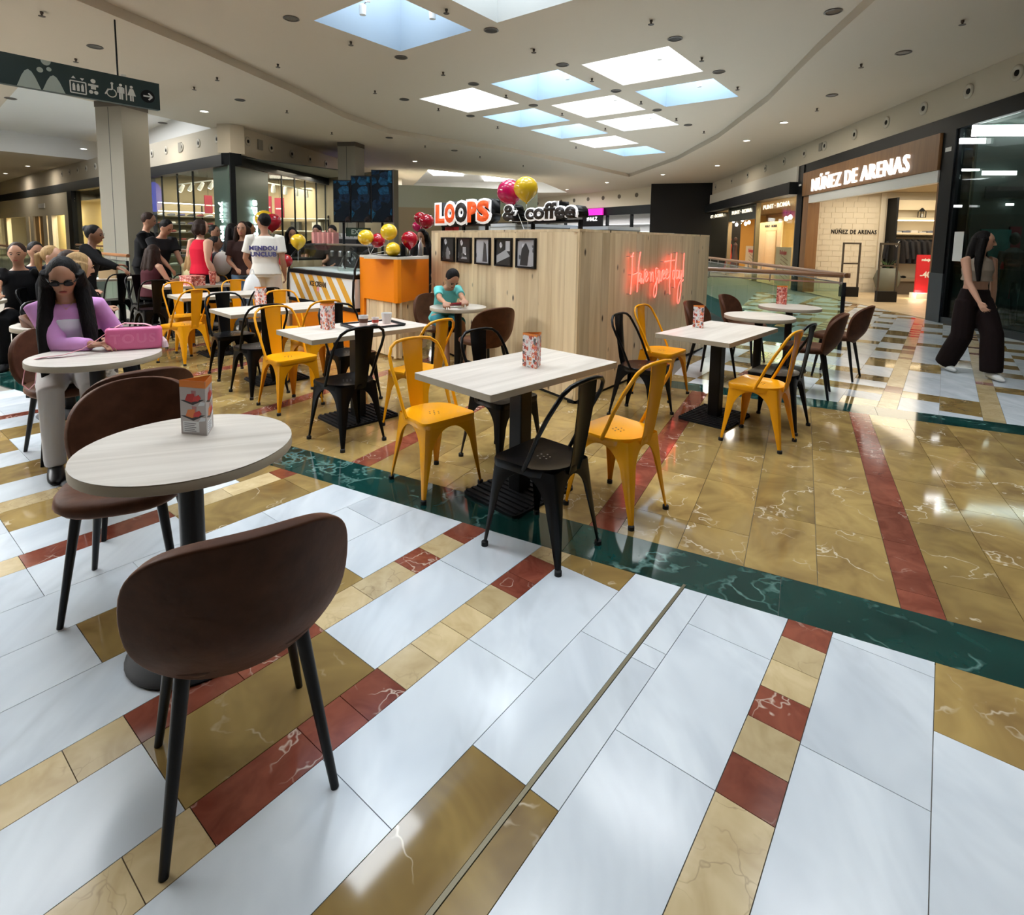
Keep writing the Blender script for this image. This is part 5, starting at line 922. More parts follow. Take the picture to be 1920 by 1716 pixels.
# ================================================================== PINE KIOSK
KC = Vector((.584, 4.87)); KL = Plane(KC, -33.9); KR = Plane(KC, 37.7); KH = 1.575
kL, kR = 2.98, 3.44
sL = 1 if KL.n.dot(Vector((-1, -1, 0))) > 0 else -1; sR = 1 if KR.n.dot(Vector((1, -1, 0))) > 0 else -1
kk = thing('pine_kiosk', 'tall pine clad kiosk with framed photos and red neon script', 'kiosk', (KC.x, KC.y, 0))
def planks(pl, s, L_, seed):
    rg = random.Random(seed); t = 0.0; k = 0
    while t < L_ - .01:
        w_ = min(rg.choice([.15, .19, .21, .24]), L_ - t); c = pl.pt(t + w_ / 2, 0, s * -.012)
        z = KH - .025; o = obj('pine_plank', MB().box(-w_ / 2 + .001, w_ / 2 - .001, -.012, .012, .03, z), M_PINE, None, c, pl.rz); setpar(o, kk); t += w_
planks(KL, sL, kL, 3); planks(KR, sR, kR, 5)
Lend, Rend = KL.pt(kL), KR.pt(kR); back = Lend + (Rend - KC.to_3d())
core = [(KC.x, KC.y), (Rend.x, Rend.y), (back.x, back.y), (Lend.x, Lend.y)]; cen = sum((Vector(p) for p in core), Vector((0, 0))) / 4
def inset(d): return [tuple(Vector(p) + (cen - Vector(p)).normalized() * d) for p in core]
def kobj(name, mb, m): return setpar(obj(name, mb, m), kk)
kobj('inner_carcass', MB().prism(inset(.16), .03, KH - .20), mat('carcass_dark', (.25, .2, .13), .7), kk) if False else kobj('inner_carcass', MB().prism(inset(.10), .02, KH - .22), mat('carcass_dark', (.25, .2, .13), .7))
for a, b in ((Lend, KC.to_3d()), (KC.to_3d(), Rend)):
    d = (b - a).normalized(); n_ = Vector((d.y, -d.x, 0)); n_ = n_ if n_.dot(Vector((cen.x, cen.y, 0)) - a) > 0 else -n_
    q = [a + n_ * .0, b + n_ * .0, b + n_ * .07, a + n_ * .07]; kobj('top_rail', MB().prism([(v.x, v.y) for v in q], KH - .024, KH), M_PINE); kobj('plinth', MB().prism([(v.x + n_.x * .015, v.y + n_.y * .015) for v in q], 0, .029), M_BLKM)
kobj('corner_post', MB().prism([(KC.x + x, KC.y + y) for x, y in ((0, -.006), (.02, .024), (0, .05), (-.02, .024))], .03, KH - .025), M_PINE)
# things standing behind the top edge: pale cabinets and boxes
def in_k(t_, s_): return KC.to_3d() + (Lend - KC.to_3d()) / kL * t_ + (Rend - KC.to_3d()) / kR * s_
for (t_, s_, wx, wy, h_, c, lab) in ((1.2, .55, .9, .5, .09, (.62, .68, .74), 'pale blue grey cabinet top showing behind the coffee letters'), (2.2, .6, .7, .5, .12, (.70, .74, .78), 'white wire box behind the LOOPS letters'), (.45, 1.1, .5, .6, .07, (.55, .6, .66), 'pale appliance top behind the kiosk corner'), (.5, 2.1, .9, .35, .03, (.72, .72, .70), 'low white carton behind the neon wall'), (2.75, .35, .32, .3, .12, (.55, .02, .02), 'red box behind the left end of the sign')):
    p = in_k(t_, s_); b = thing('counter_appliance', lab, 'appliance', (p.x, p.y, KH - .2195), R(35)); obj('casing', MB().prism(rrect(wx / 2, wy / 2, .02), 0, h_ + .20), mat('appl_%.2f%.2f' % (c[0], c[2]), c, .4), b); obj('top_seam', MB().prism(rrect(wx / 2 + .004, wy / 2 + .004, .02), h_ + .16, h_ + .165), M_DGREY, b)
p = in_k(.6, 2.0); tag(obj('black_cable', MB().loft([(p.x - .5, p.y - .3, KH + .06), (p.x - .3, p.y - .2, KH + .02), (p.x, p.y, KH + .0), (p.x + .3, p.y + .2, KH - .01)], .012, 6), M_BLK), 'black cable running along behind the neon wall top', 'cable')
# sign letters standing on the left wall top
def block_letters(body, t0, t1, z0, z1, mface, label, bold=.03, m_=.022):
    root = thing('block_letters', label, 'sign', (KC.x, KC.y, 0)); tm = (t0 + t1) / 2; zc_ = (z0 + z1) / 2
    f = textmesh(body, 1, 0, bold); xs = [v.co.x for v in f.vertices]; ys = [v.co.y for v in f.vertices]; cx, cy = (max(xs) + min(xs)) / 2, (max(ys) + min(ys)) / 2; sx = (t1 - t0 - 2 * m_) / (max(xs) - min(xs)); sy = (z1 - z0 - 2 * m_) / (max(ys) - min(ys))
    X = KL.w * (-1 if sL > 0 else 1); Z = KL.n * sL; RM = Matrix((X, Vector((0, 0, 1)), Z)).transposed()
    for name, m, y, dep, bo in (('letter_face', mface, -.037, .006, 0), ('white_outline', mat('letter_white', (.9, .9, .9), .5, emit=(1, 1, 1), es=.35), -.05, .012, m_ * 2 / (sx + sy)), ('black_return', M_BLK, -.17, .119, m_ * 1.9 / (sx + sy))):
        me = f if bo == 0 else textmesh(body, 1, 0, bold + bo); bm = bmesh.new(); bm.from_mesh(me)
        for v in bm.verts: v.co = Vector(((v.co.x - cx) * sx, (v.co.y - cy) * sy, 0))
        ex = bmesh.ops.extrude_face_region(bm, geom=bm.faces[:]); bmesh.ops.translate(bm, vec=(0, 0, dep), verts=[v for v in ex['geom'] if isinstance(v, bmesh.types.BMVert)]); bmesh.ops.recalc_face_normals(bm, faces=bm.faces); m2 = bpy.data.meshes.new(name); bm.to_mesh(m2); bm.free()
        o = obj(name, m2, m); o.location = KL.pt(tm, zc_, sL * y); o.rotation_euler = RM.to_euler(); setpar(o, root)
    return root
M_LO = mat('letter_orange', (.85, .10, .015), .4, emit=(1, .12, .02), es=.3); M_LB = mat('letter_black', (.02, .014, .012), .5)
lz0, lz1 = 1.635, 1.945
tt = [KL.at(x, 400)[0] for x in (812, 829, 848, 871, 889, 912)]
for ch_, i, m, lab in (('L', 0, M_LO, 'orange block letter L, first of the kiosk sign'), ('O', 1, M_LO, 'orange doughnut letter O of the kiosk sign'), ('O', 2, M_LB, 'dark brown doughnut letter O of the kiosk sign'), ('P', 3, M_LO, 'orange block letter P of the kiosk sign'), ('S', 4, M_LO, 'orange block letter S of the kiosk sign')):
    block_letters(ch_, tt[i + 1] - .028, tt[i] + .028, lz0, lz1, m, lab, .06, .034)
block_letters('&', KL.at(964, 400)[0], KL.at(936, 400)[0], 1.66, 1.85, M_LB, 'black ampersand between the two words of the kiosk sign', .035, .018); block_letters('coffee', KL.at(1076, 400)[0], KL.at(978, 400)[0], 1.655, 1.845, M_LB, 'black lettering reading coffee on the kiosk sign', .035, .018)
sp_ = thing('sign_support', 'black steel bars carrying the kiosk sign letters', 'support', (KC.x, KC.y, 0))
o = obj('bar', MB().loft([KL.pt(.1, 1.650, sL * -.11), KL.pt(2.9, 1.635, sL * -.11)], .014, 6), M_BLK); setpar(o, sp_)
for t_ in (.12, .85, 1.2, 1.75, 2.3, 2.85): o = obj('post', MB().loft([KL.pt(t_, KH - .03, sL * -.11), KL.pt(t_, 1.66, sL * -.11)], .022, 6), M_BLK); setpar(o, sp_)
# framed photographs
PH = [spots('photo_%d' % i, (.03, .03, .03) if i in (0, 1, 3) else (.45, .45, .47), [(.35, .35, .36), (.10, .10, .10), (.6, .6, .62), (.02, .02, .02)], 9 + i, .3, .3) for i in range(5)]
for i, (x0, x1) in enumerate(((829, 855), (858, 886), (892, 922), (929, 963), (969, 1008))):
    ta, tb = KL.at(x1, 470)[0], KL.at(x0, 470)[0]; f = thing('photo_frame', ['leftmost black framed photo on the pine wall, child in a dark room', 'second black framed photo on the pine wall, cup held in the dark', 'third black framed photo on the pine wall, figure by a bright window', 'fourth black framed photo on the pine wall, newspaper on a table', 'rightmost black framed photo on the pine wall, dark couple on a pale street'][i], 'picture', KL.pt((ta + tb) / 2, 1.34, 0), KL.rz, 'framed photographs'); w_ = (tb - ta) / 2 * .93; h_ = .15; s = sL
    mb = MB(); y0, y1 = sorted((s * .002, s * .028))
    mb.box(-w_, w_, y0, y1, h_ - .018, h_).box(-w_, w_, y0, y1, -h_, -h_ + .018).box(-w_, -w_ + .018, y0, y1, -h_ + .0181, h_ - .0181).box(w_ - .018, w_, y0, y1, -h_ + .0181, h_ - .0181); obj('frame', mb, M_BLK, f)
    y0, y1 = sorted((s * .004, s * .012)); pc = obj('photo', MB().box(-w_ + .018, w_ - .018, y0, y1, -h_ + .018, h_ - .018), PH[i], f)
    # large light and dark shapes of each print
    y0, y1 = sorted((s * .0122, s * .0132)); g = lambda c: mat('grey_%d' % int(c * 100), (c, c, c * 1.03), .35); SX = -1 if s > 0 else 1
    shp = [[((-.3, -.9), (.3, -.9), (.2, .0), (-.1, .3), (-.3, 0), .30)], [((-.5, -.8), (.5, -.8), (.4, -.6), (-.3, -.6), .40), ((-.2, -.3), (.3, -.3), (.3, .3), (-.2, .3), .45)], [((-.9, -.9), (-.2, -.9), (.1, .9), (-.9, .9), .50), ((0, -.9), (.7, -.9), (.5, .6), (.2, .8), .06)], [((-.9, -.9), (.9, -.3), (.3, .2), (-.9, -.3), .42), ((.3, .1), (.9, .1), (.9, .9), (.3, .9), .55)], [((-.7, -.95), (.2, -.95), (.4, .2), (0, .8), (-.5, .3), .03), ((.3, -.95), (.95, -.95), (.95, .0), (.3, -.2), .45)]][i]
    for q in shp:
        mb = MB(); mb.prism([(SX * x * (w_ - .02), z * (h_ - .02)) for x, z in q[:-1]], 0, .001, Matrix(((1, 0, 0, 0), (0, 0, -1, (y1 if s > 0 else y0) + .0005 * s), (0, 1, 0, 0), (0, 0, 0, 1)))); obj('print_shape', mb, g(q[-1]), pc)
# ---- red neon script on the right wall: strokes in the plane of the wall
ns = thing('neon_script', 'red neon handwriting reading Have a sweet day! on the pine wall', 'neon sign', (KC.x, KC.y, 0))
STR = [[(370, 295), (345, 400), (335, 780), (300, 1240)], [(300, 375), (372, 372)], [(535, 275), (500, 480), (475, 800), (455, 1190)], [(340, 800), (400, 780), (470, 745)],
 [(545, 770), (505, 760), (490, 830), (492, 940), (520, 930), (548, 780), (540, 960), (555, 990)], [(555, 990), (565, 880), (600, 990), (622, 800), (635, 680), (660, 690)], [(650, 880), (690, 800), (690, 730), (660, 740), (648, 850), (660, 950), (690, 930), (715, 860)],
 [(740, 740), (765, 760), (770, 950), (785, 800), (805, 740), (825, 760), (828, 965)], [(935, 660), (900, 645), (885, 720), (890, 850), (905, 960), (900, 1200), (860, 1310), (840, 1250), (850, 1100), (890, 980), (930, 860)], [(935, 760), (950, 690), (940, 900), (960, 985), (985, 800), (975, 690), (985, 900), (1015, 930), (1030, 760), (1050, 690)],
 [(1045, 830), (1085, 760), (1080, 690), (1055, 700), (1050, 820), (1065, 900), (1110, 850)], [(1115, 830), (1160, 740), (1155, 670), (1130, 690), (1120, 820), (1140, 890), (1190, 850), (1210, 780)], [(1250, 320), (1235, 520), (1220, 800), (1205, 1050), (1215, 1240)], [(1080, 500), (1200, 480), (1330, 462)],
 [(1330, 720), (1295, 690), (1280, 800), (1290, 890), (1320, 850), (1350, 600), (1375, 290)], [(1375, 290), (1345, 600), (1320, 900), (1330, 1090)], [(1420, 720), (1375, 690), (1360, 800), (1375, 890), (1410, 830), (1425, 700), (1420, 880), (1440, 860)], [(1450, 690), (1440, 800), (1460, 880), (1490, 760), (1495, 690), (1480, 900), (1465, 1180), (1430, 1400), (1400, 1450), (1385, 1380), (1400, 1150), (1430, 1000), (1490, 880)],
 [(1550, 300), (1530, 560), (1520, 850)], [(1525, 900), (1505, 950)]]
def smooth_path(p, n=4):
    out = []; m = len(p)
    for i in range(m - 1):
        p0, p1, p2, p3 = p[max(i - 1, 0)], p[i], p[i + 1], p[min(i + 2, m - 1)]
        for k in range(n):
            t = k / n; out.append(p1 * (1) + (p2 - p0) * .5 * t + (p0 * 2 - p1 * 5 + p2 * 4 - p3) * .5 * t * t + (p1 * 3 - p0 - p2 * 3 + p3) * .5 * t ** 3)
    return out + [p[-1]]
for st_ in STR:
    pts = []
    for x, y in st_:
        t_, z = KR.at(1150 + x / 12.26, 450 + y / 12.26); pts.append(KR.pt(t_, z, sR * .045))
    o = obj('neon_tube', MB().loft(smooth_path(pts) if len(pts) > 2 else pts, .0058, 6), M_NEON); setpar(o, ns)
    for e in (pts[0], pts[-1]): o = obj('tube_holder', MB().loft([e, e + KR.n * sR * -.043], .004, 5), M_STEEL); setpar(o, ns)
# ================================================================== COUNTERS
CO_C = D(745, 460, 6.5); CO_L = D(674, 460, 7.12); cR = Lend.copy()
oc = thing('orange_counter', 'angled counter with orange upper panels and pine base', 'counter', (CO_C.x, CO_C.y, 0))
def panel(a, b, z0, z1, th, m, name, par, off=0):
    a, b = Vector((a.x, a.y, 0)), Vector((b.x, b.y, 0)); d = (b - a).normalized(); n_ = Vector((-d.y, d.x, 0)); n_ = n_ if n_.y > 0 else -n_
    q = [a + n_ * off, b + n_ * off, b + n_ * (off + th), a + n_ * (off + th)]; o = obj(name, MB().prism([(v.x, v.y) for v in q], z0, z1), m); return setpar(o, par)
cR2 = cR - Vector((.03, .03, 0))
panel(CO_C, cR2, .70, 1.22, .05, M_ORANGE, 'orange_panel', oc); panel(CO_L, CO_C, .70, 1.22, .05, M_ORANGE, 'orange_panel', oc)
for a, b in ((CO_C, cR2), (CO_L, CO_C)):
    n = 5
    for i in range(n): panel(a.lerp(b, i / n + .004), a.lerp(b, (i + 1) / n - .004), .03, .698, .03, M_PINE, 'pine_plank', oc, .03)
    panel(a, b, 1.221, 1.25, .45, mat('counter_top_white', (.7, .66, .6), .3), 'counter_top', oc)
dl = (CO_L - CO_C).normalized(); panel(CO_L, CO_L - dl * .10, .0, .70, .06, M_ORANGE, 'orange_leg', oc, -.002)
# ice cream display
IC_R = CO_L + Vector((-.06, -.02, 0)); IC_L = D(541, 460, 8.5); ic = thing('ice_cream_display', 'curved glass ice cream display with yellow and white stripes', 'display case', (IC_R.x, IC_R.y, 0), math.atan2(IC_L.y - IC_R.y, IC_L.x - IC_R.x))
L_ = (IC_L - IC_R).length                                      # local +x to the left end, front side is local +y or -y
fs_ = 1 if Vector((-math.sin(ic.rotation_euler.z), math.cos(ic.rotation_euler.z), 0)).dot(Vector((0, -1, 0))) > 0 else -1
def F(y): return fs_ * y
def ib(name, x0, x1, y0, y1, z0, z1, m): y0, y1 = sorted((F(y0), F(y1))); return obj(name, MB().box(x0, x1, y0, y1, z0, z1), m, ic)
ib('plinth', 0, L_, -.75, -.03, 0, .50, M_ORANGE); ib('base_trim', 0, L_, -.8, .02, .502, .55, M_BLK); ib('body', 0, L_, -.78, 0, .552, .93, M_WHT); ib('black_rim', 0, L_, -.8, .02, .932, .985, M_BLK); ib('tub_deck', .02, L_ - .02, -.72, -.05, .986, 1.0, mat('deck_pale', (.75, .78, .78), .3))
n = 7; sw = L_ / n
for i in range(n):
    x0 = i * sw - .32; q = [(x0 + .06, .556), (x0 + .06 + sw * .5, .556), (x0 + .40 + sw * .5, .926), (x0 + .40, .926)]
    q = [(min(max(x, .004), L_ - .004), z) for x, z in q]
    if len(set(q)) < 4 or abs(q[0][0] - q[1][0]) + abs(q[2][0] - q[3][0]) < .01: continue
    obj('yellow_stripe', MB().prism(q, 0, .004, Matrix(((1, 0, 0, 0), (0, 0, F(-1) * -1, F(.0005)), (0, 1, 0, 0), (0, 0, 0, 1)))), mat('stripe_yellow', (.72, .36, .03), .4), ic)
prof = [(.0, .985), (.0, 1.05), (-.05, 1.18), (-.14, 1.28), (-.27, 1.345), (-.42, 1.36)]
gm = MB()
for i in range(len(prof) - 1): gm.quad((.02, F(prof[i][0]), prof[i][1]), (L_ - .02, F(prof[i][0]), prof[i][1]), (L_ - .02, F(prof[i + 1][0]), prof[i + 1][1]), (.02, F(prof[i + 1][0]), prof[i + 1][1]))
obj('curved_glass', gm, M_GLASS, ic, smooth=60)
for x in (.0, L_): obj('black_arch', MB().loft([(x, F(y), z) for y, z in [(.02, .55), (.03, .7), (.02, .9)] + prof], .016, 8), M_BLK, ic); 
for x in (.0, L_): obj('end_glass', MB().add([(x, F(y), z) for y, z in prof] + [(x, F(-.72), 1.36), (x, F(-.72), .985)], [tuple(range(8))]), M_GLASS, ic)
ib('top_shelf', 0, L_, -.75, -.42, 1.352, 1.372, M_STEEL)
me = textmesh('ICE CREAM', .1, .002, .003); o = obj('print', me, mat('print_dark', (.10, .06, .03), .5), ic, (L_ * .52, F(.006), .80)); o.rotation_euler = (PI / 2, 0, 0 if fs_ < 0 else PI)
for k in range(3): obj('printed_cone', MB().prism([(L_ * .52 + dx, .60 + dz) for dx, dz in (((-.03, .1), (.03, .1), (0, 0)), ((-.035, .1), (.035, .1), (.03, .16), (-.03, .16)), ((-.02, .155), (.02, .155), (0, .19)))[k]], 0, .004, Matrix(((1, 0, 0, 0), (0, 0, fs_, F(.001)), (0, 1, 0, 0), (0, 0, 0, 1)))), mat('cone_%d' % k, ((.6, .35, .15), (.8, .3, .35), (.85, .8, .7))[k], .5), ic)
sc_ = thing('scoop_bin', 'clear plastic scoop cover inside the ice cream display', 'cover', (0, 0, 0)); xw = ic.matrix_basis
wp = Matrix.Translation(ic.location) @ Euler(ic.rotation_euler).to_matrix().to_4x4() @ Vector((L_ * .35, F(-.35), 1.001)); sc_.location = wp; obj('dome', MB().lathe([(.2, 0), (.19, .06), (.12, .2), (.03, .27)], 16), M_GLASS, sc_, smooth=60)
# left part of the counter behind the queue
IC_M = IC_L + Vector((-.03, .03, 0))
lc = panel(D(500, 460, 8.9), IC_M, .03, 1.1, .6, M_PINE, 'body', tmp_ := thing('pine_counter', 'low pine counter beyond the man in the white shirt', 'counter', (IC_L.x, IC_L.y, 0))); panel(D(500, 460, 8.9), IC_M, 1.101, 1.13, .62, M_BLK, 'counter_top', tmp_)
# coffee machine, cups rail, pink bags, dispenser, back shelf
def local_thing(name, label, cat, p, rz=0): return thing(name, label, cat, p, rz)
bk = thing('back_counter', 'dark service counter behind the ice cream display', 'counter', (*D(650, 460, 9.75).xy, 0), R(139)); obj('cabinet', MB().box(-1.6, 1.4, -.35, .35, 0, .9), M_DGREY, bk); obj('worktop', MB().box(-1.62, 1.42, -.37, .37, .901, .94), M_STEEL, bk)
cf = D(660, 450, 9.7); cm = thing('coffee_machine', 'black espresso machine behind the display case', 'coffee machine', (cf.x, cf.y, .941), R(150)); obj('housing', MB().prism(rrect(.38, .25, .03), 0, .5), M_BLK, cm); obj('cup_tray', MB().box(-.36, .36, -.23, .23, .501, .53), M_STEEL, cm)
for k in range(3): obj('group_head', MB().lathe([(.035, .2), (.04, .28), (.03, .3)], 12, (-.2 + .2 * k, .27, 0)), M_STEEL, cm); obj('gauge', MB().lathe([(.03, 0), (.03, .01)], 12, (-.2 + .2 * k, .1, .53)), M_WHT, cm)
for k in range(8): tag(obj('stacked_cup', MB().lathe([(.03, 0), (.04, .07), (.035, .07)], 10), M_WHT, None, (cf.x - .25 + .08 * k, cf.y + .02 * (k % 2), 1.4715)), '%s white cup from the left on the espresso machine' % ORD[k], 'cup', 'cups on the espresso machine')
for k in range(5):
    p = D(592 + 9 * k, 455, 8.55); b = thing('pink_bag', '%s pink paper bag from the left on the display top' % ORD[k], 'bag', (p.x, p.y, 1.3735), R(-41), 'pink bags on the display'); obj('paper', MB().prism(rrect(.035, .05, .004), 0, .17), mat('pink_paper', (.78, .36, .32), .7), b); obj('handle', MB().loft([(-.015, 0, .168), (-.012, 0, .20), (.012, 0, .20), (.015, 0, .168)], .003, 5), mat('pink_cord', (.7, .3, .28), .7), b)
# menu screens above
scp = Plane((*D(682, 380, 8.2).xy,), 93); ms = thing('menu_screens', 'three dark upright menu screens hanging above the counter', 'screen', D(682, 380, 8.2).xy.to_3d(), scp.rz)
M_SCR = spots('screen_print', (.006, .012, .02), [(.01, .05, .10), (.008, .02, .04), (.02, .015, .015), (.012, .07, .13)], 6, .25, .5)
for i, (x0, x1, zt) in enumerate(((627, 658, 338), (660, 696, 330), (698, 737, 319))):
    a, za = scp.at(x0, 417); b, zb = scp.at(x1, zt); a, b = sorted((a, b)); c = obj('screen_panel', MB().box(-(b - a) / 2, (b - a) / 2, -.03, .03, za, zb), M_BLK, None, scp.pt((a + b) / 2, 0, 0), scp.rz); setpar(c, ms)
    sd_ = 1 if scp.n.y < 0 else -1; c = obj('display_image', MB().box(-(b - a) / 2 + .012, (b - a) / 2 - .012, -.002, .002, za + .015, zb - .015), M_SCR, None, scp.pt((a + b) / 2, 0, sd_ * .0325), scp.rz); setpar(c, ms)
for x in (642, 715): a, z = scp.at(x, 417); c = obj('support_pole', MB().loft([scp.pt(a, .94, -sd_ * .05), scp.pt(a, 2.3, -sd_ * .05)], .02, 8), M_DARK); setpar(c, ms)
es = D(672, 431, 8.3); ex = thing('exit_plate', 'small dark green exit plate hanging beyond the espresso machine', 'sign', (es.x, es.y, es.z - .1)); obj('plate', MB().box(-.18, .18, -.02, .02, 0, .13), mat('exit_dark', (.02, .05, .03), .5), ex); obj('hanger', MB().loft([(0, 0, .13), (0, 0, .32)], .008, 6), M_DARK, ex); o = obj('print', textmesh('EXIT', .10, .001, .002), mat('exit_pale', (.5, .6, .5), .5), ex, (0, -.022, .065)); o.rotation_euler = (PI / 2, 0, 0)
jd = D(770, 480, 6.95); 
for k in range(4): tag(obj('syrup_bottle', MB().lathe([(.035, 0), (.035, .14), (.014, .18), (.014, .23)], 12), M_STEEL if k % 2 else M_BLK, None, (jd.x - .12 + .075 * k, jd.y + .12, 1.2505), 0, 40), '%s slim %s bottle on the orange counter' % (ORD[k], 'steel' if k % 2 else 'dark'), 'bottle', 'bottles on the orange counter')
# ================================================================== BALLOONS
M_BY = mat('balloon_yellow', (.85, .55, .02), .18, coat=.5); M_BR = mat('balloon_red', (.45, .004, .02), .15, coat=.5); M_BM = mat('balloon_magenta', (.55, .005, .09), .15, coat=.5)
def balloon(px, py, Y, rpx, m, label, anchor=None):
    c = D(px, py, Y); r = rpx / FPX * Y; t = thing('balloon', label, 'balloon', c, 0, 'party balloons')
    prof = [(.02, -1.22), (.09, -1.17), (.05, -1.12), (.30, -.95), (.62, -.68), (.86, -.36), (.98, 0), (.95, .36), (.78, .68), (.5, .9), (.2, 1.0), (.01, 1.02)]
    o = obj('latex', MB().lathe([(a * r, b * r) for a, b in prof], 24), m, t, smooth=70)
    if anchor is not None:
        d = (c - Vector(anchor)).normalized(); q = Vector((0, 0, 1)).rotation_difference(d); o.rotation_mode = 'XYZ'; o.rotation_euler = q.to_euler(); a = Vector(anchor) - c; obj('string', MB().loft([d * -r * 1.2, d * -r * .9 * .0 + a * .6 + d * -r * .4, a], .003, 5), M_WHT, t)
    return t
an = Vector((*(CO_L + Vector((.12, .05, 0))).xy, 1.252)); an2 = CO_C + Vector((.3, .45, 0)); an2.z = 1.252
balloon(686, 446, 6.95, 15, M_BY, 'yellow balloon at the left of the bunch on the orange counter', an); balloon(729, 436, 6.8, 16, M_BY, 'highest yellow balloon on the orange counter', an + Vector((.25, -.1, 0))); balloon(736, 468, 6.75, 14, M_BY, 'lowest yellow balloon on the orange counter', an + Vector((.0, -.1, 0))); balloon(708, 452, 7.05, 14, M_BR, 'red balloon half hidden between the yellow balloons', an); balloon(768, 450, 6.9, 16, M_BR, 'red balloon standing alone on the orange counter', Vector((*D(768, 460, 6.9).xy, 1.252)))
kt = lambda px, y: KL.pt(KL.at(px)[0], KH, sL * -.05)
balloon(956, 362, 5.95, 24, M_BM, 'magenta balloon floating over the kiosk sign', kt(975, 0)); balloon(986, 355, 5.7, 23, M_BY, 'yellow balloon floating over the kiosk sign', kt(982, 0))
balloon(559, 453, 8.5, 14, M_BY, 'yellow balloon at the left end of the ice cream display', D(559, 492, 8.5)); balloon(536, 490, 8.3, 13, M_BR, 'dark red balloon hanging beside the white shirt', D(545, 500, 8.45)); balloon(511, 417, 9.3, 16, M_BR, 'dark red balloon behind the head of the man in white', Vector((*D(508, 460, 9.3).xy, 1.13))); balloon(496, 412, 9.5, 17, M_BY, 'yellow balloon behind the head of the man in white', Vector((*D(500, 460, 9.4).xy, 1.13)))
balloon(788, 410, 9.5, 12, M_BR, 'red balloon at the left of the cluster behind the sign', Vector((*D(790, 460, 9.6).xy, .945))); balloon(800, 416, 9.0, 14, M_BR, 'red balloon nearest the letter L behind the sign', Vector((*D(790, 460, 9.6).xy, .945))); balloon(783, 425, 10, 10, M_BM, 'small magenta balloon low in the cluster behind the sign', Vector((*D(790, 460, 9.6).xy, .945)))
# ================================================================== PEOPLE
SKIN = {'tan': mat('skin_tan', (.42, .21, .125), .5), 'light': mat('skin_light', (.60, .34, .23), .5), 'dark': mat('skin_deep', (.22, .10, .055), .5)}
def hairmat(name, c):
    m = mat(name, c, .62, spec=.18); nt = m.node_tree; L = nt.links; b = nt.nodes['Principled BSDF']; tc = N(nt, 'ShaderNodeTexCoord'); st = N(nt, 'ShaderNodeVectorMath', operation='MULTIPLY'); st.inputs[1].default_value = (90, 90, 5); L.new(tc.outputs['Object'], st.inputs[0])
    nz = N(nt, 'ShaderNodeTexNoise'); nz.inputs['Scale'].default_value = 1; nz.inputs['Detail'].default_value = 3; L.new(st.outputs[0], nz.inputs['Vector']); bp = N(nt, 'ShaderNodeBump'); bp.inputs['Strength'].default_value = .7; bp.inputs['Distance'].default_value = .01; L.new(nz.outputs['Fac'], bp.inputs['Height']); L.new(bp.outputs['Normal'], b.inputs['Normal'])
    mx = N(nt, 'ShaderNodeMix', data_type='RGBA'); mx.inputs[6].default_value = tuple(x * .5 for x in c) + (1,); mx.inputs[7].default_value = tuple(min(1, x * 1.6) for x in c) + (1,); L.new(nz.outputs['Fac'], mx.inputs[0]); L.new(mx.outputs[2], b.inputs['Base Color']); return m
M_HAIRB = hairmat('hair_black', (.005, .004, .004)); M_HAIRD = hairmat('hair_brown', (.024, .012, .008)); M_BLOND = hairmat('hair_blond', (.34, .21, .09)); M_LIP = mat('lips', (.32, .07, .06), .4); M_EYE = mat('eye_dark', (.015, .01, .01), .25)
def ik(a, b, l1, l2, hint):
    a, b = Vector(a), Vector(b); d = b - a; L_ = min(d.length, (l1 + l2) * .999); x = (L_ * L_ + l1 * l1 - l2 * l2) / (2 * L_); h2 = max(0, l1 * l1 - x * x); u = d.normalized(); n = Vector(hint); n = n - u * n.dot(u); n = n.normalized() if n.length > 1e-5 else u.orthogonal().normalized(); return a + u * x + n * math.sqrt(h2)
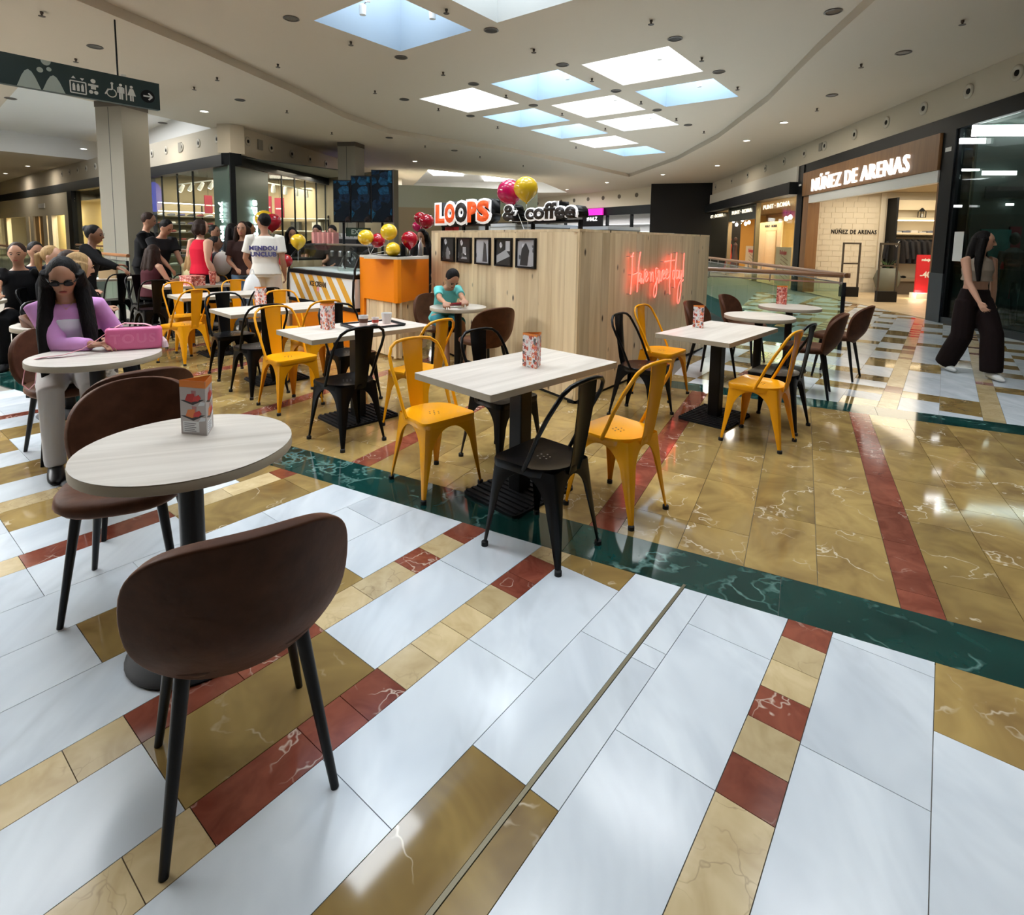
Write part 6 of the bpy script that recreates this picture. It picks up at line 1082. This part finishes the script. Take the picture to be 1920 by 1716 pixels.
def person(label, loc, heading, h=1.68, pose='stand', lean=(0, 0), headrot=(0, 0), wr=None, wl=None, world_wrists=False, skin='tan', hair=('short', M_HAIRB), shirt=None, sleeve='short', crop=0, pants=None, plen='long', voxel=.016, shoes=M_WHT, z0=0, wide=0, build=1.0, curl=.5, ankles=None, elbow=None, inner=None):
    s = h / 1.68; T = thing('person', label, 'person', (loc[0], loc[1], z0), hd(heading)); MW = Matrix.Translation(T.location) @ Euler(T.rotation_euler).to_matrix().to_4x4(); inv = MW.inverted(); V_ = Vector
    sit = pose == 'sit'; pel = V_((0, 0, .575 if sit else .93 * s)); up = V_((lean[0], lean[1], 1)).normalized(); rt = V_((1, 0, 0)); rt = (rt - up * rt.dot(up)).normalized(); fw = up.cross(rt)
    B_ = build; tl = .50 * s; neck = pel + up * tl; chest = pel + up * tl * .66; waist = pel + up * tl * .30
    Hm = Matrix.Rotation(headrot[1], 3, 'Z') @ Matrix.Rotation(-headrot[0], 3, 'X'); hc = neck + (up * .5 + Hm @ V_((0, 0, 1)) * .5).normalized() * .168 * s + Hm @ V_((0, .02, .0)); HM = Matrix.Translation(hc) @ Hm.to_4x4() @ Matrix.Scale(min(1.04, .55 + .45 * s), 4)
    sh = [neck + rt * sd * .158 * s * B_ - up * .055 * s for sd in (-1, 1)]; W = []
    for sd, w_ in ((-1, wl), (1, wr)):
        if w_ is None: w_ = sh[0 if sd < 0 else 1] + V_((sd * .06, .05, -.50 * s))
        else: w_ = inv @ V_(w_) if world_wrists else V_(w_)
        W.append(w_)
    hint = elbow or (lambda sd: V_((sd * .2, -1, 0)) if (wl if sd < 0 else wr) is None else V_((sd * .5, -.4, -.9)))
    E_ = [ik(sh[i], W[i], .285 * s, .245 * s, hint(sd)) for i, sd in ((0, -1), (1, 1))]
    for i in (0, 1):
        d = W[i] - sh[i]
        if d.length > .525 * s: W[i] = sh[i] + d.normalized() * .525 * s; E_[i] = ik(sh[i], W[i], .285 * s, .245 * s, hint((-1, 1)[i]))
    hip = [pel + V_((sd * .088 * s, 0, -.03)) for sd in (-1, 1)]
    if sit: A = [V_((sd * .10, .40, .07)) for sd in (-1, 1)]; K = [V_((sd * .10, .40 * s, .52)) for sd in (-1, 1)]
    else: A = [V_((sd * .095, -.01, .08)) for sd in (-1, 1)]; K = None
    if ankles: A = [V_(a) for a in ankles]; K = None
    if K is None: K = [ik(hip[i], A[i], .43 * s, .43 * s, (0, 1, 0)) for i in (0, 1)]
    b = MB()
    b.loft([pel - up * .07, pel, waist, chest, neck - up * .05, neck], [(.10 * B_, .08), (.155 * s * B_, .105 * s), (.125 * s * B_, .09 * s), (.15 * s * B_, .105 * s), (.12 * s, .07 * s), (.05, .05)], 14, rt)
    b.loft([neck - up * .03, neck + (hc - neck) * .7], [.052 * s, .047 * s], 10, rt)
    def hp(x, y, z): return (HM @ V_((x, y, z)).to_4d()).to_3d() if False else HM @ V_((x, y, z))
    H3 = HM.to_3x3()
    b.ell(hc, .074, .092, .108, 16, 12, H3); b.ell(hp(0, .022, -.062), .055, .062, .056, 14, 10, H3); b.loft([hp(0, .085, .012), hp(0, .102, -.018), hp(0, .106, -.03), hp(0, .088, -.038)], [.007, .011, .014, .008], 8)
    for sd in (-1, 1): b.ell(hp(sd * .076, -.005, -.012), .010, .018, .028, 8, 6, H3)
    for i, sd in ((0, -1), (1, 1)):
        b.loft([sh[i] - rt * sd * .03, sh[i], sh[i].lerp(E_[i], .5), E_[i], E_[i].lerp(W[i], .4), W[i]], [.05 * s, .052 * s * B_, .044 * s * B_, .036 * s, .037 * s * B_, .025 * s], 10)
        d = (W[i] - E_[i]).normalized(); pn = V_((0, 0, -1)) if abs(d.z) < .75 else V_((-sd, 0, 0)); pn = (pn - d * pn.dot(d)).normalized(); sdv = d.cross(pn); thumb = sdv if sdv.dot(V_((-sd, .3, 0))) > 0 else -sdv
        b.loft([W[i], W[i] + d * .03, W[i] + d * .085], [(.022 * s, .02), (.036 * s, .016), (.040 * s, .013)], 10, thumb)
        for k, ln in enumerate((.072, .08, .075, .058)):
            o_ = W[i] + d * .08 + thumb * (.030 - .0205 * k); d2 = (d * math.cos(curl) + pn * math.sin(curl) + thumb * (.10 - .07 * k)).normalized(); d3 = (d * math.cos(curl * 2.2) + pn * math.sin(curl * 2.2)).normalized(); b.loft([o_, o_ + d2 * ln * .55, o_ + d2 * ln * .55 + d3 * ln * .45], [.0085, .008, .0065], 6)
        o_ = W[i] + d * .03 + thumb * .028; b.loft([o_, o_ + (d + thumb * 1.0).normalized() * .035, o_ + (d * 1.4 + thumb * .5 + pn * .3).normalized() * .062], [.011, .0095, .007], 6)
        b.loft([hip[i] + V_((0, 0, .04)), hip[i].lerp(K[i], .45), K[i], K[i].lerp(A[i], .35), A[i]], [.085 * s * B_, .075 * s * B_, .052 * s, .052 * s * B_, .034 * s], 10)
        ft = V_((0, 1, 0)); b.loft([A[i] + V_((0, -.03, -.03)), A[i] + V_((0, .06, -.045)), A[i] + V_((0, .14, -.058))], [(.03, .03), (.036, .025), (.028, .015)], 8, (1, 0, 0))
    body = obj('body', organic(b, voxel, 3, 'body'), SKIN[skin], T)
    for sd in (-1, 1): obj('eye', MB().ell(hp(sd * .031, .082, .0), .012, .007, .006, 8, 6, H3), M_EYE, T); obj('eyebrow', MB().loft([hp(sd * .015, .092, .018), hp(sd * .032, .089, .024), hp(sd * .05, .078, .018)], .0035, 5), hair[1], T)
    obj('lips', MB().ell(hp(0, .083, -.066), .022, .008, .008, 8, 6, H3), M_LIP, T)
    # hair
    g = MB(); kind = hair[0]; g.ell(hp(0, -.022, .020), .0815, .095, .101, 16, 12, H3)
    if kind in ('long', 'verylong'):
        ln = .55 if kind == 'verylong' else .36
        dn = V_((0, 0, -1))
        for x, y, q in ((-.075, .0, 1), (.075, .0, 1), (-.05, -.07, 1.0), (.05, -.07, 1.0), (0, -.085, 1.05)):
            r0 = hp(x, y, .03); r1 = hp(x * 1.15, y - .01, -.09); r2 = r1 + dn * ln * .45 * q - fw * .03 + rt * x * .35 + (fw * (.10 if kind == 'verylong' else .05) if y == 0 else V_((0, 0, 0))); r3 = r1 + dn * ln * q + (fw * (.15 if kind == 'verylong' else .06) if y == 0 else -fw * .01) + rt * x * .5
            g.loft([r0, r1, r2, r3], [(.04, .04), (.045, .045), (.048, .04), (.02, .018)], 8)
    elif kind == 'bun': g.ell(hp(0, -.10, .05), .045, .045, .045, 10, 8); 
    elif kind == 'pony': g.loft([hp(0, -.09, .03), hp(0, -.15, .0), hp(0, -.15, -.10), hp(0, -.13, -.2)], [.025, .04, .036, .012], 8)
    elif kind == 'bob':
        for x, y in ((-.078, .0), (.078, 0), (-.05, -.07), (.05, -.07), (0, -.085)): g.loft([hp(x, y, .03), hp(x * 1.2, y - .01, -.06), hp(x * 1.25, y, -.13)], [.04, .048, .025], 8)
    obj('hair', organic(g, max(.009, voxel * .8), 2, 'hair'), hair[1], T)
    if shirt:
        c = MB(); e = .016; z_lo = (pel - up * .05) if not crop else pel + up * tl * crop
        c.loft([z_lo, z_lo.lerp(chest, .4), chest, neck - up * .055, neck - up * .022], [(.155 * s * B_ + e + (0 if crop else .022), .108 * s + e + (0 if crop else .016)), (.135 * s * B_ + e, .098 * s + e), (.155 * s * B_ + e, .113 * s + e), (.128 * s + e, .075 * s + e), (.075 * s, .062 * s)], 18, rt)
        for i, sd in ((0, -1), (1, 1)):
            if sleeve == 'none': continue
            pts = [sh[i] - rt * sd * .05, sh[i], sh[i].lerp(E_[i], .5)]; rr = [.06 * s, .068 * s * B_, .062 * s * B_]
            if sleeve == 'short': pts.append(sh[i].lerp(E_[i], .72)); rr.append(.064 * s * B_)
            else: pts += [E_[i], E_[i].lerp(W[i], .5), E_[i].lerp(W[i], .9)]; rr += [.055 * s, .052 * s, .040 * s]
            c.loft(pts, rr, 12)
        obj('shirt', organic(c, max(.011, voxel * .85), 2, 'shirt'), shirt, T)
    if inner: obj('top', organic(MB().loft([pel + up * .02, waist, chest, chest + up * .06], [(.15 * s, .12 * s), (.138 * s, .118 * s), (.155 * s, .138 * s), (.12 * s, .118 * s)], 16, rt), .012, 2), inner, T)
    if pants:
        c = MB(); e = .014; hi_ = pel + up * (.10 if crop else .05); c.loft([hip[0].lerp(hip[1], .5) - V_((0, 0, .05)), pel, hi_], [(.15 * s * B_ + e, .11 * s + e), (.162 * s * B_ + e, .112 * s + e), (.132 * s * B_ + e, .10 * s + e)], 16, rt)
        for i in (0, 1):
            wd = wide
            if plen == 'short': pts = [hip[i], hip[i].lerp(K[i], .5), hip[i].lerp(K[i], .92)]; rr = [.098 * s * B_, .10 * s * B_, .095 * s * B_]
            else: pts = [hip[i], hip[i].lerp(K[i], .5), K[i], K[i].lerp(A[i], .5), A[i] + V_((0, 0, .0))]; rr = [.098 * s * B_ + wd * .2, .092 * s * B_ + wd * .5, .068 * s + wd * .8, .062 * s + wd, .056 * s + wd]
            c.loft(pts, rr, 12)
        obj('trousers' if plen != 'short' else 'shorts', organic(c, max(.012, voxel * .9), 2, 'trousers'), pants, T)
    if shoes:
        for i in (0, 1): obj('shoe', evalmesh(MB().loft([A[i] + V_((0, -.075, -.045)), A[i] + V_((0, -.03, -.025)), A[i] + V_((0, .06, -.035)), A[i] + V_((0, .14, -.05)), A[i] + V_((0, .185, -.058))], [(.022, .02), (.042, .05), (.047, .042), (.045, .028), (.02, .014)], 10, (1, 0, 0)), [('SUBSURF', dict(levels=1, render_levels=1))]), shoes, T)
    return T, HM, dict(neck=neck, chest=chest, fw=fw, rt=rt, up=up, pel=pel)
def clo(name, c, r=.85, **k): return mat('cloth_' + name, c, r, spec=.12, **k)
BK = clo('black', (.007, .007, .008))
# woman in pink at the round table
PW = Vector((-2.93, 3.60, 0))
T, HM, j = person('woman in a pink jacket and dark sunglasses sitting at the round table', PW, 141, 1.66, 'sit', (0, .22), (R(30), R(-6)), P(176, 646, .785), P(214, 634, .80), True, 'tan', ('verylong', M_HAIRB), clo('pinkjacket', (.62, .30, .60), .8, var=.25), 'long', 0, clo('greytrousers', (.55, .52, .50)), 'long', .0065, M_BLK, 0, .0, .95, .45, None, None, clo('whitetop', (.70, .70, .76)))
hp_ = lambda x, y, z: HM @ Vector((x, y, z))
sg = obj('sunglasses', MB().ell(hp_(-.032, .088, .0), .028, .008, .019, 12, 8, HM.to_3x3()).ell(hp_(.032, .088, .0), .028, .008, .019, 12, 8, HM.to_3x3()).loft([hp_(-.06, .08, .006), hp_(-.08, .03, .006), hp_(-.08, -.02, .0)], .004, 6).loft([hp_(.06, .08, .006), hp_(.08, .03, .006), hp_(.08, -.02, .0)], .004, 6).loft([hp_(-.02, .096, .006), hp_(.02, .096, .006)], .004, 6), M_BLK, T, smooth=60)
obj('necklace', MB().loft([j['neck'] + j['rt'] * .055 + j['fw'] * .03, j['neck'] + j['fw'] * .085 - j['up'] * .05, j['neck'] - j['rt'] * .055 + j['fw'] * .03], .002, 5), mat('gold_chain', (.8, .55, .2), .3, 1), T)
# boy at the small round table
T, HM, j = person('boy in a turquoise shirt bent over a red phone at the small table', (-.80, 6.27), 150, 1.36, 'sit', (0, .55), (R(50), 0), P(838, 577, .785), P(878, 577, .785), True, 'tan', ('short', M_HAIRB), clo('turquoise', (.14, .50, .48), .85, var=.1), 'short', 0, clo('tealshorts', (.04, .22, .26)), 'short', .009, M_WHT, .02, 0, .95, .7)
ph = P(857, 574, .76); po = thing('red_phone', 'dark red phone held by the boy over the small table', 'phone', (ph.x, ph.y - .01, .775), hd(150)); po.rotation_euler = (R(25), 0, hd(150)); obj('case', MB().prism(rrect(.075, .04, .008), 0, .012), mat('phone_red', (.25, .01, .015), .4), po); obj('screen', MB().prism(rrect(.068, .034, .004), .0122, .013), M_BLK, po)
for i, (dx, dy) in enumerate(((-.06, -.14), (.03, -.17))): tag(obj('paper_scrap', MB().prism([(-.02, -.01), (.02, -.012), (.018, .012), (-.016, .01)], 0, .001), M_BLK if i else mat('scrap_red', (.4, .1, .08), .7), None, (RT['T12'].x + dx, RT['T12'].y + dy, TZ + .0005)), ['tiny red wrapper on the small round table', 'tiny dark wrapper on the small round table'][i], 'wrapper')
# woman walking past on the right
wc = Vector((5.28, 6.28, 0)); WH_ = 182
person('woman walking in a taupe crop top and wide black trousers', wc, WH_, 1.62, 'stand', (.0, .03), (R(6), R(48)), (.13, .24, .87), (-.26, -.06, .84), False, 'light', ('long', M_HAIRB), clo('taupe', (.36, .30, .24), .85, bump=(80, .1)), 'none', .40, clo('blackwide', (.016, .010, .010)), 'long', .0075, M_WHT, 0, .05, .98, .5, [(-.10, .21, .08), (.10, -.21, .09)])
# queue at the counter
T, HM, j = person('man in a white printed shirt and white shorts, back to the camera', D(497, 460, 7.85).xy, -14, 1.76, 'stand', (0, 0), (R(0), R(50)), None, (-.22, .2, .98), False, 'tan', ('short', M_HAIRB), clo('whitetee', (.80, .77, .70)), 'short', 0, clo('whiteshorts', (.76, .73, .66)), 'short', .012, M_WHT, 0, 0, 1.12)
for k, (tx, sz, zz) in enumerate((('MENDOU', .085, 1.30), ('UNCLUB', .085, 1.215))):
    me = textmesh(tx, sz, .004, .003); o = obj('shirt_print', me, mat('print_indigo', (.06, .06, .22), .7), T, (.0, -.134 - .006 * (1 - k), zz)); o.rotation_euler = (PI / 2 + .06, 0, 0)
pb = D(472, 500, 7.5); bb = thing('carrier_bag', 'white plastic bag hanging from the hand of the man in white', 'bag', (pb.x, pb.y, .62)); obj('film', MB().loft([(0, 0, 0), (0, 0, .12), (0, 0, .26), (.0, 0, .33)], [(.11, .06), (.13, .08), (.09, .05), (.03, .02)], 12, (1, 0, 0)), clo('film', (.75, .75, .74), .5), bb, smooth=60); obj('handle', MB().loft([(-.03, 0, .33), (-.01, 0, .4), (.01, 0, .4), (.03, 0, .33)], .008, 6), clo('film', (0, 0, 0)), bb)
person('woman in a red sleeveless top with short dark curly hair', D(376, 460, 8.4).xy, 32, 1.68, 'stand', (0, 0), (R(2), R(-14)), None, None, False, 'light', ('bob', M_HAIRD), clo('redtop', (.55, .012, .035)), 'none', 0, BK, 'long', .015, M_BLK, 0, .01, 1.35)
T, HM, j = person('girl carrying a white backpack in the queue', D(404, 460, 8.9).xy, 62, 1.42, 'stand', (0, 0), (R(-4), R(-10)), None, None, False, 'dark', ('bun', M_HAIRB), clo('darkgrey', (.06, .06, .07)), 'short', 0, clo('denim', (.07, .10, .16)), 'long', .016, M_WHT)
bp = D(417, 492, 8.75); bk_ = thing('backpack', 'round white backpack worn by the girl in the queue', 'backpack', (bp.x, bp.y, .83)); obj('pouch', MB().ell((0, 0, .2), .14, .11, .19, 16, 10), clo('whitepack', (.68, .66, .60)), bk_, smooth=60); obj('strap', MB().loft([(-.1, .05, .3), (-.08, .15, .4), (0, .18, .3), (-.05, .1, .05)], .012, 6), clo('whitepack', (0, 0, 0)), bk_)
person('short haired man half hidden behind the red top', D(402, 460, 9.8).xy, 100, 1.62, 'stand', (0, 0), (0, 0), None, None, False, 'tan', ('short', M_HAIRB), BK, 'short', 0, BK, 'long', .02)
person('woman in a brown top and blue jeans facing the camera in the queue', D(456, 460, 8.6).xy, 158, 1.66, 'stand', (0, .0), (R(2), R(-10)), (.10, .2, .98), (-.12, .22, .98), False, 'tan', ('long', M_HAIRD), clo('browntop', (.045, .024, .022)), 'short', 0, clo('bluejeans', (.16, .26, .40)), 'long', .013, M_WHT)
person('woman in a dark denim jacket with long black hair, back turned', D(436, 460, 9.2).xy, 20, 1.64, 'stand', (0, 0), (0, R(-30)), None, None, False, 'tan', ('verylong', M_HAIRB), clo('denimjacket', (.05, .065, .09)), 'long', 0, clo('greyjeans', (.06, .07, .09)), 'long', .017, BK)
person('dark haired man just behind the man in white', D(466, 460, 9.6).xy, 60, 1.68, 'stand', (0, 0), (0, 0), None, None, False, 'tan', ('short', M_HAIRB), clo('slate', (.05, .06, .07)), 'short', 0, BK, 'long', .02)
person('tall man in black standing left of the queue', D(266, 460, 8.9).xy, 70, 1.80, 'stand', (0, .12), (R(15), 0), (.05, .30, 1.0), (-.1, .3, 1.0), False, 'tan', ('short', M_HAIRD), BK, 'short', 0, BK, 'long', .015, BK, 0, 0, 1.15)
person('man in dark clothes leaning over a table left of the queue', D(292, 460, 8.7).xy, 110, 1.72, 'stand', (.0, .30), (R(35), R(10)), (.12, .45, .95), (-.1, .45, .95), False, 'tan', ('short', M_HAIRB), clo('charcoal', (.02, .02, .022)), 'short', 0, BK, 'long', .015, BK, 0, 0, 1.1)
# seated girls, backs to the camera
person('seated girl with long dark hair and bare shoulders, back turned', (-5.46, 8.28), 20, 1.60, 'sit', (0, .12), (R(8), 0), (.16, .36, .78), (-.16, .36, .78), False, 'light', ('long', M_HAIRD), clo('maroon', (.06, .015, .02)), 'none', .0, BK, 'long', .014, BK); person('seated girl with long light brown hair in a pale yellow shirt', (-4.93, 8.50), 8, 1.60, 'sit', (0, .10), (R(6), 0), (.16, .36, .78), (-.16, .36, .78), False, 'light', ('long', M_BLOND), clo('paleyellow', (.72, .66, .38)), 'short', .0, BK, 'long', .014, BK)
# group on the left
person('woman in black with tied hair reaching out behind the woman in pink', D(152, 460, 6.6).xy, 75, 1.56, 'stand', (-.25, .12), (R(10), R(-5)), (.2, .48, 1.05), (-.62, .12, 1.06), False, 'dark', ('bun', M_HAIRB), BK, 'long', 0, BK, 'long', .013, BK)
person('blond woman with ponytail in a black strappy top, seated', D(84, 460, 6.15).xy, 75, 1.62, 'sit', (0, .08), (R(2), R(-8)), (.1, .38, .80), (-.14, .36, .80), False, 'light', ('pony', M_BLOND), BK, 'none', .0, BK, 'long', .012, BK, 0, 0, .92)
person('man in a dark shirt seated behind the blond woman', D(60, 460, 7.0).xy, 120, 1.70, 'sit', (0, .1), (R(14), 0), (.12, .36, .80), (-.12, .36, .80), False, 'tan', ('short', M_HAIRB), clo('navy', (.012, .016, .03)), 'short', 0, BK, 'long', .016, BK)
person('woman with very long dark hair and pale patterned trousers, seated', D(104, 460, 4.95).xy, 105, 1.62, 'sit', (0, .2), (R(16), 0), (.1, .42, .80), (-.14, .40, .80), False, 'tan', ('verylong', M_HAIRD), BK, 'long', 0, spots('patterned_cloth', (.55, .52, .48), [(.05, .04, .04), (.5, .45, .4), (.12, .1, .1)], 14, .8, .5), 'long', .011, BK, 0, .02)
person('child with fair hair in a black shirt behind the woman in pink', D(128, 460, 4.45).xy, 60, 1.45, 'sit', (0, .06), (R(12), R(20)), None, None, False, 'light', ('bob', M_BLOND), BK, 'short', 0, BK, 'long', .011, BK, .06)
person('person in black trousers cut by the left edge, arm on the table', (-5.55, 6.22), 150, 1.70, 'sit', (0, .12), (R(10), 0), P(-5, 558, .80), None, True, 'tan', ('short', M_HAIRD), BK, 'short', 0, BK, 'long', .016, BK)
pbt = P(46, 560, TZ); bw = thing('water_bottle', 'clear blue capped water bottle on the far left table', 'bottle', (-4.95, 5.75, .0)); 
for nm, lab, xy in (('cafe_stool_table', 'small round pale table before the blond woman', (-4.85, 5.95)),): RT['T14'] = Vector((*xy, 0)); round_table(RT['T14'], lab, .3)
bw.location = (-4.95, 5.85, TZ + .0005); obj('bottle_body', MB().lathe([(.036, 0), (.038, .15), (.016, .2), (.014, .22)], 14), glass('blue_plastic', (.55, .75, .9), .4), bw, smooth=50); obj('cap', MB().lathe([(.016, .2202), (.016, .24)], 12), mat('cap_blue', (.05, .2, .6), .5), bw)
for (x, y, h_, lab) in ((-5.02, 6.22, 75, 'black metal chair under the blond woman'), (-5.05, 5.1, 110, 'black metal chair under the woman with patterned trousers')): pass
mc('black', (*D(84, 460, 6.13).xy,), 75, 'black metal chair under the blond woman'); mc('black', (*D(104, 460, 4.93).xy,), 105, 'black metal chair under the woman with patterned trousers'); mc('black', (*D(60, 460, 6.98).xy,), 120, 'black metal chair under the man at the far left'); mc('black', (-5.57, 6.26), 150, 'black metal chair cut by the left edge of the picture'); sc((*D(128, 460, 4.44).xy,), 60, 'brown shell chair under the fair haired child')
# staff behind the counters
person('dark haired worker left behind the pink bags', D(598, 460, 9.75).xy, 180, 1.66, 'stand', (0, .05), (R(25), 0), (.1, .3, 1.0), (-.1, .3, 1.0), False, 'tan', ('short', M_HAIRB), BK, 'short', 0, BK, 'long', .02); person('dark haired worker right behind the pink bags', D(626, 460, 9.85).xy, 180, 1.66, 'stand', (0, .05), (R(25), 0), (.1, .3, 1.0), (-.1, .3, 1.0), False, 'tan', ('short', M_HAIRB), clo('bl2', (.014, .014, .015)), 'short', 0, BK, 'long', .02)
person('worker in black bending behind the pine counter', D(546, 460, 9.9).xy, 150, 1.62, 'stand', (0, .15), (R(20), 0), (.1, .4, 1.0), (-.1, .4, 1.0), False, 'tan', ('long', M_HAIRB), BK, 'short', 0, BK, 'long', .02); person('worker in black behind the orange counter', D(795, 460, 9.2).xy, 200, 1.60, 'stand', (0, .05), (R(20), 0), None, None, False, 'tan', ('long', M_HAIRB), BK, 'short', 0, BK, 'long', .02)
for o in COL.items: REAL.objects.link(o)
